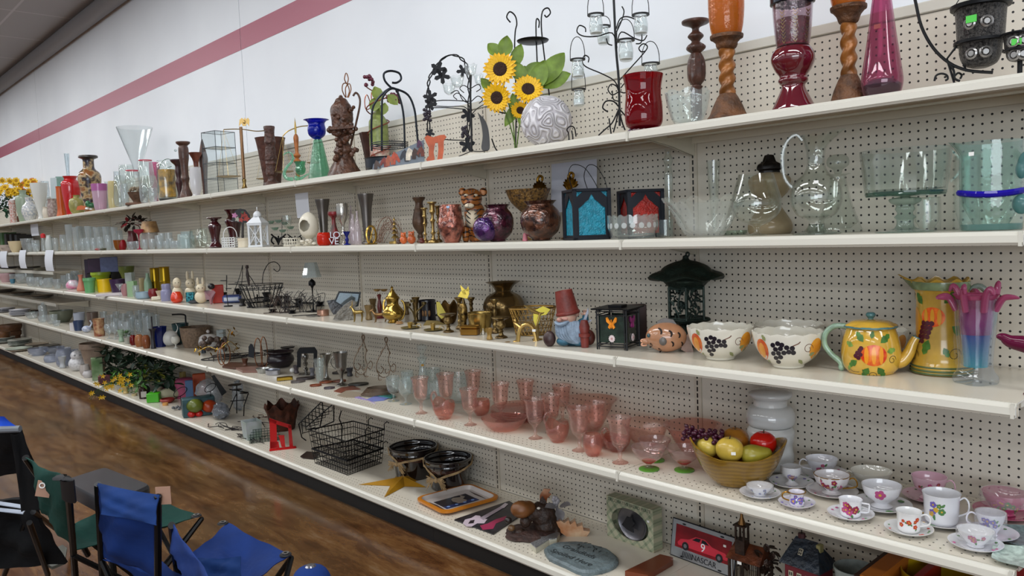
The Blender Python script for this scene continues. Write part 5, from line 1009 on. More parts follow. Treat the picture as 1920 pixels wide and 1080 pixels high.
for i_,(zf,c_,w,ye)in enumerate(((4,'8a7a66',7,436),(11,'6a6a4c',6,437),(18,'3c5a34',5,436),(26,'2a2420',8,438),(36,'1c1917',12,439),(46,'1c1a1a',12,440))):
 t=ya(2,zf,zh=.25,z=ZS[2]);hh=t(zf,ye)[2];E=K();E.at(rz=-t.rz).bo((-.07,-.09,0),(.07,.09,hh));t.one('picture_frame',['tan framed picture standing at far left edge','olive book-like frame second from left edge','thin green frame at the left','dark frame beside the green one','black frame with wide border, left','black glossy frame rightmost of the standing frames'][i_],'picture frame',E,G(c_,.4))
for i_,(zf,w,ye,c_)in enumerate(((12,26,459,'b8aaa0'),(30,24,452,'c9b896'),(52,22,447,'b8beba'),(62,22,456,'c2c8c4'),(20,30,464,'a89a92'))):
 U('serving_bowl',['shallow pinkish bowl at left edge of second shelf','low tan dish on second shelf near left edge','pale glass bowl stack left of the red-capped shaker','clear shallow bowl just left of the shaker','flat patterned dish at the very left shelf edge'][i_],'bowl',2,zf,ye,w,[(.5,0),(.8,.4),(1,1)],G(c_,.3)if i_ not in(2,3)else cl,zh=.1 if i_!=4 else .05,t=.002,yf=18)
# ================= third shelf, right =================
IV=G('d9d5c8',.12,coat=.6)
GRP=G('17121f',.3);PCH=G('b8280f',.25,col2='e0862a',scale=22);ORG=G('cf7d16',.25,col2='e0a03a',scale=18);LFG=G('8a9060',.4);VINE=G('6a4232',.5)
def bowlprof(r,h):return rs([(r*.42,0),(r*.44,.004),(r*.45,.008),(r*.72,h*.28),(r*.9,h*.55),(r*.985,h*.88),(r,h)],3)
def fbl(zf,by,ye,w,ze,dec=True,zh=None,ax=0.0):
 p=spot(3,zf,by,zh if zh else .1,w);k=sca(p);r=w/2/k;h=on_y(zf,ye,p.y).z-p.z
 P=bowlprof(r,h);E=K();E.lat(shell(P,.005,.012),56,mod=lambda a,t_,r_,z_:(r_,z_*(1+.022*T(a*14))if z_>h*.8 else z_))
 fa=yh(p)
 if dec:
  u=r*1.0
  decal(E,P,fa,h*.5,oval(.026,.036,16,-u*.80,.004,.2),mi=2);decal(E,P,fa,h*.5,oval(.013,.026,12,-u*.79,.002,.2),.0011,mi=3)
  decal(E,P,fa,h*.5,oval(.027,.036,16,u*.86,.008,-.2),mi=3)
  for(x,y)in((-.035,.026),(-.02,.032),(-.008,.028),(-.027,.013),(-.012,.016),(.006,.020),(.022,.018),(-.034,-.001),(-.018,.001),(-.002,.003),(.012,.006),(.025,.004),(-.026,-.016),(-.012,-.012),(-.019,-.030)):
   decal(E,P,fa,h*.48,oval(.0078,.0078,10,x-.01,y),mi=1)
  stk(E,P,fa,h*.5,[(.012,.022),(.03,.03),(.036,.036)],.003,mi=5)
  stk(E,P,fa,h*.5,[(q[0]+.062,q[1]+.012)for q in spi(.018,1.2)],.0018,mi=5)
  for x,y,rr in((.03,-.022,-.9),(-.07,.034,2.2),(.064,-.01,.3),(-.06,-.03,3.9),(.086,-.03,.9)):decal(E,P,fa,h*.5,leaf2(.024,.014,rr,x,y),mi=4)
 return one('fruit_bowl',ze,'bowl',E,[IV,GRP,PCH,ORG,LFG,VINE],p)
fbl(1351,672,611,122,'cream bowl painted with grapes and peach, left of the two in front')
fbl(1478,687,620,130,'cream bowl painted with grapes, beside the teapot handle',zh=.1)
fbl(1480,None,606,126,'cream fruit bowl standing behind the grape-painted pair',zh=.355)
fbl(1640,None,617,118,'cream fruit bowl half hidden behind the yellow teapot',zh=.37)
YEL=G('c99f38',.12,0,.12,10,coat=.7);TEAL=G('4a7578',.2,0,.3,30,coat=.5)
LG1=G('3c6a22',.3,0,.3,60);LG2=G('6f8f3a',.3,0,.3,60);RED1=G('c2280f',.2,col2='e2741c',scale=40);PUR=G('4a1826',.2);INK=G('3a3418',.4)
p=spot(3,1633,697,.1,120);k=sca(p);fa=yh(p);Z=lambda y:on_y(1633,y,p.y).z-p.z;t=ya(3,1633,p=p);g=yc('teapot','yellow ceramic teapot painted with red fruit, teal handle and knob','teapot',p,t.rz);fa=-yb/2;r=52/k
P=rs([(r*.78,0),(r*.8,.003),(r*.93,Z(685)),(r*1.0,Z(662)),(r*.93,Z(635)),(r*.83,Z(618)),(r*.8,Z(614))],4)
E=K();E.lat(shell(P,.005,.01),44)
def pumpkin(E,P,fa,z,s,cx,cz,m1,m2):
 decal(E,P,fa,z,oval(s,s*.85,20,cx,cz),mi=m1)
 for q in(-.55,0,.55):decal(E,P,fa,z,oval(s*.17,s*.72,12,cx+q*s,cz),.0011,mi=m2)
pumpkin(E,P,fa,Z(660),.036,.008,.002,3,4)
for x,y in((-.03,.016),(-.037,.008),(-.028,.004),(-.042,-.001),(-.034,-.006),(-.026,.022)):decal(E,P,fa,Z(660),oval(.0065,.0065,10,x,y),.0012,mi=5)
for x,y,rr,q,mi in((-.02,.04,2.2,.034,1),(.026,.038,.7,.036,1),(.044,.012,.2,.03,2),(-.038,-.014,3.8,.034,1),(-.006,-.034,4.2,.034,1),(.018,-.032,5.3,.036,1),(-.05,.026,2.8,.028,2),(-.062,-.03,4.4,.02,2),(.002,.05,1.4,.022,1)):decal(E,P,fa,Z(660),leaf2(q,q*.62,rr,x,y),.0009,mi=mi)
stk(E,P,fa,Z(660),[(q[0]+.062,q[1]-.012)for q in spi(.014,1.3)],.0014,mi=6);stk(E,P,fa,Z(660),[(q[0]+.004,q[1]-.058)for q in spi(.012,1.1)],.0014,mi=6);stk(E,P,fa,Z(660),[(-.02,-.04),(-.035,-.05),(-.052,-.05),(-.06,-.045)],.0014,mi=6)
E.put('body',[YEL,LG1,LG2,RED1,G('e0901f',.2),PUR,INK],g)
lpt(g,rs([(r*.86,Z(613)),(r*.88,Z(610)),(r*.8,Z(607)),(r*.6,Z(601)),(r*.2,Z(598)),(0,Z(598))],3),36,YEL,'lid',mod=lambda a,t_,r_,z_:(r_,z_+(.0025*T(a*9)if r_>r*.75 else 0)))
lpt(g,[(r*.82,Z(614)),(r*.9,Z(612)),(r*.9,Z(610)),(r*.86,Z(609))],36,TEAL,'teal_rim')
lpt(g,rs([(0,Z(600)),(.008,Z(599)),(.007,Z(597)),(.013,Z(592)),(.0135,Z(589)),(.009,Z(585.5)),(0,Z(585))],3),20,TEAL,'knob')
E=K();pts=t.cv([(1590,615),(1583,611),(1563,612),(1548,625),(1546,645),(1558,663),(1575,678),(1578,688)],5);E.tu(pts,.0085,10);E.el(pts[-1],(.01,.01,.012));E.put('handle',G('7f9a84',.2,0,.3,30,coat=.5),g)
E=K();pts=t.cv([(1678,678),(1692,676),(1704,662),(1711,645),(1719,631)],5);n=len(pts);E.tu(pts,[.022-.012*i/n for i in range(n)],14);E.put('spout',YEL,g)
E=K();E.tu([pts[-2],pts[-1]],.0115,14);E.put('teal_spout_rim',TEAL,g)
p=spot(3,1765,None,.3,110);k=sca(p);fa=yh(p);Z=lambda y:on_y(1765,y,p.y).z-p.z;g=yc('painted_pitcher','tall yellow ribbed pitcher painted with apple and grapes','pitcher',p);r=52/k;H=Z(524)
P=rs([(r*.95,0),(r*1.02,.006),(r*.98,H*.1),(r*.86,H*.3),(r*.82,H*.6),(r*.84,H*.85),(r*.9,H)],6)
YP=G('b28e34',.2,0,.2,12,coat=.5);E=K();E.lat([(a*(1+.012*T(b*260)),b)for a,b in shell(P,.005,.012)],44,mod=lambda a,t_,r_,z_:(lipmod(fa-yb/2,.035,H,3)(a,t_,r_,z_+(.006*T(a*9)if z_>H*.9 else 0))))
pumpkin(E,P,fa-.35,H*.62,.033,.0,0,3,4);decal(E,P,fa-1.15,H*.55,oval(.02,.045,14,0,0,.2),mi=4)
for i in range(14):decal(E,P,fa-.85,H*.44,oval(.0075,.0075,9,(i%3)*.012-.012+.02-(i//3)*.004,.03-(i//3)*.013),.0012,mi=5)
for x,y,rr,q in((-.03,.04,2.2,.04),(.03,.045,.8,.045),(.05,-.02,-.6,.05),(-.01,-.06,4.4,.045),(.07,.0,.2,.03),(-.08,.05,2.2,.04),(.03,-.08,5.2,.03)):decal(E,P,fa-.35,H*.6,leaf2(q,q*.6,rr,x,y),.0009,mi=1)
for x,y in((.06,-.10),(-.06,-.11)):stk(E,P,fa-.35,H*.6,[(q[0]+x,q[1]+y)for q in spi(.02,1.2)],.0016,mi=6)
E.put('body',[YP,LG1,LG2,RED1,G('c98a1f',.2),PUR,INK],g)
lpt(g,[(r*.905,H*.9),(r*.915,H*.93),(r*.91,H*.985)],44,G('6a7a54',.25,0,.3,20,coat=.4),'green_rim',mod=lipmod(fa-yb/2,.035,H,3));
for zz in(.02,.05,.085):lpt(g,[(rat(P,H*zz)+.0006,H*zz-.003),(rat(P,H*zz)+.002,H*zz),(rat(P,H*zz)+.0006,H*zz+.003)],44,G('4a5a34',.3),'green_foot_ring')
ha=fa+yb/2-.1;E=K();E.tu(rs([(r*.85*T(ha),r*.85*V(ha),H*.88),((r*1.2)*T(ha),r*1.2*V(ha),H*.93),(r*1.6*T(ha),r*1.6*V(ha),H*.75),(r*1.5*T(ha),r*1.5*V(ha),H*.5),(r*.85*T(ha),r*.85*V(ha),H*.36)],5),.0085,10);E.put('handle',G('7f8f84',.2,0,.2,30,coat=.5),g)
p=spot(3,1829,718,.08,66);k=sca(p);fa=yh(p);Z=lambda y:on_y(1829,y,p.y).z-p.z;g=yc('two_tone_glass_vase','pink and blue art glass vase with splayed finger rim','vase',p);r=34/k;H=Z(560)
sq=lambda a,t_,r_,z_:(r_*(1+.10*T(4*(a-fa))*(1-z_/H*.8)),z_)
PO=rs([(r*.96,0),(r*1.02,.006),(r*1.0,.02),(r*.8,Z(690)),(r*.82,Z(660)),(r*.94,Z(620)),(r*1.0,Z(590)),(r*1.1,H)],4)
lpt(g,shell(PO,.006,.045),40,zd('f2f6fa',.01,milk=.02),'outer_glass',mod=sq)
Pi=[(rat(PO,z)-.009 if z>.04 else 0.001,z)for z in[.038+.002*i for i in range(2)]+[.045+(Z(626)-.045)*i/10 for i in range(11)]]
def dye(c0,c1,z0,z1):
 def f(nt,b,N,L):
  tc=N.new('ShaderNodeTexCoord');sp=N.new('ShaderNodeSeparateXYZ');L.new(tc.outputs['Object'],sp.inputs[0]);mr=N.new('ShaderNodeMapRange');mr.inputs['From Min'].default_value=z0;mr.inputs['From Max'].default_value=z1
  L.new(sp.outputs[2],mr.inputs['Value']);L.new(ramp(N,L,mr.outputs[0],[(0,c0),(1,c1)]),b.inputs['Base Color']);b.inputs['Roughness'].default_value=.12;b.inputs['Transmission Weight'].default_value=.35;b.inputs['Coat Weight'].default_value=.6
 return nmt(f)
lpt(g,[(0,.036)]+[(max(.004,a),b)for a,b in Pi]+[(0,Z(626))],30,dye('1aa0a8','0a3f9e',.04,Z(626)),'blue_core')
Pp=[(rat(PO,z)-.008,z)for z in[Z(626)+(H-Z(626))*i/8 for i in range(9)]]
lpt(g,Pp+[(a-.004,b)for a,b in reversed(Pp)],30,dye('8a1272','c41a7a',Z(626),H),'pink_core')
PKF=zd('c8648e',.02,edge='5a1438',milk=.4)
for i in range(7):
 a=fa+yb/8+i*2*yb/7;E=K();rr=r*1.05;dr=(.02,.04,.022,.045)[i%4];up_=(.032,.006,.036,.012)[i%4]
 pts=rs([(rr*.9*T(a),rr*.9*V(a),H-.03),((rr+dr*.3)*T(a),(rr+dr*.3)*V(a),H+up_*.4),((rr+dr*.8)*T(a+.1),(rr+dr*.8)*V(a+.1),H+up_),((rr+dr*1.15)*T(a+.18),(rr+dr*1.15)*V(a+.18),H+up_*.5)],5);E.tu(pts,[.012+.004*V(yb*j/len(pts))-.010*j/len(pts)for j in range(len(pts))],10,flat=.7);E.put('finger',PKF,g)
lpt(g,Pp[-3:]+[(r*1.15,H+.012)]+[(r*1.05,H+.01)],30,PKF,'flared_lip')
t=ya(3,1945,zh=.12);E=K();pts=t.cv([(1868,631),(1880,632),(1895,640),(1920,645),(1950,650)],5);n=len(pts);E.tu(pts,[.003+.024*(i/n)**.8 for i in range(n)],14);g=t.th('plum_glass_bloom','plum coloured blown glass bloom lying sideways at the right edge','ornament');E.put('bloom',zd('7a1e48',.04,edge='24040f',milk=.45),g)
lpt(g,rs([(0,0),(.03,0),(.02,.01),(.008,.03),(.008,t(1945,665)[2]),(0,t(1945,663)[2])],3),14,zd('7a1e48',.04,milk=.45),'stem')
TC=G('a87858',.22,0,.15,14,coat=.6)
p=spot(3,1250,660,.1,88);t=ya(3,1250,p=p);g=t.th('ceramic_fish','glazed terracotta fish with crescent cut-outs and grey fins','figurine');k_=1/t.k;F=t
c=F(1249,633);RX,RY,RZ=38*k_,26*k_,28*k_
E=K();E.el((c[0],0,RZ),(RX,RY,RZ),30,20);E.el(F(1213,640,0),(10*k_,8*k_,6*k_),12,8);E.put('body',TC,g)
holes=G('1a0d08',.8);fin=G('5a5450',.3,0,.2,30)
for(x,y,s_,rr)in((1235,619,7,.4),(1254,623,7,.3),(1270,626,6,.2),(1217,646,6,-.1),(1234,656,6,.2),(1276,643,5,.1),(1258,642,6,.2)):
 q=F(x,y);lx,lz=q[0],q[2];za=K();poly=[(s_*T(a),s_*V(a))for a in[(-1.2+i*.3)for i in range(9)]]+[(s_*.55*T(a)-s_*.1,s_*.75*V(a))for a in[(1.2-i*.3)for i in range(9)]]
 vs=[]
 for a,b in poly:
  X=lx+(a*T(rr)-b*V(rr))*k_;Zq=lz+(a*V(rr)+b*T(rr))*k_;d=1-((X-c[0])/RX)**2-((Zq-RZ)/RZ)**2;vs.append((X,-RY*math.sqrt(max(d,.02))-.0012,Zq))
 za.add(vs,[tuple(range(len(vs)))]);za.put('crescent_opening',holes,g,sm=False)
za=K();za.prm([(a,b)for a,_,b in[F(*q)for q in((1280,640),(1288,628),(1297,618),(1296,640),(1300,660),(1286,660),(1277,655))]],-.006,.006);za.put('tail',G('7a5a48',.3,0,.3,30),g)
za=K();za.prm([(a,b)for a,_,b in[F(*q)for q in((1226,614),(1234,601),(1246,596),(1262,599),(1275,616),(1255,616),(1240,614))]],-.006,.006);za.put('dorsal_fin',fin,g)
za=K();za.el(F(1243,640,-RY*.98),(7*k_,.005,8*k_),12,8);za.put('side_fin',fin,g)
za=K();za.el(F(1216,629,-RY*.62),(3.2*k_,.003,4*k_),12,8);za.put('eye',G('2a4a52',.15),g)
za=K();za.tu(t.cv([(1212,636),(1204,637),(1202,640),(1208,642),(1203,645),(1205,648),(1213,647)],3,-.004),.0035,7);za.put('lips',G('c08a6a',.2,coat=.5),g)
VG=G('1c2b25',.5,.5,.3,30,.5,60)
p=spot(3,1289,None,.31,100);t=ya(3,1289,p=p);t.rz+=.5;g=t.th('pagoda_lantern','dark green cast metal pagoda lantern with upswept round roof','lantern');k_=1/t.k;Z=lambda y:on_y(1289,y,p.y).z-p.z
lpt(g,rs([(0,0),(.05,0),(.06,.004),(.035,.012),(.03,Z(612)),(.05,Z(604)),(.052,Z(602)),(0,Z(602))],3),26,VG,'pedestal')
hex_=6
lpt(g,[(0,Z(603)),(.062,Z(603)),(.066,Z(600)),(.06,Z(596)),(0,Z(596))],24,VG,'base_rim')
R6=36*k_;z0,z1=Z(598),Z(537)
for i in range(6):
 a0=i*yb/3;a1=a0+yb/3;A=J((R6*T(a0),R6*V(a0),0));B=J((R6*T(a1),R6*V(a1),0));E=K();yd=random.Random(i)
 E.tu([(A.x,A.y,z0),(A.x,A.y,z1)],.0045,6)
 for z_ in(z0,z0+.006,z1-.006,z1):E.tu([(A.x,A.y,z_),(B.x,B.y,z_)],.0035,5)
 for _ in range(7):
  u,v=yd.uniform(.1,.9),yd.uniform(.1,.9);pts=[]
  for s_ in range(5):q=A.lerp(B,min(.97,max(.03,u)));pts.append((q.x,q.y,z0+(z1-z0)*min(.97,max(.03,v))));u+=yd.uniform(-.28,.28);v+=yd.uniform(-.2,.26)
  E.tu(rs(pts,3),.003,5)
  q=A.lerp(B,yd.uniform(.15,.85));E.at(q.x,q.y,z0+(z1-z0)*yd.uniform(.1,.9),rz=(a0+a1)/2).bo((-.002,-.006,-.004),(.002,.006,.004));E.un()
 E.put('pierced_side',VG,g)
lpt(g,rs([(R6*.9,z1-.002),(R6*1.15,Z(528)),(R6*1.25,Z(524)),(R6*1.9,Z(521)),(R6*1.95,Z(518)),(R6*1.5,Z(512)),(R6*1.1,Z(499)),(R6*.6,Z(491)),(R6*.2,Z(487)),(.01,Z(480)),(0,Z(478))],3),36,VG,'roof',mod=lambda a,t_,r_,z_:(r_*(1+.06*T(a*6)*(r_>R6*1.3)),z_+(.008*T(a*6)if r_>R6*1.4 else 0)))
za=K();za.tu(t.cv([(1288,482),(1286,478),(1289,473),(1293,476),(1291,481)],3),.0035,6);za.put('top_loop',VG,g)
za=K();za.el((.075,-.0,Z(601)),(.022,.022,.01),14,7);za.put('side_dish',VG,g)
t=ya(3,1160,by=652,w=90);t.rz+=-.42;g=t.th('butterfly_lantern','small black wire lantern with butterfly and daisy glass panels','lantern');h=t(1160,578)[2];W=36/t.k*.82;BG=G('1e2c24',.15,0,.5,25,coat=.4)
E=K()
for sx in(-1,1):
 for sy in(-1,1):E.tu([(sx*W,sy*W,0),(sx*W,sy*W,h)],.0035,5);E.tu([(sx*(W-.008),sy*W,0),(sx*(W-.008),sy*W,h)],.002,5)
for z_ in(.012,.022,h-.02,h-.006):E.tu([(-W,-W,z_),(W,-W,z_),(W,W,z_),(-W,W,z_)],.0022,5,closed=True)
E.put('wire_frame',BLACKW,g)
E=K();E.bo((-W-.016,-W-.016,h),(W+.016,W+.016,h+.005));E.bo((-W*.45,-W*.45,h+.005),(W*.45,W*.45,h+.014));E.put('roof',BLACKM,g,sm=False)
DSY=G('d9c9c9',.5)
for q,(cb,ze)in enumerate((('d8821c','orange'),('8a2a6a','pink'),('2a6a8a','blue'),('8a6a2a','tan'))):
 A=q*yb/2;za=K();za.at(rz=A).bo((-W+.01,-W+.004,.026),(W-.01,-W+.006,h-.024));pn=za.put('glass_panel',BG,g,sm=False)
 za=K();za.at(rz=A)
 for s_ in(-1,1):za.prm([(s_*.001,h*.66),(s_*.016,h*.82),(s_*.022,h*.8),(s_*.02,h*.7),(s_*.009,h*.64),(s_*.014,h*.56),(s_*.007,h*.52),(s_*.001,h*.6)],-W-.001,-W+.003)
 za.prm([(-.0015,h*.54),(.0015,h*.54),(.0015,h*.76),(-.0015,h*.76)],-W-.003,-W+.002);za.put('butterfly',G(cb,.4,0,.3,60),pn,sm=False)
 za=K();za.at(rz=A)
 for i in range(12):a=i*yb/6;za.prm([(.012*T(a)*s_+.0035*V(a)*d,h*.28+.013*V(a)*s_-.0035*T(a)*d)for s_,d in((.2,0),(.8,1),(1.1,0),(.8,-1))],-W-.001,-W+.002)
 za.put('daisy',DSY,pn,sm=False)
 za=K();za.at(0,0,0,rz=A).prm(oval(.004,.004,8,0,h*.28),-W-.003,-W+.001);za.put('daisy_centre',G('b88a8a',.5),pn,sm=False)
t=ya(3,1192,zh=.33);E=K();E.at(rz=.2).bo((-.045,-.01,0),(.045,.03,t(1192,571)[2]),.003);t.one('wooden_box','dark reddish wooden box standing behind the butterfly lantern','box',E,G('2e1a16',.35,0,.3,20))
p=spot(3,1074,648,.1,84);t=ya(3,1074,p=p);t.rz+=-.15;g=t.th('garden_gnome','sitting garden gnome with flowerpot hat and long grey-blue beard','figurine');k_=1/t.k;F=t
SK=G('b08a78',.5);BRD=G('7d8fa2',.6,0,.2,40,.6,60);CLT=G('2a5a70',.45,0,.2,30);SHOE=G('3a2624',.4);POT=G('6e2a22',.5,0,.25,16,.3,40)
za=K();za.el(F(1072,625,.01),(26*k_,20*k_,24*k_),18,12);za.el(F(1058,640,-.02),(14*k_,14*k_,9*k_),14,8);za.el(F(1088,640,-.02),(14*k_,14*k_,9*k_),14,8);za.el(F(1092,608,0),(11*k_,10*k_,12*k_),12,8)
za.el(F(1099,598,-.005),(6*k_,6*k_,10*k_),12,8);za.put('body',CLT,g,remesh=.005)
za=K();za.el(F(1064,597,-.01),(18*k_,15*k_,15*k_),18,12);za.el(F(1082,588,0),(5*k_,4*k_,6*k_),10,7);za.put('head',SK,g,remesh=.004)
za=K();za.el(F(1052,600,-.052),(5*k_,5*k_,4.5*k_),12,8);za.el(F(1062,598,-.036),(7*k_,4*k_,4*k_),12,8);za.put('nose',G('b8877a',.4),g)
za=K()
for i in range(9):
 x=1048+i*4.5;za.tu(t.cv([(x,604,-.028+abs(i-4)*.003),(x+1+i*.3,618,-.045+abs(i-4)*.002),(x+6+i*.6,632,-.05+abs(i-4)*.003),(1078+i*2.2,644,-.045+abs(i-4)*.002)],4),[.010,.011,.012,.012,.012,.012,.012,.011,.010,.009,.007,.005,.003][:len(t.cv([(0+x,604),(x+1,618),(x+6,632),(1078,644)],4))],7)
za.put('beard',BRD,g)
za=K();za.tu(t.cv([(1043,604,-.035),(1051,609,-.055),(1063,606,-.048),(1070,602,-.03)],4),[.004,.006,.008,.008,.008,.008,.008,.008,.008,.007,.006,.004,.003][:13],7);za.put('moustache',BRD,g)
za=K();c0=J(F(1065,590,.006));c1=J(F(1056,546,.006));d=(c1-c0);L_=d.length;M=Matrix.Translation(c0)@d.to_track_quat('Z','Y').to_matrix().to_4x4();za.M=M
za.lat(rs([(22*k_,0),(23*k_,.002),(23*k_,.010),(21*k_,.013),(21*k_,.013),(16.5*k_,L_*.96),(15*k_,L_),(0,L_)],2),30);za.put('flowerpot_hat',POT,g)
for x,y,d_,s_ in((1031,636,-.02,1),(1105,632,-.01,1.0)):za=K();za.el(F(x,y,d_),(12*k_*s_,9*k_,15*k_*s_),16,12);za.put('shoe',SHOE if x<1050 else G('5a2a22',.4),g)
za=K();za.tu(t.cv([(1080,620),(1090,612),(1097,602),(1098,590)],4),[.012]*13,8);za.put('arm',CLT,g)
hm=K();hm.el(F(1098,588,-.005),(5*k_,4*k_,4*k_),10,8)
for i in range(4):hm.tu([F(1095+i*2.6,588,-.008),F(1095+i*2.7,583-(i in(1,2)),-.01),F(1096+i*2.4,581,-.014)],.0022,5)
hm.tu([F(1093,590,-.008),F(1090,586,-.01)],.0025,5);hm.put('hand',SK,g)
za=K();za.prm([(a,b)for a,_,b in[F(*q)for q in((1094,601),(1104,575),(1105,584),(1099,603))]],-.02,-.012);za.prm([(a,b)for a,_,b in[F(*q)for q in((1096,602),(1112,597),(1107,603),(1098,605))]],-.02,-.012);za.put('trowel',G('8f939f',.4,.3),g)
c=F(1101,654,-.05);za=K();za.at(c[0],-.05,0);za.lat(shell([(7*k_,0),(8.5*k_,20*k_),(11*k_,20*k_),(11*k_,26*k_)],.003,.004),22);za.put('small_pot',POT,g)
za=K();za.at(c[0],-.05,24*k_);za.lat([(8*k_,0),(10*k_,14*k_),(6*k_,26*k_),(0,26*k_)],20);za.put('stacked_pot',POT,g)
# ================= third shelf, brass section =================
AB=G('8a7446',.35,.9,col2='54422a',scale=30,bump=.3,bscale=60);BB=G('ab9258',.3,.9,.15,30)
U('brass_urn','big lobed brass urn with flared scalloped rim','urn',3,946,528,74,[(.5,0),(.55,.02),(.62,.08),(.95,.35),(1,.5),(.8,.68),(.42,.78),(.4,.82),(.55,.92),(.85,1)],G('7a6440',.24,.9,.25,8),zh=.36,t=.003,yf=48,mod=lambda a,t_,r_,z_:(r_*(1+.05*abs(T(a*4))),z_))
t=ya(3,1000,zh=.24);g=t.th('wire_oval_basket','woven gold wire oval basket left of the gnome','basket');kk=1/t.k;A,B_=44*kk,30*kk;GW=G('8a6a34',.35,.9)
E=K();zt=t(1000,577)[2]
for j in range(5):zz=.004+zt*j/4;s_=.75+.25*j/4;E.tu([(A*s_*T(a*yb/14),B_*s_*V(a*yb/14),zz)for a in range(28)],.0018,4,closed=True)
for i in range(28):
 a=i*yb/14;E.tu([(A*.75*T(a),B_*.75*V(a),.004),(A*1.0*T(a+.5),B_*1.0*V(a+.5),zt)],.0012,4);E.tu([(A*.75*T(a),B_*.75*V(a),.004),(A*T(a-.5),B_*V(a-.5),zt)],.0012,4)
E.tu([(A*T(a*yb/14),B_*V(a*yb/14),zt)for a in range(28)],.003,5,closed=True);E.put('woven_sides',GW,g)
lpt(g,[(0,0),(A*.7,0),(A*.7,.003),(0,.003)],20,GW,'floor',mod=lambda a,t_,r_,z_:(r_*(1-.3*abs(V(a))),z_))
t=ya(3,1010,zh=.14);g=t.th('brass_bird','thin brass hummingbird with spread wings on tall stem in front of basket','figurine')
E=K();E.tu(t.cv([(1008,648),(1009,625),(1008,600),(1011,588)]),.0035,6);lp=t.cv([(982,572),(990,577),(1000,583),(1012,588),(1022,585)]);E.tu(lp,[.001+.007*V(yb*i/len(lp))for i in range(len(lp))],7);E.put('body_and_stem',BB,g)
for pts in(((1002,582),(1018,574),(1032,580),(1024,590),(1010,592)),((1000,588),(1014,590),(1010,606),(1004,612),(1000,600))):K().prm(t.xz(pts),-.003,0).put('wing',G('a89a3a',.35,.8),g)
lpt(g,[(0,0),(.022,0),(.02,.004),(0,.006)],14,BB,'base',t(1008,648)[:2]+(0,))
t=ya(3,988,by=640);g=t.th('brass_dachshund','long-bodied brass dog figurine arched with tag, in front of basket','figurine');DG_=G('c0a060',.3,.9)
E=K();E.tu(t.cv([(971,641),(973,625),(978,613),(988,608),(998,613),(1003,625),(1006,640)]),.009,9)
E.tu(t.cv([(975,613),(969,608),(963,605)]),[.008,.008,.007,.007,.006,.006,.005,.004,.003][:len(t.cv([(975,613),(969,608),(963,605)]))],8);E.el(t(966,602),(.006,.006,.009));E.el(t(967,640),(.012,.01,.005));E.tu(t.cv([(1004,620),(1008,605),(1013,588)]),.003,5);E.el(t(1004,640),(.012,.01,.005));E.put('body',DG_,g)
atg(g,tuple(J(t(1001,619))+J((0,-.012,0))),.014,fa=-yb/2)
gob=[(.62,0),(.7,.02),(.6,.08),(.3,.14),(.2,.26),(.3,.32),(.18,.38),(.45,.48),(.55,.62),(.4,.78),(.5,.86),(1,.96),(1,1),(.9,1)]
U('brass_pedestal_dish','brass pedestal candle dish just left of the brass dog','candle holder',3,940,594,34,gob,AB,by=634,sld=True)
U('brass_pedestal_dish','brass pedestal candle dish left of the small brass box','candle holder',3,841,588,30,gob,AB,by=623,sld=True)
for zf,by,ye,w,ze in((929,625,560,18,'tall turned brass candlestick in front of the lobed urn'),(863,617,557,18,'tall turned brass candlestick left of the brass bucket'),(885,612,557,16,'brass candlestick directly behind the tall brass bucket')):
 U('turned_candlestick',ze,'candlestick',3,zf,ye,w,[(.9,0),(1,.03),(.7,.1),(.4,.14),(.5,.24),(.3,.32),(.45,.42),(.3,.5),(.45,.6),(.35,.7),(.55,.78),(.4,.84),(.9,.95),(.9,1)],AB,by=by,sld=True)
U('lantern_candlestick','brass stick with pierced middle beside the brass bucket','candlestick',3,870,569,18,[(.9,0),(.95,.04),(.6,.08),(.65,.4),(.8,.45),(.9,.7),(.8,.9),(.6,1)],G('a8884a',.4,.9,col2='2a2012',scale=70),by=621,zh=.1,sld=True)
U('brass_bucket','smooth golden brass bucket in the brass group','bucket',3,901,585,50,[(.72,0),(.74,.02),(.9,.7),(.95,.95),(1,1)],G('a68c50',.24,.9),by=622,t=.003)
t=ya(3,871,zh=.19);g=t.th('brass_butterfly','brass butterfly ornament with green tinted wing on column','ornament')
for pts in(((858,556),(864,546),(878,541),(880,550),(876,560)),((868,552),(864,541),(863,534),(872,543),(874,552)),((873,546),(878,536),(880,545))):K().prm(t.xz(pts),-.003,.001).put('wing',G('c0a848',.35,.8,.2),g)
lpt(g,rs([(0,0),(.025,0),(.02,.01),(.008,.03),(.012,.1),(.006,t(871,562)[2]),(0,t(871,555)[2])],3),14,AB,'column')
t=ya(3,882,by=628);t.rz+=-.35;g=t.th('brass_box','small brass lidded box with wavy lid at front','box');h=t(882,610)[2];W=17/t.k
K().bo((-W,-.022,0),(W,.022,h*.7),.003).put('body',G('9a7030',.3,.9),g);K().bo((-W*1.03,-.024,h*.7),(W*1.03,.024,h),.004).put('lid',G('a87c36',.3,.9),g)
for x,y,ze in((906,623,'tiny white and brass bell by the brass bucket'),(893,611,'tiny silver bird ornament atop the brass box corner'),(900,615,'tiny silver bird ornament beside the brass bucket')):
 t=ya(3,x,by=y+4);E=K();E.lat(rs([(.009,0),(.008,.008),(.004,.016),(0,.02)],3),12);E.el((0,0,.022),.004,8,6);t.one('tiny_bell',ze,'bell',E,G('b9b2a4',.3,.5))
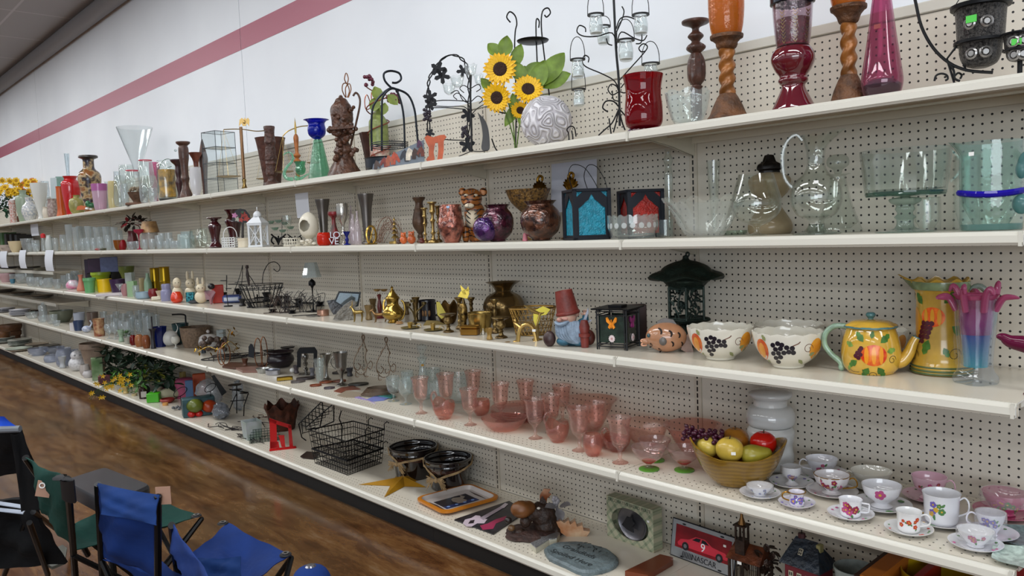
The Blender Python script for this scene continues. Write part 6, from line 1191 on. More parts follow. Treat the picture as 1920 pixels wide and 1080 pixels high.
def chamber(zf,by,ye,w,ze,sh=3):
 t=ya(sh,zf,by=by);g=t.th('chamberstick',ze,'candlestick');r=w/2/t.k;h=t(zf,ye)[2]
 lpt(g,rs([(0,.001),(r*.6,0),(r,.004),(r*1.02,.007),(r*.6,.004),(0,.004)],2),22,G('a3935c',.35,.9),'dish');lpt(g,shell([(.009,.003),(.011,h*.5),(.014,h)],.002,.006),14,BB,'socket')
 E=K();E.tu([(r*.95+.012*T(a),0,.01+.01*V(a))for a in[i*yb/4 for i in range(8)]],.0018,5,closed=True);E.put('ring_handle',BB,g)
chamber(769,616,604,34,'small brass chamberstick lying near the shelf joint')
chamber(812,620,606,34,'small brass chamberstick right of the shelf joint')
U('scalloped_brass_bowl','deep brown brass bowl with scalloped rim behind the candlesticks','bowl',3,840,568,42,[(.5,0),(.7,.1),(.9,.5),(1,1)],G('5e4420',.35,.9,.2),zh=.3,t=.003,yf=40,mod=lambda a,t_,r_,z_:(r_,z_*(1+.12*T(a*7))if z_>.03 else z_))
t=ya(3,826,zh=.2);MB_=K();MB_.prm(t.xz([(818,566),(824,566),(838,590),(828,598),(820,590)]),-.004,.0);t.one('olive_leaf_plate','olive gold leaf shaped plate leaning behind the candlesticks','plate',MB_,G('9a8c3a',.35,.6))
U('tankard','black tankard with gold seated figures relief','mug',3,802,562,33,[(.95,0),(1,.05),(.95,.1),(.95,.85),(1,.9),(.98,1)],G('17141a',.2),by=601,t=.003,dec=None,parts=1,extra=lambda o,P,fa,r,h:(K().tu(hpt(r*.95,h*.85,r*.95,h*.2,.018,fa+yb/2),.005,8).put('handle',G('17141a',.2),o),[K().at(rat(P,h*.4)*T(fa+u),rat(P,h*.4)*V(fa+u),h*.38,rz=fa+u).el((0,0,0),(.004,.007,.017)).put('gold_figure',G('7a5a3a',.4,.6),o)for u in(-.55,-.2,.25)]))
U('brass_flute','narrow brass flute vase left of the black tankard','vase',3,781,557,16,[(.8,0),(.85,.03),(.45,.1),(.5,.5),(.65,.8),(1,1)],AB,zh=.28,t=.002)
t=ya(3,775,zh=.18);E=K()
for a in([(778,600),(774,585),(766,575)],[(778,600),(782,585),(788,578),(795,572)],[(778,600),(776,580),(774,568)]):E.tu(t.cv(a),.004,6)
E.lat([(0,0),(.022,0),(.018,.01),(0,.012)],14)
for x,y in((766,574),(795,571),(774,567)):c=t(x,y);E.at(c[0],0,c[2]).lat([(0,0),(.012,.0),(.013,.014),(0,.014)],10)
E.un();t.one('three_arm_candlestick','branching dark brass candle holder before the brass flute','candlestick',E,G('5f5030',.4,.8))
t=ya(3,828,by=608);E=K();E.prm(t.xz([(792,612),(800,600),(822,601),(833,606),(840,609),(820,612)]),-.02,0);t.one('brass_leaf_tray','low bent brass leaf tray lying behind the chambersticks','tray',E,G('6a5a34',.4,.8))
t=ya(3,738,by=605);g=t.th('brass_coffee_pot','shiny brass coffee pot with pointed lid and curved spout','coffee pot');r=20/t.k;Z=lambda y:t(738,y)[2];BC=G('a88a44',.2,.95,.15,12)
lpt(g,rs([(r*.5,0),(r*.55,.003),(r*.45,.012),(r*.7,.02),(r*1.0,Z(591)),(r*.98,Z(583)),(r*.6,Z(572)),(r*.55,Z(566)),(r*.62,Z(560))],4),30,BC,'body')
lpt(g,rs([(r*.66,Z(560)),(r*.68,Z(558)),(r*.5,Z(554)),(r*.28,Z(548)),(r*.2,Z(545)),(r*.1,Z(541)),(r*.14,Z(539)),(0,Z(536))],3),24,BC,'lid')
K().tu(t.cv([(752,563),(757,568),(759,582),(755,596),(748,600)]),.0055,8).put('handle',BC,g)
sp_=t.cv([(726,590),(720,582),(719,570),(722,562)]);K().tu(sp_,[.009-.005*i/len(sp_)for i in range(len(sp_))],8).put('spout',BC,g)
t=ya(3,713,zh=.26);g=t.th('scale_lamp','dark red spindle topped by shallow brass pans','candle holder');Z=lambda y:t(713,y)[2]
lpt(g,rs([(0,0),(.028,0),(.02,.01),(.008,.02),(.007,Z(590)),(.014,Z(575)),(.007,Z(562)),(.012,Z(553)),(0,Z(551))],3),14,G('5a1e1c',.3),'spindle')
for x in(707,720):c=t(x,544);lpt(g,rs([(0,-.008),(.012,-.006),(.021,.004),(.019,.004),(0,-.004)],2),16,G('a88a58',.35,.8),'pan',c)
def beast(zf,by,ye,w,ze,nm,c,flip=1,sh=3,ant=False):
 t=ya(sh,zf,by=by);h=t(zf,ye)[2];L_=w/t.k;g=t.th(nm,ze,'figurine');f=flip;E=K()
 bz=h*.55
 E.tu([(-f*L_*.28,0,bz),(-f*L_*.1,0,bz*1.02),(f*L_*.1,0,bz),(f*L_*.28,0,bz*1.08)],[h*.10,h*.12,h*.11,h*.12],10)
 E.tu([(f*L_*.26,0,bz*1.08),(f*L_*.36,0,h*.78),(f*L_*.42,0,h*.85)],[h*.09,h*.06,h*.06],8);E.tu([(f*L_*.38,0,h*.88),(f*L_*.52,0,h*.8)],[h*.07,h*.035],8)
 for lx,y_ in((-.26,.012),(-.22,-.012),(.22,.012),(.27,-.012)):E.tu([(f*L_*lx,y_,bz),(f*L_*(lx-.03),y_,h*.28),(f*L_*(lx+.02),y_,.002)],[h*.055,h*.032,h*.028],6)
 E.tu([(-f*L_*.3,0,bz*1.1),(-f*L_*.42,0,bz*.9)],[.004,.002],5)
 for s_ in(-1,1):E.tu([(f*L_*.36,s_*.006,h*.9),(f*L_*.33,s_*.014,h*(1.15 if ant else 1.0))],[.004,.0015],5)
 E.put('body',c,g);return g
beast(714,605,577,38,'brass donkey figurine with tag left of the coffee pot','brass_donkey',G('8a6a44',.35,.9),-1)
beast(672,604,570,28,'brass deer with short antlers at the left end of the brass','brass_deer',BB,-1,ant=True)
fgr(3,749,602,16,'two tiny tan dog figurines base right under the coffee pot','dog_figurine','a07a50',.04,by=608)
t=ya(3,655,zh=.2);g=t.th('leaning_mirror','small dark framed mirror tilted back against peg wall','mirror');E=K();E.prm(t.xz([(626,566),(635,546),(677,548),(672,574),(650,580)]),-.006,.006);E.put('frame',G('22262a',.4,.4),g);E=K();E.prm(t.xz([(630,565),(637,549),(673,551),(669,572),(650,577)]),-.008,-.006);E.put('glass',G('a8b4ba',.08,.9),g)
for zf,pts,ze,c_ in((632,[(613,564),(622,562),(634,561),(645,568),(648,578),(636,588),(625,590),(618,578)],'dark pewter leaf shaped dish left of the grey wing dish','4a4a4c'),(648,[(624,599),(632,585),(645,572),(660,562),(668,566),(664,585),(664,602)],'grey woven wing-shaped dish leaning by the brass deer','6a655c')):
 t=ya(3,zf,zh=.1 if zf>640 else .2);E=K();E.prm(t.xz(pts),-.006,.004);t.one('leaf_dish',ze,'dish',E,G(c_,.35,.5,.3,30,.4))
U('copper_napkin_ring','small pinkish copper band dish at the shelf front','dish',3,606,581,22,[(.9,0),(1,.1),(1,1)],G('a8806c',.3,.7),by=592,t=.002)
t=ya(3,588,by=594);E=K();E.el((0,0,.006),(.045,.014,.005),12,6);t.one('silver_spoon_rest','small bright silver oval dish lying at the shelf front','dish',E,SILVER)
t=ya(3,588,zh=.26);g=t.th('glass_shade_lamp','wire table lamp with clear faceted glass shade','lamp');c=t(588,520);r=18/t.k;Z=lambda y:t(588,y)[2]
lpt(g,[(r*1.0,Z(520)),(r*.6,Z(492)),(r*.58,Z(492)),(r*.98,Z(520))],6,zd('eef3f4',.02,milk=.15),'shade');lpt(g,rs([(0,0),(.05,0),(.045,.004),(.006,.01),(.005,Z(540)),(.02,Z(535)),(.02,Z(528)),(0,Z(522))],2),16,BLACKM,'stand')
t=ya(3,492,zh=.22);g=t.th('wire_fruit_basket','large black wire basket with scrollwork sides','basket');E=K();A=40/t.k;zt=t(492,534)[2];kq=1/t.k
for j,s_ in((0,.5),(.35,.72),(.8,.96),(1,1)):E.tu([(A*s_*T(a*yb/14),A*.7*s_*V(a*yb/14),.004+zt*j)for a in range(28)],.0028,5,closed=True)
for i in range(22):a=i*yb/11;E.tu([(A*.5*T(a),A*.35*V(a),.004),(A*.75*T(a),A*.52*V(a),zt*.4),(A*T(a),A*.7*V(a),zt)],.002,4)
for i in range(9):x=460+i*8;E.tu(t.cv([(x,540),(x+5,545),(x+9,540),(x+4,536),(x,542)],3,-A*.68),.002,4)
E.put('basket_wire',BLACKW,g)
za=K();za.tu(t.cv([(492,532),(494,512),(503,495),(515,491),(524,498),(524,506),(519,509),(513,504)],5),.003,6);za.put('curled_handle',BLACKW,g)
t=ya(3,462,zh=.15);g=t.th('seated_wire_figure','black wire tripod holding a small dark figure','figurine');E=K()
for a in([(455,497),(449,520),(437,552)],[(455,497),(454,525),(449,556)],[(463,512),(470,520),(482,540)],[(440,530),(470,526)]):E.tu(t.cv(a),.0025,5)
E.put('tripod',BLACKW,g);za=K();za.tu([t(463,497),t(463,505),t(464,515),t(467,535)],[.010,.006,.012,.006],8);za.el(t(463,501),.012,9,7);za.put('figure',G('2a1a18',.5),g)
t=ya(3,428,zh=.13);E=K()
for a in([(425,516),(425,545)],[(413,526),(425,526)],[(423,541),(434,541)],[(428,533),(452,533),(460,538)]):E.tu(t.cv(a),.0035,5)
E.lat([(0,0),(.03,0),(.03,.006),(0,.006)],12);E.tu([(0,0,0),t(425,550)],.003,5);t.one('wire_candle_arm','black wire candle arm with small cups at left of the tangle','candle holder',E,BLACKW)
yd=random.Random(8)
for j,(x0,x1,ze,nn,zh,colr)in enumerate(((530,575,'tangle of fine dark wire branches left of the glass shade lamp',18,.16,'2a2422'),(505,540,'twisted brown and black wire vine candle holder',12,.1,'3a2a20'),(556,600,'wire scroll stand under the glass shade lamp',10,.12,'1a1816'))):
 t=ya(3,(x0+x1)/2,zh=zh);E=K()
 for i in range(nn):
  x=yd.uniform(x0,x1);y=588-(zh*20);E.tu(t.cv([(x,y),(x+yd.uniform(-8,8),y-15),(x+yd.uniform(-14,14),y-30+yd.uniform(-8,8)),(x+yd.uniform(-14,14),y-26+yd.uniform(-20,14))],3,yd.uniform(-.04,.04)),.0022,4)
 E.tu([(-.09,0,.003),(.09,0,.003)],.003,4);t.one('wire_branch_holder',ze,'candle holder',E,G(colr,.5,.4))
for i,(x,by,w,h_,ze)in enumerate(((478,571,34,.03,'low black metal trivet lying flat left of centre tangle'),(512,576,30,.025,'low black metal bracket lying on shelf front'),(545,580,34,.03,'flat black iron piece right of the brackets'),(402,566,26,.03,'dark round iron coil by the shelf joint'),(490,562,24,.05,'small dark iron pot stand behind the trivets'),(575,572,46,.03,'flat black tray beneath the glass shade lamp'))):
 t=ya(3,x,by=by);E=K();r=w/2/t.k;E.tu([(r*T(a*yb/8),r*.45*V(a*yb/8),h_*.5)for a in range(16)],.005,6,closed=True)
 for a in range(3):E.tu([(-r*.9*T(a*1.0),-r*.4*V(a*1.0),h_*.5),(r*.9*T(a),r*.4*V(a),h_*.5)],.004,5)
 for a in(0.3,2.2,4.2):E.tu([(r*T(a),r*.45*V(a),0),(r*T(a),r*.45*V(a),h_)],.004,5)
 t.one('iron_trivet',ze,'trivet',E,BLACKM)
t=ya(3,436,by=568);t.rz-=.2;g=t.th('blue_tin_car','small blue and white striped tin lying on the shelf','tin');W=17/t.k;K().bo((-W,-.03,0),(W,.03,.06),.012).put('body',G('3c4d82',.3),g);K().bo((-W*.8,-.032,.018),(W*.7,-.028,.042),.001).put('white_label',G('b9c0cc',.4),g)
t=ya(3,410,zh=.22);E=K();E.bo((-.04,-.03,0),(.04,.03,t(410,534)[2]),.004);t.one('red_candle_block','square red-orange candle block behind the dark coil','candle',E,G('a82410',.45))
t=ya(3,396,zh=.14);g=t.th('glass_pyramid_flower','black and pink glass petals cup cluster','ornament');E=K();E.el(t(396,537),(.025,.02,.022));E.put('black_ball',G('141216',.3),g);E=K();E.lat(shell([(.008,0),(.015,.03),(.035,.08)],.003,.01),5);E.put('petal_cup',zd('d8a8b0',.03,milk=.3),g)
def bunny(zf,by,ye,w,ze,c_='cfc3a8',zh=.1,ears=True):
 t=ya(3,zf,by=by,zh=zh,w=w);h=t(zf,ye)[2];r=w/2/t.k;g=t.th('bunny_figurine',ze,'figurine');hh=h*(.72 if ears else 1)
 E=K();E.el((0,0,hh*.33),(r*.9,r*.8,hh*.34),14,10);E.el((0,-.15*r,hh*.8),(r*.68,r*.62,hh*.24),14,10);E.put('body',G(c_,.4),g)
 if ears:
  for s_ in(-1,1):za=K();za.el((s_*r*.35,0,h*.84),(r*.2,r*.1,h*.17),9,7);za.put('ear',G(c_,.4),g)
 for s_ in(-1,1):za=K();za.el((s_*r*.25,-r*.72,hh*.83),r*.07,7,5);za.put('eye',G('141010',.2),g)
bunny(359,None,508,26,'tall cream rabbit figurine with upright ears behind',zh=.2);bunny(378,None,520,26,'cream rabbit figurine with round face, right of the tall one',zh=.14);bunny(334,566,522,22,'small cream bear-like jar on an orange base',zh=.1,ears=False)
U('orange_glass_ball','bright orange-red glass candle ball with flame shape','candle holder',3,332,547,22,[(.6,0),(.9,.15),(1,.5),(.8,.85),(.6,1)],G('d23818',.12,coat=.6),by=567,t=.002)
U('milk_bottle_jar','small pale lilac glass jar with white lid band','jar',3,313,532,20,[(.9,0),(1,.05),(1,.55),(.8,.65),(.82,.9),(.7,1)],zd('b4b4d4',.05,milk=.45),by=564,t=.002)
t=ya(3,358,by=566);t.rz-=.4;E=K();E.bo((-.03,-.02,0),(.03,.02,.075),.003);t.one('mirror_mosaic_box','small turquoise mirrored mosaic box by the bunnies','box',E,G('58b8c4',.1,.6,col2='123a44',scale=60))
t=ya(3,366,by=569);E=K();E.el((0,0,.012),(.05,.03,.014),12,7);t.one('black_stone_dish','low dark grey pebble-like dish at shelf front','dish',E,G('2e3034',.4))
t=ya(3,390,zh=.07);E=K();E.prm(t.xz([(383,546),(396,560),(404,548),(400,544),(391,562),(386,562)]),-.003,.003);t.one('pink_glass_fan','pinkish clear glass fan piece by the black ball','ornament',E,zd('d8b8c0',.03,milk=.3))
for zf,ye,w,ze,by in((293,502,20,'left golden ribbed tin candle of the pair',550),(311,500,21,'right golden ribbed tin candle of the pair',552)):
 U('gold_tin_candle',ze,'candle',3,zf,ye,w*.95,[(.95,0),(.95,.03),(.88,.08),(.95,.48),(1,.5),(.95,.53),(.9,.93),(.97,1)],G('9a7c1e',.28,.9),zh=.3,sld=True)
U('yellow_pot','bright yellow bucket shaped pot','pot',3,197,523,26,[(.9,0),(.92,.02),(.98,.85),(1,.87),(1,1)],G('d8b210',.35),by=547,zh=.1,t=.002)
U('green_pot','mint green ribbed flower pot left of the yellow pot','pot',3,169,521,22,[(.7,0),(.75,.05),(.9,.75),(1,.8),(1,1)],G('5f9c68',.35),zh=.07,t=.002)
U('lime_pot','large lime green flared pot behind the yellow pot','pot',3,191,510,34,[(.6,0),(.9,.8),(1,.85),(1,1)],G('8aa024',.35),zh=.18,t=.002)
U('purple_planter','dark purple low planter right of the yellow pot','pot',3,223,523,30,[(.75,0),(1,1)],G('301a3c',.35),zh=.2,t=.002)
U('black_planter','black wide planter on which the boxes rest','pot',3,213,510,36,[(.8,0),(1,1)],G('121214',.4),zh=.33,t=.002)
for zf,x0,x1,ye,bot,c_,ze in((170,160,170,486,520,'2c1636','narrow dark purple box left of the other boxes'),(180,166,192,484,511,'38163c','purple square gift box behind the green pots'),(205,189,222,481,511,'5c6690','blue patterned gift box on the black planter')):
 t=ya(3,zf,zh=.30);E=K();P=t.xz([(x0,bot),(x1,bot),(x1,ye),(x0,ye)]);z0=P[0][1]if zf!=170 else 0;E.bo((P[0][0],-.04,max(0,z0)),(P[1][0],.05,P[2][1]),.003);o=t.one('gift_box',ze,'box',E,G(c_,.4,0,.12,30))
t=ya(3,190,zh=.31);E=K();E.bo((-.12,-.05,0),(.14,.05,t(190,511)[2]-.001),.003);t.one('dark_carton','dark carton box supporting the purple and blue boxes','box',E,G('1a1518',.5))
U('olive_leaf_bowl','olive green oval bowl on dark stand behind the yellow pot','bowl',3,240,499,28,[(.5,0),(.6,.5),(.9,.8),(1,1)],G('5a6428',.35),zh=.34,t=.002)
U('terracotta_vase','slender salmon terracotta vase left of the green pot','vase',3,153,515,16,[(.9,0),(1,.1),(.55,.5),(.4,.8),(.6,1)],G('b8705a',.5),zh=.1)
U('green_glass_square','pale green square glass candle holder','candle holder',3,249,527,19,[(1,0),(1,1)],zd('bcd8b4',.05,milk=.45),by=556,t=.003,yf=4,spr=False)
U('clear_glass_block','tall frosted clear glass behind the green square holder','glass',3,246,511,18,[(1,0),(1,1)],zd('e0e6e4',.05,milk=.3),zh=.2,t=.003,yf=4,spr=False)
U('cream_candle_pillar','tall cream pillar candle next to the sage bottle','candle',3,267,521,9,[(1,0),(1,1)],G('c2b48a',.5),by=548,zh=.1,sld=True)
U('sage_bottle','small sage green bottle behind the blue soap dish','bottle',3,279,512,14,[(.8,0),(1,.2),(.95,.6),(.5,.8),(.4,1)],G('7f9a82',.3),zh=.22)
U('soap_dish','small pale blue fish-print dish at shelf edge','dish',3,269,547,26,[(.8,0),(1,.2),(1,1)],G('8fa6b4',.35),by=561,t=.002)
U('dark_red_bowl','small dark red rose shaped bowl','bowl',3,288,541,18,[(.6,0),(1,.5),(.8,1)],G('6e1418',.3),zh=.12)
t=ya(3,293,by=563);E=K();E.bo((-.035,-.02,0),(.035,.02,.03),.006);t.one('cream_soap','small cream bar shaped box at shelf front','box',E,G('d4cdb6',.5))
t=ya(3,208,by=555);E=K();E.bo((-.12,-.04,0),(.1,.04,.025),.003);t.one('white_carton','flat white carton in front of the yellow pot','box',E,G('c8c2c6',.5))
U('martini_candle','small clear martini-shaped glass before the white carton','glass',3,225,532,13,[(.6,0),(.1,.05),(.1,.5),(1,.95),(1,1)],cl,by=556,zh=.04,t=.001)
U('pink_shell_dish','pinkish rounded dish right of the small martini glass','dish',3,235,532,14,[(.6,0),(1,.5),(.8,1)],G('a8787c',.4),zh=.1)
U('wrapped_lily_jar','clear wrapped jar with pink and blue floral print','jar',3,138,525,24,[(.7,0),(1,.2),(1,.6),(.5,1)],G('cfd0d4',.2,0,col2='c06a90',scale=20),by=542,zh=.05)
for i_,(zf,ye,w,zh,c_)in enumerate(((70,520,20,.06,None),(47,513,30,.2,None),(92,521,16,.08,None),(108,523,14,.07,None),(122,516,12,.18,None),(33,513,26,.24,None),(142,508,14,.26,None),(150,513,12,.3,None))):
 U('glass_dish','clear glass dish, '+ORD[i_]+' built from left in the glass row below the paper slips'if 0 else'clear pressed glass piece, '+['red-rimmed sundae cup','wide flat bowl','small round jar','small low bowl','narrow jar','square plate stack','faceted jar behind','flared cup behind'][i_]+', third shelf left','glass',3,zf,ye,w,[(.6,0),(.95,.4),(1,1)],cl,zh=zh,t=.002,yf=16)
for zf,ye,w,ze,c_ in((14,512,26,'low pink stacked bowls at the left edge of third shelf','a8888c'),(24,523,9,'small blue tile-like box near left edge','3a6a80')):
 U('small_bowl',ze,'bowl',3,zf,ye,w,[(.7,0),(1,.7),(1,1)],G(c_,.4),zh=.1,t=.002)
def ledge(px0,px1,z_at_px,s,dep,ze,py):
 y=-DS[s]+dep;a=xe(px0,y,1);z=on_y((px0+px1)/2,py,y).z;a=xe(px0,y,z);b=xe(px1,y,z)
 g=yc('short_shelf',ze,'shelf',(a.x,y,z),0,'short display shelves at far left');L_=b.x-a.x
 K().bo((0,.0,-.012),(L_,-y-.03,0)).put('deck',DECKP,g,sm=False);K().bo((0,-.004,-.035),(L_,-.0005,0)).put('front_lip',LIP,g,sm=False)
 for x in(.01,L_-.012):K().prm([(.01,-.0125),(-y-.03,-.0125),(-y-.03,-.07)],x,x+.004,'x').put('bracket',LIPD,g,sm=False)
 return a,b,y,z
def stack(zf,s_or_z,y,w,n,ze,c_,z0,gr_=None,th=.006):
 p=xe(zf,y,z0+.001);k=sca(p);r=w/2/k;q0=None
 for i in range(n):
  E=K();E.lat([(0,0),(r*.6,0),(r*.95,th*1.6),(r,th*1.8),(r*.98,th*2.1),(r*.6,th*.7),(0,th*.7)],20)
  one('plate',(ze+(', '+['bottom one','second from bottom','third from bottom','fourth from bottom','fifth from bottom','sixth from bottom'][i]if n>1 else'')),'plate',E,G(c_[i%len(c_)],.25),(p.x,p.y,p.z+i*th*1.25),0,gr_)
a,b,y,z=ledge(-30,100,0,3,.16,'short upper ledge holding platters below the paper slips',506)
for zf,w,n,cc,ze in((18,38,2,('4a4a50','8a8a8c'),'platter under the two left paper slips'),(55,40,3,('b8b4ac','55524c','a8a49a'),'platter between the paper slips'),(80,30,2,('cac6b4','8a8674'),'platter beside the nearest paper slip')):stack(zf,3,y+.13,w,n,ze,cc,z,'platters on the upper ledge',.008)
a,b,y,z=ledge(-30,105,0,4,.13,'short lower ledge holding a row of plates at far left',558)
for zf,w,n,cc,ze in((8,40,3,('7a6a60','a8a49c','5a4a44'),'dinner plate on lower ledge at left edge'),(42,40,3,('c0bcb4','8a8478','6a5a50'),'dinner plate on lower ledge centre'),(80,38,3,('b0aca4','7a6e64','a8a090'),'dinner plate on lower ledge right end')):stack(zf,4,y+.16,w,n,ze,cc,z,'plates on the lower ledge',.008)
# ================= fourth shelf: teacups =================
CH_=G('dcdce0',.1,coat=.7);PNK=G('b0487c',.3);VIO=G('6a58a8',.3);GRN=G('4a7a42',.4);REDF=G('b83a2a',.3);GLD=G('a5782c',.25,.8);YELF=G('c9a030',.3);DPK=G('8a2444',.3);BLU=G('4a5a94',.3)
FM={'p':1,'v':2,'g':3,'r':4,'y':5,'d':6,'b':7}
CUPM=[CH_,PNK,VIO,GRN,REDF,YELF,DPK,BLU]
def flower(E,P,a,z,s,c,x=0,y=0):
 for q in range(5):decal(E,P,a,z,oval(s*.42,s*.42,8,x+s*.5*T(q*1.257),y+s*.5*V(q*1.257)),.0006,FM[c])
 decal(E,P,a,z,oval(s*.25,s*.25,7,x,y),.0012,5)
CUPP={'round':[(.45,0),(.48,.04),(.42,.1),(.6,.3),(.88,.68),(1,1)],'mug':[(.72,0),(.75,.03),(.86,.12),(.9,.5),(.93,.8),(1,1)],'foot':[(.5,0),(.55,.04),(.35,.14),(.4,.22),(.8,.5),(.95,.8),(1,1)],'egg':[(.7,0),(.6,.05),(.3,.2),(.5,.35),(.9,.6),(.95,1)],'barrel':[(.75,0),(.8,.05),(.85,.3),(.72,.7),(.85,1)]}
def tcup(zf,sy,sw,cw,ye,kind,ze,fl,hand=1,base='dcdce0',gold=False,wrap=False,n=5,hsq=False,sz=.008,saucer=None,rim=None):
 p=spot(4,zf,sy,.1,sw);k=sca(p);fa=yh(p);g=yc('teacup',ze,'teacup',p,0,'china teacups on saucers');R=sw/2/k;r=cw/2/k
 bm=G(base,.1,coat=.7);ms=[bm]+CUPM[1:]
 SP=[(R*.5,.002),(R*.62,.004),(R*.9,.012),(R,.0165)]
 E=K();E.lat(rs([(0,.0),(R*.45,0),(R*.48,.002),(R*.7,.006),(R*.95,.0135),(R,.0165),(R*.97,.0172),(R*.68,.0095),(R*.5,.0055),(0,.0055)],2),40);yd=random.Random(int(zf))
 sa=E.put('saucer',[G(saucer or base,.1,coat=.7)]+CUPM[1:],g)
 za=K()
 for q in range(7 if fl else 0):
  a=yd.uniform(0,2*yb);rr=R*.82;s_=sz*yd.uniform(.6,1);za.mi(0 if q%3 else 1);za.at(rr*T(a),rr*V(a),.0142).lat([(0,.0004),(s_*.6,.0004),(s_*.75,-.0004)],8)
 if fl:za.put('painted_sprig',[CUPM[FM[fl[0]]],GRN],sa)
 z0=.0062;h=(on_y(zf,ye,p.y).z-p.z)-z0;P=rs([(a*r,z0+b*h)for a,b in CUPP[kind]],3);E=K();E.lat(shell(P,.0022,z0+h*.15),36,mod=(lambda a,t_,r_,z_:(r_*(1+.025*T(a*10)),z_))if gold else None)
 for q in range(n if fl else 0):
  c=fl[q%len(fl)];x=yd.uniform(-.7,.7)*r;y=yd.uniform(.32,.82)*h
  flower(E,P,fa,z0,sz*yd.uniform(.8,1.3),c,x,y);decal(E,P,fa,z0,leaf2(sz*1.6,sz*.9,yd.uniform(0,6),x+sz*.6,y-sz*.4),.0005,3)
 b=E.put('cup',ms,g)
 if gold or rim:lpt(g,[(r+.0002,z0+h-.0018),(r+.0008,z0+h),(r-.0022,z0+h+.0002)],36,GLD if gold else G(rim,.2),'painted_rim')
 if hand:
  a=fa+yb/2*hand-.25*hand;ri=rat(P,z0+h*.8)
  if hsq:pts=[(ri,z0+h*.85),(ri+.02,z0+h*.85),(ri+.021,z0+h*.8),(ri+.019,z0+h*.4),(ri+.012,z0+h*.33),(rat(P,z0+h*.3),z0+h*.3)]
  else:pts=rs([(ri,z0+h*.85),(ri+.012,z0+h*.95),(ri+.022,z0+h*.8),(ri+.02,z0+h*.5),(rat(P,z0+h*.35),z0+h*.32)],4)
  E=K();E.tu([(q[0]*T(a),q[0]*V(a),q[1])for q in pts],.0024,7);E.put('handle',GLD if gold else bm,g)
 if wrap:lpt(g,rs([(r*1.05,z0+h*.5),(r*1.05,z0+h+.001),(r*.6,z0+h+.002),(0,z0+h+.003)],2),24,zd('fafafa',.04,milk=.12),'plastic_wrap')
 lpt(g,[(0,.0),(.0045,.0003),(.006,0)],8,G('7a3a2a',.6),'inner_sticker',(0,0,z0+h*.2))
 return g
for a in((1425,938,74,47,909,'round','white teacup with blue sprigs wrapped in film beside the wooden fruit bowl','b',0,'dcdce0',False,True,4,False,.005),(1494,952,66,33,921,'barrel','tiny demitasse with lavender base and gold handle at shelf front','v',-1,'d4d0da',True,False,8,False,.007),(1484,911,80,37,874,'egg','footed egg-cup shaped teacup with violets near the fruit bowl','vd',0,'dcdce0',False,True,6,False,.008),(1541,893,92,58,859,'round','white teacup with pink violet, handle to the left, back row','p',-1,'d6d6dc',False,False,3,False,.009),(1560,928,92,64,889,'foot','gold-rimmed footed teacup with red and pink roses','dp',1,'d8d4d6',True,False,8,False,.009),(1595,971,82,42,935,'mug','small straight cup with magenta roses and square handle','pd',1,'dcdce0',False,False,8,True,.009),(1634,916,84,72,882,'round','plain translucent pale teacup in the back row','',-1,'c9c6bc',False,False,0,False,.008),(1653,953,104,70,908,'foot','wide footed white teacup with a single pink rose','p',0,'dcdce0',False,False,1,False,.016),(1742,938,92,61,892,'foot','pale pink teacup with tiny flowers, back row','dp',1,'c9a2b0',False,False,7,False,.006),(1765,984,96,66,923,'mug','tall scalloped mug cup with yellow and violet spring flowers','yvg',1,'dcdce0',False,False,6,False,.009),(1704,1001,84,45,957,'mug','tall small mug with red strawberries and dark rim line','rr',1,'dcdcdc',False,False,7,False,.006),(1883,968,104,76,922,'round','rose pink patterned teacup wrapped in film, back right','pg',1,'a8446a',False,True,9,False,.010),(1857,1008,92,50,960,'round','teacup covered in purple violets, right side','vv',-1,'d8d6e0',False,True,9,False,.008),(1829,1028,92,61,993,'round','low white wrapped teacup with pale pink flowers at the front right','p',0,'dcdce0',False,True,5,False,.007)):tcup(*a)
for zf,by,ze,c_ in((1905,1012,'patterned grey-green glass leaf dish at right frame edge','66787a'),(1925,1055,'pale green glass plate corner at the lower right edge','a8b8b0')):
 t=ya(4,zf,by=by);E=K();E.lat([(0,.001),(.05,.001),(.075,.012),(.078,.014),(.05,.005),(0,.005)],24,mod=lambda a,t_,r_,z_:(r_*(1+.1*T(a*5)),z_));t.one('leaf_dish',ze,'dish',E,G(c_,.15,0,.3,60))
p=spot(4,1446,None,.36,84);k=sca(p);Z=lambda y:on_y(1446,y,p.y).z-p.z;r=42/k;WJ=G('c9cac8',.12,coat=.7);g=yc('ceramic_jar','tall plain white glazed jar with puffed lid behind the fruit bowl','jar',p)
H_=Z(735);lpt(g,shell(rs([(r*.8,0),(r*.9,.01),(r*1.0,H_*.15),(r*.92,H_*.3),(r*1.0,H_*.42),(r*1.02,H_*.5),(r*.9,H_*.56)],4),.006,.012),36,WJ,'body')
lpt(g,rs([(r*.9,H_*.565),(r*1.02,H_*.6),(r*1.05,H_*.7),(r*.92,H_*.8),(r*.72,H_*.83),(r*.72,H_*.83),(r*.74,H_*.9),(r*.92,H_*.95),(r*.9,H_*1.0),(r*.5,H_*1.04),(0,H_*1.05)],4),36,WJ,'puffed_lid')
p=spot(4,1384,908,.14,150);k=sca(p);t=ya(4,1384,p=p);g=yc('wooden_bowl','tall-sided yellow-brown wooden bowl holding artificial fruit','bowl',p,t.rz);Z=lambda y:on_y(1384,y,p.y).z-p.z
r=88/k;h=Z(846)
def bmod(a,t_,r_,z_):f=(z_/h);e=abs(T(a));return r_*(1-.22*(1-e)*1.0),z_*(1+.42*e**3*f*f)
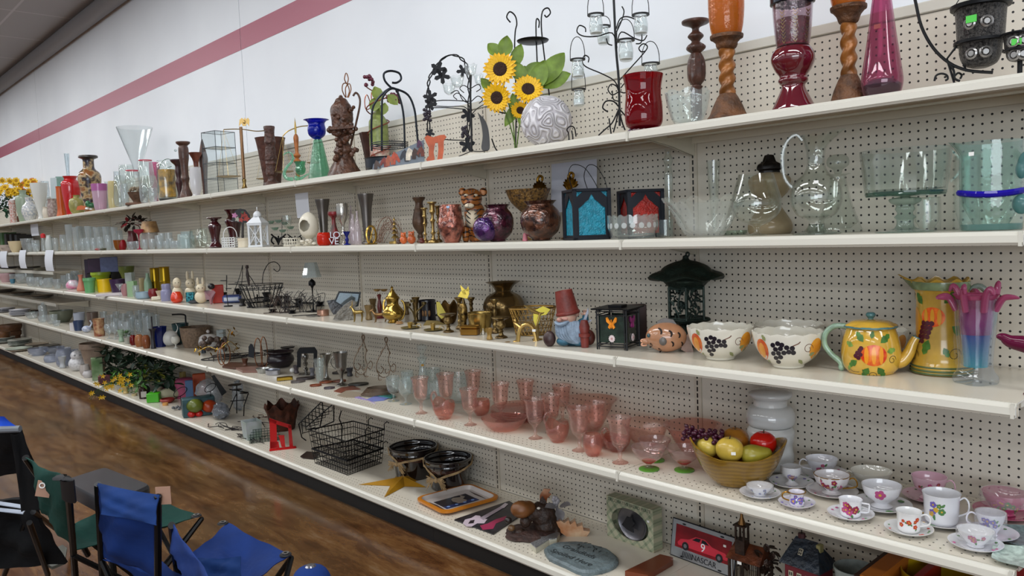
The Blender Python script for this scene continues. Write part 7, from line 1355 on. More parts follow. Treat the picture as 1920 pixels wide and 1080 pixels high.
def woodfn(nt,b,N,L):
 tc=N.new('ShaderNodeTexCoord');w=N.new('ShaderNodeTexWave');w.bands_direction='Z';w.inputs['Scale'].default_value=22;w.inputs['Distortion'].default_value=3;w.inputs['Detail'].default_value=3;L.new(tc.outputs['Object'],w.inputs['Vector']);L.new(ramp(N,L,w.outputs['Fac'],[(.2,'7a5914'),(.8,'8c6a1a')]),b.inputs['Base Color']);b.inputs['Roughness'].default_value=.25;b.inputs['Coat Weight'].default_value=.4
E=K();E.lat(shell(rs([(r*.40,0),(r*.46,.004),(r*.66,h*.3),(r*.86,h*.68),(r*1.0,h)],3),.006,.01),44,mod=bmod);E.put('bowl',nmt(woodfn),g)
def fruit(zf,py,w,c_,ze,nm,st=None,sq=1,dy=0,rough=.25,var=.15):
 q=t(zf,py,dy);P_=t.p+t.X*q[0]+t.Y*q[1]+J((0,0,q[2]));rr=w/2/t.k;g2=yc(nm,ze,'artificial fruit',P_-J((0,0,rr*.9)),t.rz,'artificial fruit in the wooden bowl')
 za=K();za.at(0,0,rr*.9);za.lat(rs([(0,-rr*.85*sq),(rr*.35,-rr*.9*sq),(rr*.85,-rr*.5*sq),(rr,.0),(rr*.88,rr*.5*sq),(rr*.4,rr*.86*sq),(0,rr*.78*sq)],3),26);za.put('flesh',G(c_,rough,0,var,20),g2);za=K();za.tu([(0,0,rr*1.6),(.003,0,rr*1.95*sq)],.002,5);za.put('stalk',G('3a2a18',.6),g2);return g2,rr
fruit(1327,838,42,'c2aa48','pale yellow pear-like fruit at left of bowl','yellow_pear',dy=.0)
f2,rr=fruit(1368,843,50,'bda040','shiny yellow apple with sticker at the middle front of bowl','yellow_apple',dy=-.05);atg(f2,(.012,-rr-.001,rr*.9),.014,fa=-yb/2)
fruit(1378,826,54,'94601e','orange-brown fruit in the middle behind the yellow apple','orange_fruit',dy=.05)
fruit(1431,831,48,'b8160e','bright red apple on the right of the bowl','red_apple',dy=.01,rough=.12)
q=t(1418,852,-.045);P_=t.p+t.X*q[0]+t.Y*q[1]+J((0,0,q[2]));E=K();E.at(ry=yb/2-.15);rr=19/t.k;E.lat(rs([(0,-rr*1.45),(rr*.8,-rr*1.2),(rr,-rr*.3),(rr*.72,rr*.6),(rr*.45,rr*1.3),(0,rr*1.5)],3),20);one('green_pear','yellow-green pear lying in front of the red apple','artificial fruit',E,G('93882e',.25,0,.2,20),P_,t.rz,'artificial fruit in the wooden bowl')
q=t(1322,812,0);P_=t.p+t.X*q[0]+t.Y*q[1]+J((0,0,q[2]));E=K();yd=random.Random(3)
for i in range(70):
 u=yd.random();E.el(((-40+u*75)/t.k+yd.uniform(-.01,.01),yd.uniform(-.03,.03),yd.uniform(-.018,.016)-.012*u),.0078,8,6)
one('grape_bunch','bunch of dark purple artificial grapes at the left rim of bowl','artificial fruit',E,G('3e1226',.25),P_,t.rz,'artificial fruit in the wooden bowl')
PS=[(.62,0),(.66,.01),(.4,.04),(.14,.1),(.2,.17),(.15,.25),(.3,.33),(.62,.42),(.78,.6),(.86,.85),(1,.97),(1,1)]
flute=lambda a,t_,r_,z_:(r_*(1+.02*T(a*12)),z_)
gob=[(790,775,706,34,'tall footed pink goblet at the left end of the pink glass'),(882,797,727,36,'pink goblet in front, second from left end'),(1004,822,746,40,'pink goblet front row right of the low bowl'),(1087,845,762,44,'pink goblet front row left of the round egg cup'),(1163,868,780,46,'nearest pink goblet, right end of front row')]
for zf,by,ye,w,ze in gob:U('pink_goblet',ze,'goblet',4,zf,ye,w,PS,PINK,by=by,t=.003,fl=.42,yf=36,mod=flute,gr_='pink pressed glass goblets')
gobb=[(838,775,699,34,'pink goblet behind the left swan bowl'),(889,760,694,32,'pink goblet in the back row by the left plate'),(940,790,717,36,'pink goblet standing before the stacked plates'),(987,775,712,34,'pink goblet in the back row centre'),(1055,790,721,36,'pink goblet in the back row left of the wide bowl'),(1035,812,738,38,'pink goblet behind the front centre goblet'),(1118,830,752,42,'pink goblet in front of the wide flared bowl')]
for zf,by,ye,w,ze in gobb:U('pink_goblet',ze,'goblet',4,zf,ye,w,PS,PINK,by=by,t=.003,fl=.42,yf=36,mod=flute,gr_='pink pressed glass goblets')
SW=[(.5,0),(.55,.03),(.85,.35),(1,.75),(.95,1)]
for zf,by,ye,w,ze in((833,783,752,42,'small pink pressed swan bowl, left'),(1046,828,793,44,'small pink pressed swan bowl, centre'),(1157,845,818,50,'small pink bowl behind the nearest goblet')):
 U('pink_swan_bowl',ze,'bowl',4,zf,ye,w,SW,PINKD,by=by,t=.004,fl=.15,mod=lambda a,t_,r_,z_:(r_*(1+.04*T(a*8)),z_*(1+(.22*T(a*2)if z_>.025 else 0))),parts=1,extra=lambda o,P,fa,r,h:K().tu(rs([(r*.9*T(fa-yb/2),r*.9*V(fa-yb/2),h*.8),(r*1.1*T(fa-yb/2),r*1.1*V(fa-yb/2),h*1.3),(r*.8*T(fa-yb/2),r*.8*V(fa-yb/2),h*1.6),(r*.6*T(fa-yb/2),r*.6*V(fa-yb/2),h*1.35)],3),.005,7).put('swan_neck',PINKD,o))
U('pink_egg_cup','round ribbed pink pressed glass cup in the front row','glass',4,1112,812,38,[(.5,0),(.7,.08),(1,.45),(.9,.85),(.75,1)],PINKD,by=854,t=.003,mod=flute)
U('pink_low_bowl','shallow wide pink glass bowl at the front','bowl',4,946,782,88,[(.55,0),(.6,.03),(.85,.5),(1,1)],zd('f8dcd4',.03,edge='d08878',milk=.06),by=804,t=.003)
U('pink_sugar_bowl','pink handled sugar bowl between the front goblets','bowl',4,903,748,34,[(.6,0),(.9,.3),(1,.7),(.9,1)],PINKD,by=778,t=.003,mod=flute)
U('pink_flared_bowl','wide flared pink bowl on the back of shelf','bowl',4,1105,748,108,[(.35,0),(.4,.05),(.7,.55),(.85,.85),(1,1)],PINK,zh=.36,t=.003)
U('pink_round_bowl','broad pink bowl behind the nearest goblet, right','bowl',4,1212,790,92,[(.45,0),(.7,.3),(.85,.7),(1,.95),(1,1)],PINK,zh=.34,t=.003)
U('pink_round_bowl','large pale pink bowl behind the grapes and wooden bowl','bowl',4,1300,795,110,[(.3,0),(.6,.4),(.85,.85),(1,1)],zd('f8e0da',.03,edge='d08878',milk=.06),zh=.33,t=.003)
def plates(zf,by,w,n,lab0,nm,m,z=None,grp=None,dz=.011,zh=.1):
 p=spot(4,zf,by,zh,w);k=sca(p);r=w/2/k
 for i in range(n):
  E=K();E.lat(rs([(0,0),(r*.55,0),(r*.6,.002),(r*.95,.012),(r,.014),(r*.97,.0155),(r*.58,.005),(0,.004)],2),40)
  one(nm,lab0+', '+['bottom','second','third','fourth','fifth'][i]+' of the stack'if n>1 else lab0,'plate',E,m,(p.x,p.y,p.z+i*dz),0,grp)
plates(975,765,110,4,'large pink glass dinner plate behind the goblets','pink_plate',PINKD,grp='stacked pink plates',zh=.3)
plates(1148,None,60,3,'small pink glass saucer beside the wide bowl','pink_saucer',PINKD,grp='stacked pink saucers',zh=.22)
SU=[(.55,0),(.58,.02),(.25,.1),(.14,.2),(.3,.32),(.75,.55),(.95,.85),(1,1)]
def sundae(zf,by,ye,w,ze,zh=.1):
 def ex(o,P,fa,r,h):lpt(o,[(0,.0),(r*.6,0),(r*.6,.003),(r*.3,h*.09),(0,h*.1)],26,zd('7fc850',.03,milk=.35),'green_foot');lpt(o,[(0,h*.22),(r*.25,h*.28),(r*.45,h*.38),(0,h*.38)],22,zd('e85a5a',.03,milk=.3),'red_tint')
 U('sundae_dish',ze,'glass',4,zf,ye,w,SU,zd('f8eeec',.02,edge='b08a84',milk=.05),by=by,zh=zh,t=.002,fl=.35,parts=1,extra=ex,mod=lambda a,t_,r_,z_:(r_*(1+.02*T(a*2+z_*150)),z_))
sundae(1217,880,836,64,'swirled sundae dish with bright green foot, front left');sundae(1283,882,838,62,'swirled sundae dish with green foot by the wooden bowl');sundae(1228,868,822,60,'sundae dish half hidden behind the front green-footed one')
for zf,by,ye,w,ze in((738,752,705,26,'clear bubbled wine glass with gold sticker, left of pair'),(761,758,708,28,'clear bubbled wine glass with gold sticker, right of pair'),(765,738,695,24,'clear bubbled wine glass standing behind the pair')):
 U('hobnail_wine_glass',ze,'wine glass',4,zf,ye,w,[(.8,0),(.8,.02),(.2,.08),(.18,.25),(.7,.4),(.95,.65),(1,1)],CRYST,by=by,t=.002,fl=.4,parts=1,extra=lambda o,P,fa,r,h:lpt(o,[(0,.002),(.006,.0022),(.007,.001)],10,G('b59a3a',.4),'gold_sticker',(r*.4*T(fa),r*.4*V(fa),.002)))
p=spot(4,795,None,.3,30);k=sca(p);Z=lambda y:on_y(795,y,p.y).z-p.z;r=13/k;g=yc('crystal_decanter','tall clear crystal decanter with square stopper','decanter',p)
lpt(g,shell(rs([(r*.9,0),(r*1.1,.01),(r*1.1,Z(720)),(r*.6,Z(700)),(r*.45,Z(680)),(r*.75,Z(672)),(r*.7,Z(670))],3),.003,.01),24,CRYST,'body');lpt(g,rs([(0,Z(671)),(r*.4,Z(670)),(r*.3,Z(664)),(r*.7,Z(656)),(r*.65,Z(648)),(0,Z(645))],2),8,CRYST,'stopper')
atg(g,((r*.6)*T(yh(p)),(r*.6)*V(yh(p)),Z(684)),.014,'c09030',yh(p))
for zf,ye,w,ze,zh in((813,690,30,'tall clear pressed glass behind the decanter',.34),(860,700,44,'wide clear pressed bowl behind the pink goblets',.36),(820,715,28,'clear pressed tumbler right of the wine glasses',.22)):
 U('pressed_glass',ze,'glass',4,zf,ye,w,[(.6,0),(.8,.1),(.9,.6),(1,1)],CRYST,zh=zh,t=.003)
def easel(zf,ye,by,ze,zh):
 t=ya(4,zf,zh=zh);g=t.th('scroll_plate_stand',ze,'plate stand');C=G('7a6450',.4,.5);o_=zf;s_=(by-ye)/80
 def S(L_,rad_=.0025,nm='scroll_wire',d=0):K().tu(t.cv([(o_+a*s_,ye+b*s_)for a,b in L_],4,d),rad_,5).put(nm,C,g)
 S([(0,12),(-3,4),(0,0),(3,5),(-1,16),(-8,28),(-16,44),(-18,60),(-10,68),(-5,60),(-10,54)]);S([(0,12),(2,4),(0,0),(-2,6),(2,16),(6,30),(4,44),(8,60),(0,68),(-2,60)],d=.02)
 S([(-6,22),(-10,30),(-8,32)]);S([(3,22),(8,30),(6,32)])
 S([(-18,62),(-12,72),(-4,76),(4,72),(8,62),(14,66),(18,56),(14,50),(10,56)]);S([(0,74),(4,80),(10,80)],d=-.03);S([(-14,70),(-14,80),(-8,80)],d=-.03)
easel(681,628,706,'bronze scroll plate stand, left of the two',.3);easel(724,632,712,'bronze scroll plate stand, nearer the pink glass',.3)
t=ya(4,712,zh=.2);E=K();
for i in range(9):E.tu([(.0+.10*T(a*.4)*(1-.04*i),.05*V(a*.4),.01+.004*i)for a in range(16)],.002,4,closed=True)
t.one('coiled_wire_tray','flat coiled bronze wire tray under the plate stands','tray',E,G('6a5846',.45,.5))
def flat(zf,py,pts,ze,nm,cat,cols,sh=4,th=.003,z0=0,m=None):
 z=ZS[sh]+.0008+z0;P=[on_z(a,b,z)for a,b in pts];c=sum(P,J())/len(P)
 E=K();E.prm([(q.x-c.x,q.y-c.y)for q in P],0,th,'z');return one(nm,ze,cat,E,m or G(cols,.35),c)
flat(0,0,[(661,745),(690,751),(704,757),(692,751),(668,742)],'thin lavender card fan at the shelf front','paper_fan','fan','9a8ac0')
flat(0,0,[(687,750),(706,742),(733,745),(720,751),(700,753)],'glossy violet to blue card lying flat','glossy_card','card','7a84c8')
flat(0,0,[(706,742),(728,737),(742,744),(733,747)],'glossy turquoise green card lying flat','glossy_card','card','4a9a94',z0=.0035)
flat(0,0,[(632,742),(650,733),(675,737),(686,741),(664,746),(645,745)],'carved ivory coloured leaf dish with gilt edge','leaf_dish','dish','9a8c7a')
flat(0,0,[(626,734),(640,727),(662,724),(676,730),(650,732),(640,737)],'rust red leaf shaped dish','leaf_dish','dish','7a3a24')
PW=G('8a8884',.25,.9)
U('pewter_goblet','slim pewter goblet with long flared stem','goblet',4,613,663,22,[(.7,0),(.72,.02),(.35,.1),(.22,.3),(.3,.55),(.75,.85),(1,1)],PW,by=712,t=.002,fl=.5)
U('pewter_goblet','wide pewter goblet with handle behind the slim one','goblet',4,641,660,28,[(.7,0),(.72,.02),(.25,.1),(.25,.3),(.7,.5),(.8,.75),(1,1)],PW,zh=.22,t=.002,fl=.45,parts=1,extra=lambda o,P,fa,r,h:K().tu(hpt(r*.9,h*.9,r*.7,h*.5,.02,fa-yb/2),.003,6).put('handle',PW,o))
U('pewter_candlestick','polished pewter baluster candlestick on round foot','candlestick',4,574,660,28,[(1,0),(1,.03),(.8,.06),(.2,.1),(.35,.25),(.15,.35),(.35,.5),(.15,.58),(.4,.7),(.45,.85),(.3,.95),(.2,1)],PW,by=702,sld=True)
U('crystal_vase','small faceted crystal vase between the pewter pieces','vase',4,600,672,20,[(.6,0),(.7,.3),(1,1)],CRYST,zh=.2,t=.002)
U('dark_cauldron','dark purplish-black round pot with flared lip','pot',4,527,658,50,[(.5,0),(.7,.08),(1,.4),(.9,.7),(.82,.8),(1,.95),(1,1)],G('1f171d',.25),by=688,zh=.2,t=.003)
t=ya(4,575,zh=.24);g=t.th('black_arch_stand','black square arch stand behind the pewter candlestick','stand');E=K();E.prm(t.xz([(557,688),(557,660),(562,652),(590,651),(595,658),(594,688),(588,688),(588,662),(565,662),(564,688)]),-.015,.015);E.put('arch',BLACKM,g)
U('black_pedestal_plate','small black pedestal candle dish above the cauldron','candle holder',4,541,650,26,[(.6,0),(.6,.03),(.15,.1),(.15,.85),(.9,.93),(1,1)],BLACKM,zh=.36,sld=True)
U('black_pedestal_plate','black flat pedestal dish left of the cauldron','candle holder',4,505,656,20,[(.6,0),(.6,.03),(.15,.1),(.15,.85),(.9,.93),(1,1)],BLACKM,zh=.3,sld=True)
U('oval_tin','shiny silver oval tin at the shelf front','tin',4,512,693,38,[(.9,0),(.95,.1),(.98,.85),(1,1)],G('a2a4ac',.25,.8),by=702,t=.002,mod=lambda a,t_,r_,z_:(r_*(1-.3*abs(V(a))),z_))
U('silver_shallow_dish','pale silver shallow dish left of the oval tin','dish',4,493,690,26,[(.7,0),(1,1)],G('a8aaa8',.3,.7),by=699,t=.002)
t=ya(4,548,by=699);E=K();E.el((0,0,.016),.016,14,10);t.one('white_ball','small white ball ornament beside the oval tin','ball',E,WHITE)
t=ya(4,535,by=713);E=K();E.bo((-.05,-.018,0),(.045,.018,.022),.003);t.one('gold_bar_box','small shiny gold bar shaped box at the shelf front','box',E,G('b0903a',.2,1))
for i,(zf,by,w,c_,ze)in enumerate(((572,711,34,'3a3234','dark filigree leaf dish behind the wooden discs'),(592,724,22,'7a3c22','leftmost of three reddish wooden discs'),(611,718,24,'8a4828','middle of three reddish wooden discs'),(636,716,26,'6e3820','rightmost of three reddish wooden discs'),(617,729,20,'4a4248','thin grey feather-shaped opener before the discs'),(672,722,38,'24241f','dark oval tray right of the wooden discs'),(558,717,26,'57504e','dull filigree piece left of the discs'),(638,700,30,'2e2622','dark plate with rim under the pewter goblet'))):
 t=ya(4,zf,by=by);r=w/2/t.k;E=K();E.at(sy=.62);E.lat(rs([(0,0),(r*.9,0),(r,.004),(r*.98,.01),(r*.8,.008),(0,.006)],2),22,mod=(lambda a,t_,r_,z_:(r_*(1+.08*T(a*5)),z_))if i in(0,4,6)else None);t.one('wooden_disc'if i in(1,2,3)else'filigree_dish',ze,'dish',E,G(c_,.35,.2,.25,40))
yd=random.Random(5)
for i,(zf,by,w,c_,ze)in enumerate(((420,672,80,'181718','dark grille trivet, top left in the flat pile'),(452,671,70,'201c1c','dark grille trivet overlapping at centre of the pile'),(482,676,60,'1c1a1c','dark grille trivet by the upright black fan'),(425,682,52,'2c2220','dark plank-like rack at the pile front'))):
 t=ya(4,zf,by=by-i*2);r=w/2/t.k;E=K();E.at(z=.004+.012*i,sy=.5,rz=0)
 E.tu([(r*T(a*yb/12),r*V(a*yb/12),0)for a in range(24)],.0035,5,closed=True)
 for a in range(9):x=-r*.9+a*r*.225;y=math.sqrt(max(0,r*r-x*x));E.tu([(x,-y,0),(x,y,0)],.0028,4)
 for a in(1,3,5):E.un();E.tu([(r*.9*T(a),r*.45*V(a),0),(r*.9*T(a),r*.45*V(a),.006+.012*i)],.003,4)
 t.one('grille_trivet',ze,'trivet',E,G(c_,.4,.4))
for zf,by,pts,c_,ze in((455,688,[(417,690),(432,682),(480,684),(500,684),(495,689),(440,693)],'4a2a1c','long reddish wooden board in the pile'),(462,695,[(441,692),(470,688),(492,692),(486,699),(455,699)],'7a5a50','thin pinkish carved wooden leaf tray at shelf edge')):
 flat(zf,by,pts,ze,'wooden_board','board',c_,th=.014)
t=ya(4,470,zh=.14);E=K();E.prm(t.xz([(466,669),(466,650),(470,644),(474,646),(477,655),(476,671)]),-.006,.006);t.one('black_fan_holder','upright black oval fan shaped holder','holder',E,G('202328',.35,.4))
for zf,cx,cy,w,h_,zh,ze in((486,486,661,14,20,.2,'large bronze wire ring holder'),(497,497,660,12,18,.22,'second bronze wire ring behind the first'),(424,424,663,17,24,.1,'tall copper wire ring at centre left'),(416,416,668,12,18,.08,'shorter copper wire ring beside the tall one')):
 t=ya(4,zf,zh=zh);c=t(cx,cy);E=K();a_=w/2/t.k;b_=c[2]-.0;E.tu([(a_*T(a*yb/10),0,max(.004,b_+b_*.98*V(a*yb/10)))for a in range(20)],.0035,5,closed=True);t.one('copper_ring',ze,'ring holder',E,G('8a5a3c',.35,.8))
t=ya(4,430,zh=.2);g=t.th('gold_leaf_garland','garland of shiny gold leaves heaped across the shelf','garland');
E=K();yd=random.Random(9);E.tu(t.cv([(370,660),(390,650),(410,655),(430,640),(445,652)]),.003,5);E.tu([t(425,650),t(428,630),t(432,618)],.003,5);E.put('stem',GOLD,g)
E=K()
for i in range(46):
 x=yd.uniform(366,450);y=yd.uniform(644,664)if i>14 else yd.uniform(614,645);x=x if i>14 else yd.uniform(415,445)
 xa(E,t(x,y,yd.uniform(-.06,.03)),rdir(yd),.03,.016)
E.put('leaves',G('b8923c',.2,1),g)
t=ya(4,396,zh=.12);E=K()
for i in range(30):E.el(t(yd.uniform(366,425),yd.uniform(634,655),yd.uniform(-.03,.03)),yd.uniform(.014,.022),8,6)
t.one('pinecone_garland','clump of brown frosted berries and cones','garland',E,G('4f4038',.5,0,.4,40,.5))
t=ya(4,314,by=649);t_=t;g=t.th('white_bird_dish','white ceramic bird with feathered upright tail','figurine');kk=1/t.k
E=K();c=t(318,640);E.el((c[0],0,15*kk),(16*kk,12*kk,15*kk),16,11);E.tu(t.cv([(325,636),(330,625),(333,614),(329,606)]),[.012*x for x in(1,.95,.9,.8,.7,.6,.5,.45,.4,.4,.4,.4,.3)][:len(t.cv([(325,636),(330,625),(333,614),(329,606)]))],8);E.put('body',G('d6d6d2',.25),g,remesh=.005)
for i in range(6):za=K();a=1.9+i*.22;za.prm([(c[0]-10*kk+x*T(a)-y*V(a),18*kk+x*V(a)+y*T(a))for x,y in oval(11*kk,2.2*kk,10,11*kk,0)],-.005,.005);za.put('tail_feather',G('c9cacc',.3),g)
U('egg_cup_white','white footed egg cup right of the bird','cup',4,330,630,16,[(.8,0),(.3,.1),(.2,.3),(.9,.5),(1,.8),(.7,1)],G('c4c4bc',.2),by=653,zh=.06,t=.002)
U('white_lidded_sugar','white porcelain bowl with small bird lid','bowl',4,392,632,36,[(.5,0),(.8,.15),(1,.6),(.9,.95),(.95,1)],G('c2c0c0',.15),zh=.33,t=.003,parts=1,extra=lambda o,P,fa,r,h:(lpt(o,rs([(r*.9,h),(r*.6,h*1.2),(0,h*1.25)],2),20,G('c8c6c6',.15),'lid'),K().el((0,0,h*1.45),(r*.22,r*.16,r*.18)).put('bird_knob',G('cfcaca',.2),o)))
U('frosted_square_vase','pale frosted tall square vase behind the gold leaves','vase',4,417,618,18,[(1,0),(1,1)],zd('d0dadc',.08,milk=.45),zh=.36,t=.003,yf=4,spr=False)
U('blue_glass_vase','deep blue square flared glass vase','vase',4,301,612,28,[(.7,0),(.8,.5),(1,1)],zd('1c2c7a',.04,milk=.45),zh=.16,t=.003,yf=8)
U('black_candlestick','black pencil candle in dark flared holder','candlestick',4,288,593,18,[(.5,0),(.5,.03),(.35,.3),(.5,.55),(.8,.62),(.2,.64),(.15,1)],G('1e1a20',.3),zh=.08,sld=True)
for zf,ye,w,c_,ze in((250,628,12,'8a1418','small dark red glass holder'),(262,627,16,'c98a5a','peach coloured glass votive'),(275,628,15,'a8643c','amber glass votive with glints')):
 U('colored_votive',ze+' in the front row of fourth shelf','candle holder',4,zf,ye,w,[(.7,0),(1,.3),(.9,.8),(.5,1)],zd(c_,.04,milk=.4),zh=.05,t=.002)
U('patterned_beaker','cream beaker printed with brown leaves','vase',4,187,597,22,[(.8,0),(.85,.1),(.88,.85),(1,1)],G('b89870',.3,0,col2='7a3a28',scale=30),zh=.05,t=.003)
t=ya(4,163,zh=.08);g=t.th('delft_swan','blue and white ceramic swan cup','figurine');E=K();E.el((0,0,.035),(.045,.03,.034),14,9);E.put('body',G('8a98b8',.25,0,col2='c4c8d2',scale=40),g);K().tu([(.03,0,.05),(.05,0,.09),(.035,0,.12)],.009,8).put('neck',G('c0c6d4',.25),g)
U('white_mug','small plain white mug left of the swan cup','mug',4,138,605,12,[(1,0),(1,1)],G('c2bfc0',.3),zh=.05,t=.002)
U('blue_square_dish','dark blue small dish beside the white mug','dish',4,148,601,18,[(.8,0),(1,1)],G('2a3a5a',.3),zh=.09,t=.002)
yd=random.Random(13);q_=0
for zf,ye,w,zh in sorted([(205,607,16,.06),(216,603,14,.08),(222,596,16,.16),(232,600,16,.1),(240,603,14,.07),(247,596,15,.2),(210,590,15,.22),(255,590,14,.26),(262,598,14,.18),(270,588,15,.28),(278,594,15,.2),(232,588,14,.3),(285,586,16,.32),(220,584,13,.36),(246,583,14,.38),(262,582,13,.4),(196,584,13,.34),(275,580,14,.4),(295,590,14,.3)]):
 U('clear_wine_glass','clear stemware glass, '+ORD[q_]+' from left between the beaker and blue vase','glass',4,zf,ye,w,[(.7,0),(.7,.02),(.15,.08),(.15,.3),(.8,.5),(1,.75),(.8,1)]if q_%2 else tall,cl,zh=zh,t=.002,yf=14,gr_='clear stemware crowd on fourth shelf');q_+=1
for i_,(zf,ye,w,zh,c_)in enumerate(((60,585,22,.1,0),(82,567,14,.1,0),(98,590,20,.08,0),(116,582,40,.2,'6d7262'),(80,592,16,.05,0),(106,601,14,.04,0),(55,584,20,.2,'7f9688'),(150,586,20,.2,'a8b0c0'),(175,585,20,.26,'6a5a50'))):
 U('assorted_bowl',['greenish pressed glass dish under the lower ledge','tall square clear bottle at far left','clear round glass bowl, third','big olive green deep bowl','small clear vase beside bottle','tiny clear votive at edge','green rectangular dish behind','pale blue white fluted bowl','small brown crock behind the swan'][i_]+' on fourth shelf','bowl',4,zf,ye,w,[(.6,0),(.9,.4),(1,1)]if i_!=1 else[(1,0),(1,.8),(.4,.85),(.45,1)],cl if not c_ else G(c_,.3),zh=zh,t=.002,yf=18)
U('woven_basket','large brown woven basket at the back behind the bird','basket',4,368,612,54,[(.8,0),(.95,.5),(1,1)],G('6e5a48',.6,0,.3,60,.6),zh=.35,t=.004)
U('teal_pot','dark teal pot at the back left of the basket','pot',4,340,606,30,[(.7,0),(1,1)],G('1e3f42',.4),zh=.36,t=.003)
t=ya(4,333,zh=.3);E=K();E.tu(t.cv([(322,590),(345,590),(348,600),(349,625)]),.008,6);E.lat([(0,0),(.03,0),(.03,.006),(0,.008)],10);E.tu([(0,0,0),t(346,620)],.006,6);t.one('bent_arm_stand','dark bent arm metal stand over the back row','stand',E,G('2a2a2e',.4,.4))
U('green_plant_cup','tiny potted fern like plant in the front row','plant',4,239,632,12,[(.7,0),(1,1)],G('9a9a90',.4),zh=.06,t=.002,parts=1,extra=lambda o,P,fa,r,h:(lambda za:(bush(za,(0,0,h+.02),(.035,.03,.03),40,.03,.012,4,-.2),za.put('fronds',G('3a5a2c',.6,0,.3),o)))(K()))
t=ya(4,382,by=662);E=K();E.tu([(0,0,0),(.0,0,.06),(.004,0,.09)],[.018,.014,.008],8);t.one('dark_bell','dark blue-grey upright handle bell near gold leaves','bell',E,G('2a3038',.35,.4))
# ================= base deck, right end =================
Z5=ZS[5]+.0008
def at5(zf,py):return on_z(zf,py,Z5)
t=ya(5,1262,p=at5(1262,1037)+J((0,-.02,0)),rz=0);g=t.th('metal_number_plate','metal novelty plate with red number 9 race car leaning on pegboard','number plate');g.rotation_euler=(rad(-9),0,rad(-4))
K().bo((0,-.0015,0),(.305,.0015,.152),.001).put('plate',G('1c1e28',.3,.6),g)
K().bo((.004,-.0025,.004),(.301,-.0014,.148),.0003).put('silver_face',G('b4b8bc',.25,.7),g)
K().bo((.022,-.0035,.042),(.285,-.0024,.132),.0004).put('red_panel',G('7a101a',.3,0,.25,14),g)
E=K();E.prm([(.035,.062),(.05,.078),(.09,.086),(.12,.104),(.165,.106),(.2,.086),(.26,.080),(.275,.066),(.27,.056),(.04,.052)],-.0046,-.0035);E.put('race_car',G('c03040',.25),g,sm=False)
E=K();E.prm([(.105,.088),(.124,.101),(.145,.102),(.14,.088)],-.0052,-.0046);E.prm([(.149,.088),(.152,.102),(.168,.1),(.185,.088)],-.0052,-.0046);E.put('car_window',G('14141a',.2),g,sm=False)
for x in(.075,.235):
 E=K();E.prm(oval(.016,.016,18,x,.056),-.006,-.0046);w_=E.put('wheel',G('131316',.5),g,sm=False);E=K();E.prm(oval(.008,.008,14,x,.056),-.0066,-.006);E.put('wheel_rim',G('8a8a90',.3,.7),w_,sm=False)
text(g,'9',.045,(.158,-.0052,.071),(yb/2,0,0),G('dfe0e4',.4),.0004,'number')
text(g,'NASCAR',.030,(.165,-.003,.022),(yb/2,0,0),G('15161c',.4),.0004,'lettering')
E=K()
for i in range(7):E.prm([(.06+i*.0075,.010),(.063+i*.0075,.010),(.067+i*.0075,.034),(.064+i*.0075,.034)],-.0034,-.0024)
E.put('bar_stripes',G('15161c',.4),g,sm=False)
for x,z in((.06,.138),(.24,.138),(.06,.010),(.24,.010)):E=K();E.prm(oval(.009,.0035,12,x,z),-.0033,-.0024);E.put('mounting_slot',G('16171c',.4),g,sm=False)
atg(g,(.255,-.0042,.108),.012,fa=-yb/2)
A=at5(1139,1004);B=at5(1226,1037);d=B-A;W=d.length;p=J((A.x,A.y,Z5));g=yc('boxed_bread_plate','sage plaid gift box with oval window showing a silver bread plate','box',p,math.atan2(d.y,d.x))
h=on_y(1139,929,A.y).z-Z5;D_=.055
def plaid(nt,b,N,L):
 tc=N.new('ShaderNodeTexCoord');mp=N.new('ShaderNodeMapping');mp.inputs['Rotation'].default_value=(0,rad(45),0);L.new(tc.outputs['Object'],mp.inputs['Vector']);sp=N.new('ShaderNodeSeparateXYZ');L.new(mp.outputs[0],sp.inputs[0])
 f=mth(N,L,'ADD',mth(N,L,'LESS_THAN',mth(N,L,'PINGPONG',sp.outputs[0],.017),.006),mth(N,L,'LESS_THAN',mth(N,L,'PINGPONG',sp.outputs[2],.017),.006))
 L.new(ramp(N,L,mth(N,L,'MULTIPLY',f,.5),[(0,'a8a58c'),(.5,'8f957c'),(1,'727c64')]),b.inputs['Base Color']);b.inputs['Roughness'].default_value=.5
PL=nmt(plaid);n=32;ov=[(W*.5+W*.40*T(2*yb*i/n+.0),h*.47+h*.37*V(2*yb*i/n))for i in range(n)]
outer=[]
for i in range(n):
 a=2*yb*i/n;c_,s_=T(a),V(a);q=min(1/max(abs(c_),1e-6),1/max(abs(s_),1e-6));outer.append((W*.5+W*.5*max(-1,min(1,c_*q)),h*.5+h*.5*max(-1,min(1,s_*q))))
vs=[(x,0,z)for x,z in outer]+[(x,0,z)for x,z in ov]+[(x,.006,z)for x,z in ov];fs=[(i,(i+1)%n,n+(i+1)%n,n+i)for i in range(n)]+[(n+i,n+(i+1)%n,2*n+(i+1)%n,2*n+i)for i in range(n)]
E=K();E.add(vs,fs);E.quad((0,0,0),(0,D_,0),(0,D_,h),(0,0,h));E.quad((W,0,0),(W,D_,0),(W,D_,h),(W,0,h));E.quad((0,0,h),(W,0,h),(W,D_,h),(0,D_,h));E.quad((0,0,0),(W,0,0),(W,D_,0),(0,D_,0));E.quad((0,D_,0),(W,D_,0),(W,D_,h),(0,D_,h));E.put('carton',PL,g,sm=False)
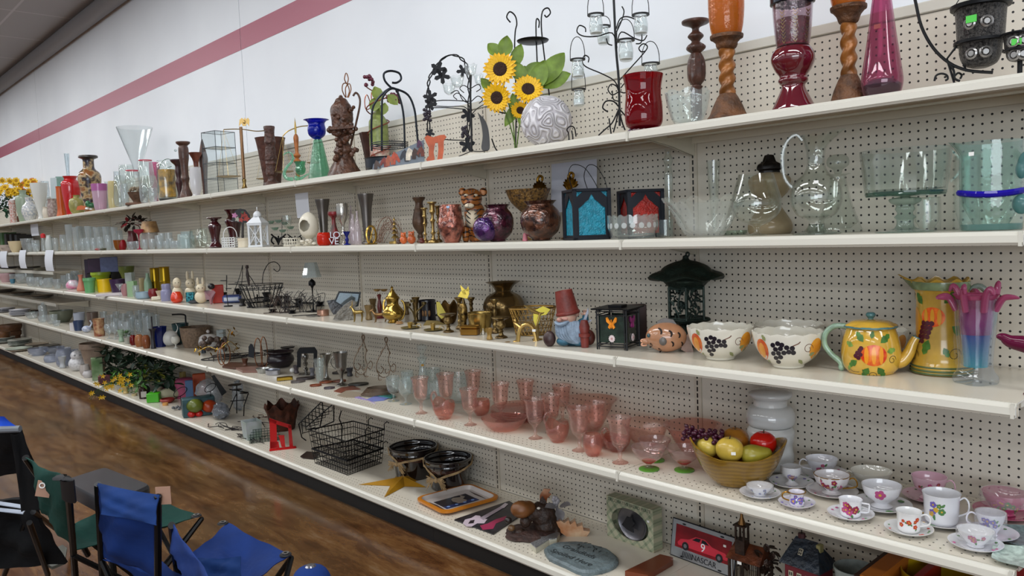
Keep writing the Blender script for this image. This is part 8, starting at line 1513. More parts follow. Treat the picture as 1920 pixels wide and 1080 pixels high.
E=K();E.at(W*.5,.03,h*.47,rx=yb/2);w5=min(W,h)*.98;E.lat(rs([(0,-.002),(w5*.3,-.002),(w5*.33,.002),(w5*.44,.012),(w5*.46,.014),(w5*.44,.016),(w5*.33,.006),(0,.002)],2),32,mod=lambda a,t_,r_,z_:(r_*(1-.08*abs(V(a))),z_));pl_=E.put('bread_plate',G('77757a',.3,.8),g)
za=K();za.prm([(W*.42+x,h*.45+z)for x,z in((-.02,.0),(0,.03),(.02,.028),(.028,.045),(.032,.02),(.045,.012),(.03,-.005),(.035,-.03),(.0,-.025),(-.03,-.012))],.006,.012);za.put('raised_motif',G('26262a',.4,.4),pl_,sm=False)
text(g,'DECORATIVE BREAD PLATE',W/13.5,(W*.5,-.001,h*.93),(yb/2,0,0),G('4a5244',.5),.0002,'lettering')
atg(g,(W*.9,-.001,h*.70),.012,fa=-yb/2)
P=[at5(*q)for q in((1020,1036),(1036,1025),(1078,1022),(1112,1028),(1140,1037),(1159,1052),(1155,1065),(1130,1076),(1092,1080),(1060,1066),(1030,1052))];c=sum(P,J())/len(P)
g=yc('slate_plaque','grey slate plaque reading Grandkids Spoiled Here lying at the shelf front','plaque',c);SLT=G('5f6c70',.45,0,.2,22,.7,50)
yd=random.Random(2);ring=rs([(q.x-c.x,q.y-c.y)for q in P+[P[0]]],3)[:-1];n=len(ring);ring2=[(x*.93+yd.uniform(-.003,.003),y*.93+yd.uniform(-.003,.003))for x,y in ring]
E=K();E.add([(x,y,0)for x,y in ring]+[(x*1.0,y*1.0,.012)for x,y in ring]+[(x,y,.020)for x,y in ring2],[tuple(range(n-1,-1,-1)),tuple(range(2*n,3*n))]+[(k*n+i,k*n+(i+1)%n,(k+1)*n+(i+1)%n,(k+1)*n+i)for k in(0,1)for i in range(n)]);E.put('stone',SLT,g,angle=30)
a_=at5(1052,1031);b_=at5(1122,1057);ang5=math.atan2(b_.y-a_.y,b_.x-a_.x);sz=(b_-a_).length/5.0;mid=(a_+b_)/2-c
INK5=G('1d2224',.6);text(g,'Grandkids',sz*1.05,(mid.x,mid.y,.0205),(0,0,ang5),INK5,.0004,'lettering')
a_=at5(1034,1040);b_=at5(1112,1070);mid=(a_+b_)/2-c;text(g,'Spoiled Here',sz*1.02,(mid.x,mid.y,.0205),(0,0,ang5),INK5,.0004,'lettering')
E=K();yd=random.Random(7)
for i in range(16):
 q=at5(1092+yd.uniform(-10,44),1028+yd.uniform(-3,5)+i*.9)-c
 E.at(q.x,q.y,.0202,rz=yd.uniform(0,6)).bo((-.006,-.0018,0),(.008,.0018,.0008));E.un()
E.put('carved_sprig',INK5,g,sm=False)
P=[at5(*q)for q in((995,1029),(1016,1020),(1010,1010),(1020,1005),(1032,1012),(1040,1006),(1050,1010),(1044,1020),(1030,1022),(1005,1038))];c=sum(P,J())/len(P)
E=K();E.prm([(q.x-c.x,q.y-c.y)for q in P],0,.022,'z');g=yc('decorative_cross','small silver topped cream cross lying near the moose','cross',c);E.put('body',G('b8b4a2',.5),g,sm=False);E=K();E.prm([(q.x-c.x,q.y-c.y)for q in P],.022,.026,'z');E.put('silver_top',G('a8aaae',.3,.8,bump=.8,bscale=150),g,sm=False)
p=at5(1000,1004);t=ya(5,1000,p=p);g=t.th('moose_figurine','dark brown resin moose with big snout sitting on rock base','figurine');F=t;k_=1/t.k;MO=G('2c1a10',.55,0,.4,30,.7,60);SN=G('6a401c',.4,0,.25,16)
E=K();E.at(sx=1.0,sy=.7);E.lat(rs([(0,0),(50*k_,0),(52*k_,6*k_),(46*k_,13*k_),(0,15*k_)],2),28,mod=lambda a,t_,r_,z_:(r_*(1+.06*T(a*5)+.03*T(a*11)),z_));E.put('rock_base',G('35201a',.7,0,.4,40,1,50),g)
E=K();E.el(F(1020,968,0),(24*k_,20*k_,26*k_),18,12);E.el(F(1024,985,0),(24*k_,22*k_,17*k_),18,12);E.el(F(1006,962,-.01),(18*k_,15*k_,16*k_),16,11);E.el(F(985,978,-.03),(11*k_,10*k_,12*k_),12,8);E.el(F(1040,992,0),(14*k_,16*k_,11*k_),12,8);E.el(F(972,997,-.02),(14*k_,12*k_,8*k_),12,8);E.el(F(1010,948),(10*k_,9*k_,8*k_));E.put('body',MO,g,remesh=.006)
E=K();E.el(F(978,955,-.035),(21*k_,17*k_,16*k_),18,12);E.el(F(990,952,-.025),(15*k_,13*k_,13*k_),14,10);E.put('snout',SN,g,remesh=.005)
for x,y in((959,990),(953,975)):E=K();E.el(F(x,y,-.04),(7*k_,7*k_,6*k_),12,8);E.put('hoof',G('5e4428'if y>980 else'1c130f',.4),g)
E=K();E.el(F(1010,953,-.052),(3.4*k_,2.5*k_,2.4*k_),10,7);E.put('eye',G('c9c4bc',.2),g)
E=K();E.prm(t.xz([(1014,950),(1012,938),(1017,930),(1024,940),(1022,951)]),-.006,.004);E.put('ear',MO,g)
t=ya(5,1024,zh=.30);E=K();E.prm(t.xz([(1012,945),(1012,928),(1020,916),(1032,917),(1028,924),(1034,926),(1026,934),(1024,948),(1020,992),(1014,992)]),-.006,.004);t.one('orange_shell_piece','orange and white onyx-look feather piece behind the moose head','ornament',E,G('8a4420',.3,0,col2='d0a888',scale=12),sub=0)
t=ya(5,1047,zh=.25);g=t.th('grey_flower_ornament','grey ceramic flower with broad leaves beside the moose','ornament');GF=G('6d6a6c',.4,0,.2,30)
for a in((1050,950,1062,945),(1045,955,1052,968),(1044,950,1030,948)):za=K();A_=J(t(a[0],a[1]));B_=J(t(a[2],a[3],-.03));xa(za,A_,B_-A_,(B_-A_).length*1.4,.05,up=(0,-.5,1));za.put('leaf',GF,g,sub=1)
E=K();
for i in range(7):E.el(t(1042+4*T(i),938+5*V(i*1.1),0),.010,8,6)
E.put('bloom',G('8d8a8e',.4),g);K().tu([(0,0,0),t(1044,945)],.007,6).put('stem',GF,g)
t=ya(5,1078,by=1003);E=K();vs=[];n=14
E.prm(t.xz([(1043,976),(1052,974),(1058,978),(1066,972),(1069,981),(1078,974),(1082,985),(1092,982),(1094,992),(1106,994),(1100,1003),(1085,1008),(1066,1006),(1052,996)]),-.018,.018);t.one('onyx_shell_dish','orange to cream stone shell with wavy comb top','ornament',E,G('a8602a',.25,0,col2='d9c0a0',scale=9))
P=[at5(*q)for q in((772,943),(781,930),(870,911),(890,912),(937,932),(938,943),(920,955),(845,972),(830,971),(776,951))];c=sum(P,J())/len(P);xs=[(q.x-c.x,q.y-c.y)for q in P]
def rrect(a,b,r,n=6):
 o=[]
 for cx,cy,s0 in((a-r,b-r,0),(-a+r,b-r,yb/2),(-a+r,-b+r,yb),(a-r,-b+r,1.5*yb)):
  for i in range(n+1):o.append((cx+r*T(s0+i*yb/2/n),cy+r*V(s0+i*yb/2/n)))
 return o
Lc,Tc,Rc,Bc=at5(778,942),at5(880,912),at5(938,938),at5(836,972)
ax=(Bc-Lc);ax.z=0;tw=((Bc-Lc).length+(Rc-Tc).length)/2;th_=((Tc-Lc).length+(Rc-Bc).length)/2;cc=(Lc+Tc+Rc+Bc)/4
g=yc('serving_tray','orange rimmed tray printed with a kiwi bird picture','tray',cc,math.atan2(ax.y,ax.x));a_,b_=tw/2,th_/2
E=K();O=rrect(a_,b_,.05);I=rrect(a_-.018,b_-.018,.04);I2=rrect(a_-.028,b_-.028,.035);n=len(O)
E.add([(x*.97,y*.97,0)for x,y in I2]+[(x,y,.012)for x,y in O]+[(x,y,.022)for x,y in O]+[(x,y,.025)for x,y in rrect(a_-.008,b_-.008,.046)]+[(x,y,.0238)for x,y in I],[tuple(range(n-1,-1,-1))]+[(k*n+i,k*n+(i+1)%n,(k+1)*n+(i+1)%n,(k+1)*n+i)for k in range(4)for i in range(n)]);E.put('rim',G('b8701a',.3),g,angle=30)
E=K();E.add([(x,y,.0236)for x,y in I]+[(x,y,.004)for x,y in I2],[tuple(range(n,2*n))]+[(i,(i+1)%n,n+(i+1)%n,n+i)for i in range(n)]);E.put('white_well',G('b4aca8',.3),g,angle=30)
def fl5(o,nm,poly,z,c_,e=.0006):za=K();za.prm(poly,z,z+e,'z');return za.put(nm,G(c_,.35),o,sm=False)
fl5(g,'picture_ground',[(-a_*.42,-b_*.62),(a_*.45,-b_*.62),(a_*.45,b_*.5),(-a_*.42,b_*.5)],.0045,'1e1c24');fl5(g,'blue_band',[(a_*.22,-b_*.62),(a_*.45,-b_*.62),(a_*.45,b_*.5),(a_*.22,b_*.5)],.0054,'24305e')
fl5(g,'painted_bird',[(-.045,.0),(-.03,-.02),(.0,-.03),(.04,-.02),(.052,.01),(.03,.035),(.0,.03),(-.02,.055),(-.05,.05),(-.055,.045),(-.028,.035),(-.035,.02)],.0062,'8a7f74')
for i in range(4):fl5(g,'blue_flower',oval(.009,.009,8,a_*.33,-b_*.5+i*b_*.28),.0065,'7a9ad0')
for s_ in(-1,1):fl5(g,'painted_branch',[(-a_*.55,s_*b_*.72),(-a_*.1,s_*b_*.66),(a_*.55,s_*b_*.7),(a_*.1,s_*b_*.74)],.0045,'4a3a34')
P=[at5(*q)for q in((852,976),(955,941),(985,962),(925,1003))];c=sum(P,J())/4;g=yc('guitar_picture','dark wall plaque printed with white and pink electric guitar','picture',c)
E=K();E.prm([(q.x-c.x,q.y-c.y)for q in P],0,.006,'z');E.put('panel',G('17151b',.3,0,col2='2c2a30',scale=30),g,sm=False)
def g5(nm,pts,z,c_):Q=[at5(*q)-c for q in pts];za=K();za.prm([(q.x,q.y)for q in Q],z,z+.0007,'z');return za.put(nm,G(c_,.35),g,sm=False)
g5('pink_guitar_shape',[(905,996),(900,988),(915,984),(930,976),(950,970),(945,978),(930,984),(925,994)],.006,'a02c54')  # pink shape, part of the print on the plaque
g5('white_guitar_body',[(868,984),(872,977),(884,974),(892,969),(900,970),(905,976),(914,976),(908,984),(895,984),(885,990),(875,990)],.0068,'c9b8c4')
g5('guitar_neck',[(900,974),(938,953),(944,955),(906,978)],.0076,'a89aa6');g5('guitar_head',[(938,953),(947,946),(953,948),(945,956)],.0077,'c0b4bc');g5('guitar_cutout',[(878,985),(882,979),(890,978),(888,984)],.0076,'2a2026')
C_=at5(757,905);tips=[at5(672,909),at5(720,933),at5(800,914),at5(812,888),at5(747,884)];c=C_;SH=.035
vs=[(0,0,SH)];inn=[]
for i in range(5):
 A_=tips[i]-c;B_=tips[(i+1)%5]-c;m=(A_+B_)*.5*.42;vs.append((A_.x,A_.y,.001));vs.append((m.x,m.y,.001))
fs=[(0,1+j,1+(j+1)%10)for j in range(10)]+[tuple(range(10,0,-1))];E=K();E.add(vs,fs);o=one('metal_star','golden yellow folded metal barn star lying in front of buckets','star',E,G('a87a1c',.35,.2,.12,12),c,sm=False)
RAF=G('a08660',.7,0,.25,40);GLZ=G('17100f',.08,0,.3,8,coat=1)
def rbucket(zf,cy,w,by,ze,bx,byy,bkk):
 t=ya(5,zf,by,bkk,w);p=t.p;k=t.k;r=w/2/k;h=on_y(zf,cy,p.y).z-p.z;g=t.th('glazed_bucket',ze,'bucket');fa=-yb/2
 pr=rs([(r*.72,0),(r*.76,.004),(r*.8,h*.3),(r*.9,h*.75),(r*.97,h*.8),(r*.96,h*.86),(r,h*.95),(r,h)],3);lpt(g,shell(pr,.006,.012),40,GLZ,'pot')
 lpt(g,[(rat(pr,h*.60)+.0006,h*.60),(rat(pr,h*.72)+.0006,h*.72)],40,G('3a2018',.15,0,.3,20,coat=.6),'brown_glaze_band')
 q0=t(bx,byy,-r*.8);ab=fa+max(-1.1,min(1.1,math.asin(max(-.95,min(.95,q0[0]/(r*1.05))))));zb=max(.03,q0[2]);za=K()
 for s_ in(-1,1):
  for j in range(4):
   pts=[]
   for i in range(13):
    u=i/12;a=(fa+s_*yb*.55)*(1-u)+ab*u;zz=h*.93*(1-u)+zb*u+.004*V(j*2+u*9);pts.append(((rat(pr,zz)+.006)*T(a),(rat(pr,zz)+.006)*V(a),zz+.003*j*T(u*5+j)))
   za.tu(pts,.0024,5)
 za.put('raffia_cord',RAF,g);za=K();yd=random.Random(zf);Rb=rat(pr,zb)+.012;B_=J((Rb*T(ab),Rb*V(ab),zb));out=J((T(ab),V(ab),0));sd=J((-V(ab),T(ab),0))
 for j in range(90):
  s_=1 if j%2 else-1;L=yd.uniform(.03,.075);v=yd.uniform(-.9,.25);za.tu(rs([tuple(B_),tuple(B_+sd*s_*L*.4+out*.012+J((0,0,L*v*.3+.008))),tuple(B_+sd*s_*L*.8+out*yd.uniform(.0,.02)+J((0,0,max(L*v,-zb+.004))))],2),.0018,4)
 za.el(tuple(B_+out*.006),.013,10,7);za.put('raffia_bow',RAF,g);atg(g,(r*.25,r*.90,h*.88),.014,fa=fa)
rbucket(777,836,90,876,'black glazed bucket with raffia bow, behind and left',742,872,.32)
rbucket(842,857,90,904,'black glazed bucket with raffia bow, in front and right',816,901,.3)
def wbasket(c4_,z0,h,ze,nm,m,dens=14,handle=None,loc=None):
 c=sum(c4_,J())/4;Q=[(q-c)for q in c4_];g=yc(nm,ze,'basket',J((c.x,c.y,z0)));E=K();S_=.93
 for z_,s_ in((0,S_),(h*.35,S_+.02),(h*.7,.98),(h,1)):E.tu([(q.x*s_,q.y*s_,z_)for q in Q],.0026 if z_<h else .004,5,closed=True)
 E.put('rails',m,g);E=K()
 for i in range(4):
  A_,B_=Q[i],Q[(i+1)%4]
  for j in range(dens):q=A_.lerp(B_,j/dens);E.tu([(q.x*S_,q.y*S_,0),(q.x,q.y,h)],.0015,4)
 E.put('side_wires',m,g);E=K()
 for j in range(1,dens):
  A_,B_=Q[0].lerp(Q[1],j/dens),Q[3].lerp(Q[2],j/dens);E.tu([(A_.x*S_,A_.y*S_,0),(B_.x*S_,B_.y*S_,0)],.0014,4);A_,B_=Q[1].lerp(Q[2],j/dens),Q[0].lerp(Q[3],j/dens);E.tu([(A_.x*S_,A_.y*S_,.001),(B_.x*S_,B_.y*S_,.001)],.0014,4)
 E.put('floor_wires',m,g)
 for q in(Q[2],(Q[2]+Q[1])/2,(Q[2]+Q[3])/2):E=K();E.tu([(q.x,q.y,h),(q.x,q.y+.0,h+.03),(q.x+.012,q.y+.012,h+.045),(q.x+.022,q.y+.02,h+.035)],.0028,5);E.put('hook',m,g)
 return g
c4_=[at5(586,868),at5(652,893),at5(720,868),at5(665,851)]
wbasket(c4_,Z5,.085,'lower of two stacked black wire baskets beside the raffia buckets','wire_basket',BLACKM)
c=sum(c4_,J())/4;c5_=[c+(q-c)*1.06+J((-.0,0,0))for q in c4_]
wbasket(c5_,Z5+.09,.11,'upper of two stacked black wire baskets with hooks','wire_basket',BLACKM)
t=ya(5,600,zh=.3);g=t.th('wire_rack','black wire stepped rack leaning behind the wire baskets','rack');E=K()
for a in([(604,752),(560,795),(575,800),(626,756),(604,752)],[(626,756),(626,790)],[(604,752),(606,772),(600,800)],[(560,795),(566,820),(574,826)],[(626,790),(590,806)],[(640,770),(636,785),(642,800),(640,830)]):E.tu([t(*q)for q in a],.004,5)
for i in range(7):x=604-i*6.4;y=752+i*6.3;E.tu([t(x,y),t(x+19-i*.6,y+4),t(x+19,y+18),t(x+3,y+22)],.0028,5);E.tu([t(x,y,.03),t(x+2,y+24,.03)],.0028,5)
E.put('frame',BLACKM,g)
t=ya(5,528,by=840);g=t.th('red_metal_easel','bright red cut metal bracket standing near the shelf front','easel');RM=G('b80f12',.35)
o_=[(505,784),(546,798),(553,842),(541,838),(538,806),(518,800),(520,822),(532,818),(536,838),(528,834),(526,826),(520,828),(522,836),(506,840),(505,824),(508,822)]
E=K()
for q in([(505,784),(518,789),(520,838),(507,840)],[(505,784),(546,797),(546,804),(505,791)],[(540,797),(546,797),(550,842),(543,840)],[(506,828),(522,828),(524,839),(506,841)],[(522,816),(533,816),(535,838),(528,838)]):E.prm(t.xz(q),-.003,.003)
E.bo(t(505,839)[:2]+(0,),(t(555,841)[0],-.05,.003));E.put('bracket',RM,g,sm=False)
U('rusty_ruffled_pot','rusty brown metal pot with torn ruffled rim','pot',5,531,757,62,[(.6,0),(.7,.03),(.8,.4),(.85,.7),(1,.97),(1,1)],G('4a2414',.65,.2,.5,22,.7,40),by=793,zh=.3,t=.003,yf=60,mod=lambda a,t_,r_,z_:(r_*(1+(.05*T(a*9)+.03*T(a*14)if z_>.07 else 0)),z_*(1+(.12*T(a*7)if z_>.08 else 0))))
flat(0,0,[(563,857),(575,848),(600,850),(590,862),(568,860)],'dark brown metal bracket lying under the basket corner','metal_plate','plate','2a1c18',sh=5,th=.006)
p=at5(1408,1085);p.y=-.20;p=xe(1408,-.20,Z5);t=ya(5,1408,p=p);t.rz-=.5;g=t.th('metal_church_house','dark rusted metal church birdhouse with steeple','birdhouse');RU=G('2c1c14',.5,.4,.5,30,.8,50);Z=lambda y:on_y(1408,y,p.y).z-p.z;k_=1/t.k
W=30*k_;h1=Z(1045);h2=Z(1020)
E=K()
for sx in(-1,1):
 for sy in(-1,1):E.bo((sx*W-.004,sy*W*.8-.004,0),(sx*W+.004,sy*W*.8+.004,h1))
for i in range(9):
 x=-W+i*W/4
 for sy in(-1,1):E.tu([(x,sy*W*.8,0),(x,sy*W*.8,h1)],.0018,4)
E.bo((-W,-W*.8,h1*.45),(W,-W*.8+.003,h1*.5));E.bo((-W,-W*.8,h1-.006),(W,W*.8,h1));E.bo((-W,-W*.8,0),(W,W*.8,.004));E.put('bar_walls',RU,g,sm=False)
E=K();E.add([(-W*1.15,-W,h1),(W*1.15,-W,h1),(W*1.15,W,h1),(-W*1.15,W,h1),(-W*1.0,0,h2),(W*1.0,0,h2)],[(0,1,5,4),(2,3,4,5),(0,4,3),(1,2,5),(3,2,1,0)]);E.put('roof',G('5a2c14',.5,.4,.5,26,.6,40),g,sm=False)
E=K();sx0,s=-W*.35,W*.32;z1,z2,z3=Z(1000),Z(985),Z(968)
E.bo((sx0-s,-s-.02,h1*.9),(sx0+s,s-.02,z1-.02));E.put('tower',RU,g,sm=False);E=K()
for a in(-1,1):
 for b in(-1,1):E.bo((sx0+a*s*.85-.003,b*s*.85-.02-.003,z1-.02),(sx0+a*s*.85+.003,b*s*.85-.02+.003,z2))
E.bo((sx0-s*1.25,-s*1.25-.02,z2),(sx0+s*1.25,s*1.25-.02,z2+.005));E.put('belfry',RU,g,sm=False)
E=K();E.at(sx0,-.02,0);E.lat([(s*.8,z2+.005),(s*.35,z3-.004),(s*.2,z3+.018)],8);E.put('steeple',G('6a4a26',.4,.8),g)
E=K();yd=random.Random(4)
for i in range(40):xa(E,(W*.5+yd.uniform(-.05,.06),yd.uniform(-.04,.05),h2*.75+yd.uniform(-.03,.045)),rdir(yd),.03,.026)
E.put('metal_leaves',RU,g);atg(g,(-W*.3,-W*.82,h1*.93),.016,fa=-yb/2)
p=xe(1517,-.16,Z5);t=ya(5,1517,p=p);t.rz-=.55;g=t.th('painted_schoolhouse','small red wooden schoolhouse box with dark blue shingle roof','birdhouse');Z=lambda y:on_y(1517,y,p.y).z-p.z;k_=1/t.k;W=34*k_;h1=Z(1052);h2=Z(1012)
K().bo((-W,-W*.75,0),(W,W*.75,h1),.002).put('walls',G('5e0e1e',.45,0,.1,12),g,sm=False)
E=K();e=.014;E.add([(-W-e,-W*.75-e,h1-.008),(W+e,-W*.75-e,h1-.008),(W+e,W*.75+e,h1-.008),(-W-e,W*.75+e,h1-.008),(-W*.75,0,h2),(W*.55,0,h2)],[(0,1,5,4),(2,3,4,5),(0,4,3),(1,2,5),(3,2,1,0)]);E.put('roof',G('17222e',.4,0,.4,30,.7,60),g,sm=False)
def win(x,z,w,hh,rx=0,y=None):
 za=K();za.at(x,(-W*.75-.001)if y is None else y,z,rx=rx);za.bo((-w/2,-.002,-hh/2),(w/2,.002,hh/2));o=za.put('window',G('b8b09a',.5),g,sm=False);za=K();za.at(x,(-W*.75-.001)if y is None else y,z,rx=rx)
 for a in(-1,1):
  for b in(-1,1):za.bo((a*w*.22-w*.14,-.003,b*hh*.23-hh*.17),(a*w*.22+w*.14,-.002,b*hh*.23+hh*.17))
 za.put('pane',G('2a2a2a',.2),o,sm=False)
for x in(-.6,-.1,.4):win(x*W,h1*.72,.016,.034)
win(-W*.15,(h1+h2)/2,.014,.022,rx=-.55,y=-W*.42-.006)
za=K();za.bo((W*.55,-.012,h1-.005),(W*.8,.012,h2-.004),.002);za.put('chimney',G('8a8458',.5),g);za=K();za.tu([(-W*.4,0,h2),(-W*.4,0,h2+.015)],.012,8);za.put('bell_cupola',G('3a1018',.5),g)
za=K();za.tu([(-W*.7,0,h2+.03),(W*.1,0,h2+.03)],.0016,4);za.tu([(-W*.4,0,h2+.012),(-W*.4,0,h2+.04)],.0016,4);za.prm([(-W*.7,h2+.024),(-W*.55,h2+.03),(-W*.7,h2+.038)],-.001,.001);za.put('weather_vane',BLACKM,g)
U('enamel_bucket','pale speckled white enamel bucket right of the schoolhouse','bucket',5,1604,1060,76,[(.72,0),(.8,.3),(.95,.95),(1,.97),(1,1)],G('8f9794',.25,0,.15,40),zh=.3,t=.002)
p=xe(1650,-.25,Z5);g=yc('red_wooden_crate','red and orange painted wooden display crate at the lower right','crate',p,0);hq=.30
K().bo((0,-.18,0),(.012,.22,hq)).put('dark_side',G('2a120c',.5),g,sm=False);K().bo((.0125,-.17,0),(.06,.22,hq)).put('orange_panel',G('a05a18',.45),g,sm=False)
K().bo((.0605,-.15,0),(.55,.22,.006)).put('bottom_board',G('6a0f10',.45),g,sm=False);K().bo((.0605,.2,.0065),(.55,.22,hq)).put('red_back',G('7a0c10',.45),g,sm=False);K().bo((.11,-.13,.0065),(.13,.2,hq-.02)).put('red_post',G('8a1012',.4),g,sm=False)
U('yellow_melamine_bowl','bright yellow round bowl in the red crate','bowl',5,1760,1066,130,[(.5,0),(.85,.5),(1,1)],G('a88a10',.3),zh=.28,t=.004,z=Z5+.008)
flat(0,0,[(1172,1080),(1238,1048),(1262,1054),(1262,1060),(1215,1088)],'reddish brown wooden plank box lying at the bottom edge','wooden_plank_box','box','6e3216',sh=5,th=.02)
# ================= base deck, left =================
yd=random.Random(6)
for j,(x0,y0,ze)in enumerate(((385,800,'dark bent wire hook lying flat near the shelf front, left'),(430,806,'dark bent wire scroll lying flat, centre'),(455,790,'long dark wire branch lying behind the white tin'),(480,782,'reddish wire branch lying beneath the rusty pot'),(420,822,'small wire scroll with red bead at the front edge'))):
 P0=at5(x0,y0);E=K()
 for _ in range(4):
  pts=[(yd.uniform(-.05,.05),yd.uniform(-.04,.04),.004)]
  for s_ in range(4):a,b,c_=pts[-1];pts.append((a+yd.uniform(.03,.10),b+yd.uniform(-.05,.05),.004+yd.random()*.02))
  E.tu(rs(pts,4),.0028,5)
 P0.y=max(-.42,min(-.08,P0.y));one('bent_wire_scroll',ze,'wire ornament',E,G('241e1e'if j!=3 else'4a2a22',.4,.5),P0)
t=ya(5,473,by=822);t.rz+=.3;g=t.th('floral_tin_bucket','small white tin planter with blue lip and pale leaf print','planter');W=15/t.k;h=t(473,788)[2]
E=K();E.add([(a*W*.85,b*W*.85,0)for a,b in((-1,-1),(1,-1),(1,1),(-1,1))]+[(a*W,b*W,h)for a,b in((-1,-1),(1,-1),(1,1),(-1,1))]+[(a*W*.93,b*W*.93,h)for a,b in((-1,-1),(1,-1),(1,1),(-1,1))]+[(a*W*.8,b*W*.8,.01)for a,b in((-1,-1),(1,-1),(1,1),(-1,1))],[(3,2,1,0),(12,13,14,15)]+[(k*4+i,k*4+(i+1)%4,k*4+4+(i+1)%4,k*4+4+i)for k in(0,1,2)for i in range(4)]);E.put('planter',G('a4acb0',.4,0,col2='8a9a8a',scale=12),g,sm=False)
t=ya(5,497,by=826);E=K();yd=random.Random(14)
for i in range(11):E.tu([(-.09+i*.018,-.04,.002),(-.09+i*.018,.04,.002),(-.09+i*.018,.05,.07),],.0018,4)
for i in range(4):E.tu([(-.1,.04+.003*i,.02+.016*i),(.1,.04+.003*i,.02+.016*i)],.0018,4);E.tu([(-.1,-.04+.026*i,.002),(.1,-.04+.026*i,.002)],.0018,4)
t.one('green_wire_shelf','small dark green wire basket by the red easel','basket',E,G('1e3a30',.45,.3))
t=ya(5,373,by=778);t.rz+=.1;g=t.th('vegetable_planter','planter decorated with green pumpkin, orange pumpkin and red tomatoes','planter');W=28/t.k;h=t(373,744)[2]
K().bo((-W,-.06,0),(W,.06,h),.004).put('box',G('2c4a50',.45,0,.3,20),g)
for x,z,s_,c_ in((-.25,.62,.42,'5a6420'),(.62,.5,.38,'a03812'),(-.5,.18,.2,'a81410'),(-.05,.16,.2,'b01812')):
 za=K();za.at(x*W,-.062,z*h);za.lat([(0,-s_*h*.9)]+[(s_*h*V(a),-s_*h*.9*T(a))for a in[i*yb/8 for i in range(1,8)]]+[(0,s_*h*.9)],18,mod=lambda a,t_,r_,z_:(r_*(1+.08*abs(T(a*4))),z_));za.put('painted_vegetable',G(c_,.3),g)
PLB=zd('e0e4e8',.12,milk=.22,bump=1,bscale=30)
for i,(zf,by,ye,w,ze,m)in enumerate(((395,760,712,70,'crumpled clear plastic bag standing behind the vegetable planter',PLB),(415,785,757,46,'crumpled grey plastic bag right of the vegetable planter',zd('b4bac4',.12,milk=.25,bump=1,bscale=30)),(448,755,715,30,'thin plastic bag hanging around the dark tiered stand',PLB))):
 p=spot(5,zf,by,.1,w);k=sca(p);r=w/2/k;h=on_y(zf,ye,p.y).z-p.z;E=K();yd=random.Random(i);E.el((0,0,h*.5),(r,r*.6,h*.5),18,12);E.v=[(x+yd.uniform(-.012,.012),y+yd.uniform(-.012,.012),max(.001,z+yd.uniform(-.012,.012)))for x,y,z in E.v];one('plastic_bag',ze,'bag',E,m,p,angle=75)
t=ya(5,401,zh=.28);E=K();E.prm(t.xz([(396,705),(402,703),(425,735),(416,742)]),-.01,.004);t.one('black_leaning_panel','narrow black panel leaning by the plastic bag','panel',E,G('16181a',.3))
for i,(zf,py,a,b,ze)in enumerate(((394,727,11,6,'black oval hoop handle over the plastic bag'),(338,735,13,7,'black oval hoop handle left, above the cream cloth bag'))):
 t=ya(5,zf,zh=.16 if i else .2);c=t(zf,py);E=K();E.at(c[0],0,c[2],ry=-.55);E.tu([(a/t.k*T(q*yb/10),0,b/t.k*V(q*yb/10))for q in range(20)],.003,5,closed=True);E.un();E.tu([(c[0],0,c[2]-b/t.k),(c[0],0,0.001)],.0025,5);t.one('hoop_handle',ze,'handle hoop',E,BLACKM)
t=ya(5,440,zh=.25);g=t.th('tiered_wire_stand','dark metal tiered stand with small round dishes','stand');E=K()
for a in([(444,775),(444,722)],[(430,770),(440,745),(444,738)],[(466,737),(458,760),(457,780)],[(430,730),(466,736)],[(432,752),(460,750)]):E.tu([t(*q)for q in a],.004,5)
E.put('frame',BLACKM,g)
for x,y,w in((440,722,12),(458,737,8),(445,731,8)):c=t(x,y);lpt(g,[(0,-.003),(w/t.k,0),(w/t.k,.004),(0,.003)],16,BLACKM,'dish',c)
U('pink_jar_candle','pink candle in jar beside the plants','candle',5,306,716,16,[(.95,0),(1,.1),(1,.85),(.9,.87),(.9,1)],G('b85a88',.4),by=735,zh=.2,sld=True)
U('green_candle','short olive green pillar candle','candle',5,324,713,16,[(1,0),(1,1)],G('5a7a28',.5),zh=.28,sld=True)
U('pink_plush_roll','large pink rounded cushion-like candle behind','candle',5,348,708,36,[(.9,0),(1,.3),(.9,.9),(.4,1)],G('a84a6c',.6),zh=.33,sld=True)
t=ya(5,376,zh=.36);E=K();E.bo((-.05,-.03,0),(.05,.03,t(376,700)[2]),.004);t.one('orange_box','orange box standing at the back near the plastic bag','box',E,G('a8441c',.45))
t=ya(5,357,zh=.24);E=K();E.bo((-.03,-.02,0),(.03,.02,t(357,713)[2]),.003);t.one('blue_paper_box','narrow blue box with grey corner behind the cream bag','box',E,G('46648a',.45))
t=ya(5,322,by=748);E=K();E.el((0,0,.05),(.11,.06,.05),18,10);E.v=[(x,y,max(0.001,z))for x,y,z in E.v];t.one('cream_cloth_bag','cream rounded soft cloth bag behind the red dish','bag',E,G('a8a488',.7,0,.1,15,.4,20))
t=ya(5,290,by=753);t.rz+=-.3;E=K();q=11/t.k;E.bo((-q,-q,0),(q,q,q*1.55),.004);t.one('lime_green_cube_candle','bright lime green square candle at the shelf front','candle',E,G('3f9c18',.35))
t=ya(5,270,by=747);g=t.th('brown_jar_candle','dark brown jar candle with white label','candle');r=8/t.k;h=t(270,724)[2];lpt(g,[(0,0),(r,0),(r,h*.8),(r*.7,h*.85),(r*.75,h),(0,h)],18,G('241410',.2),'jar');E=K();E.bo((-r*.6,-r*1.03,h*.15),(r*.6,-r*.97,h*.62));E.put('label',G('a8a49c',.5),g,sm=False)
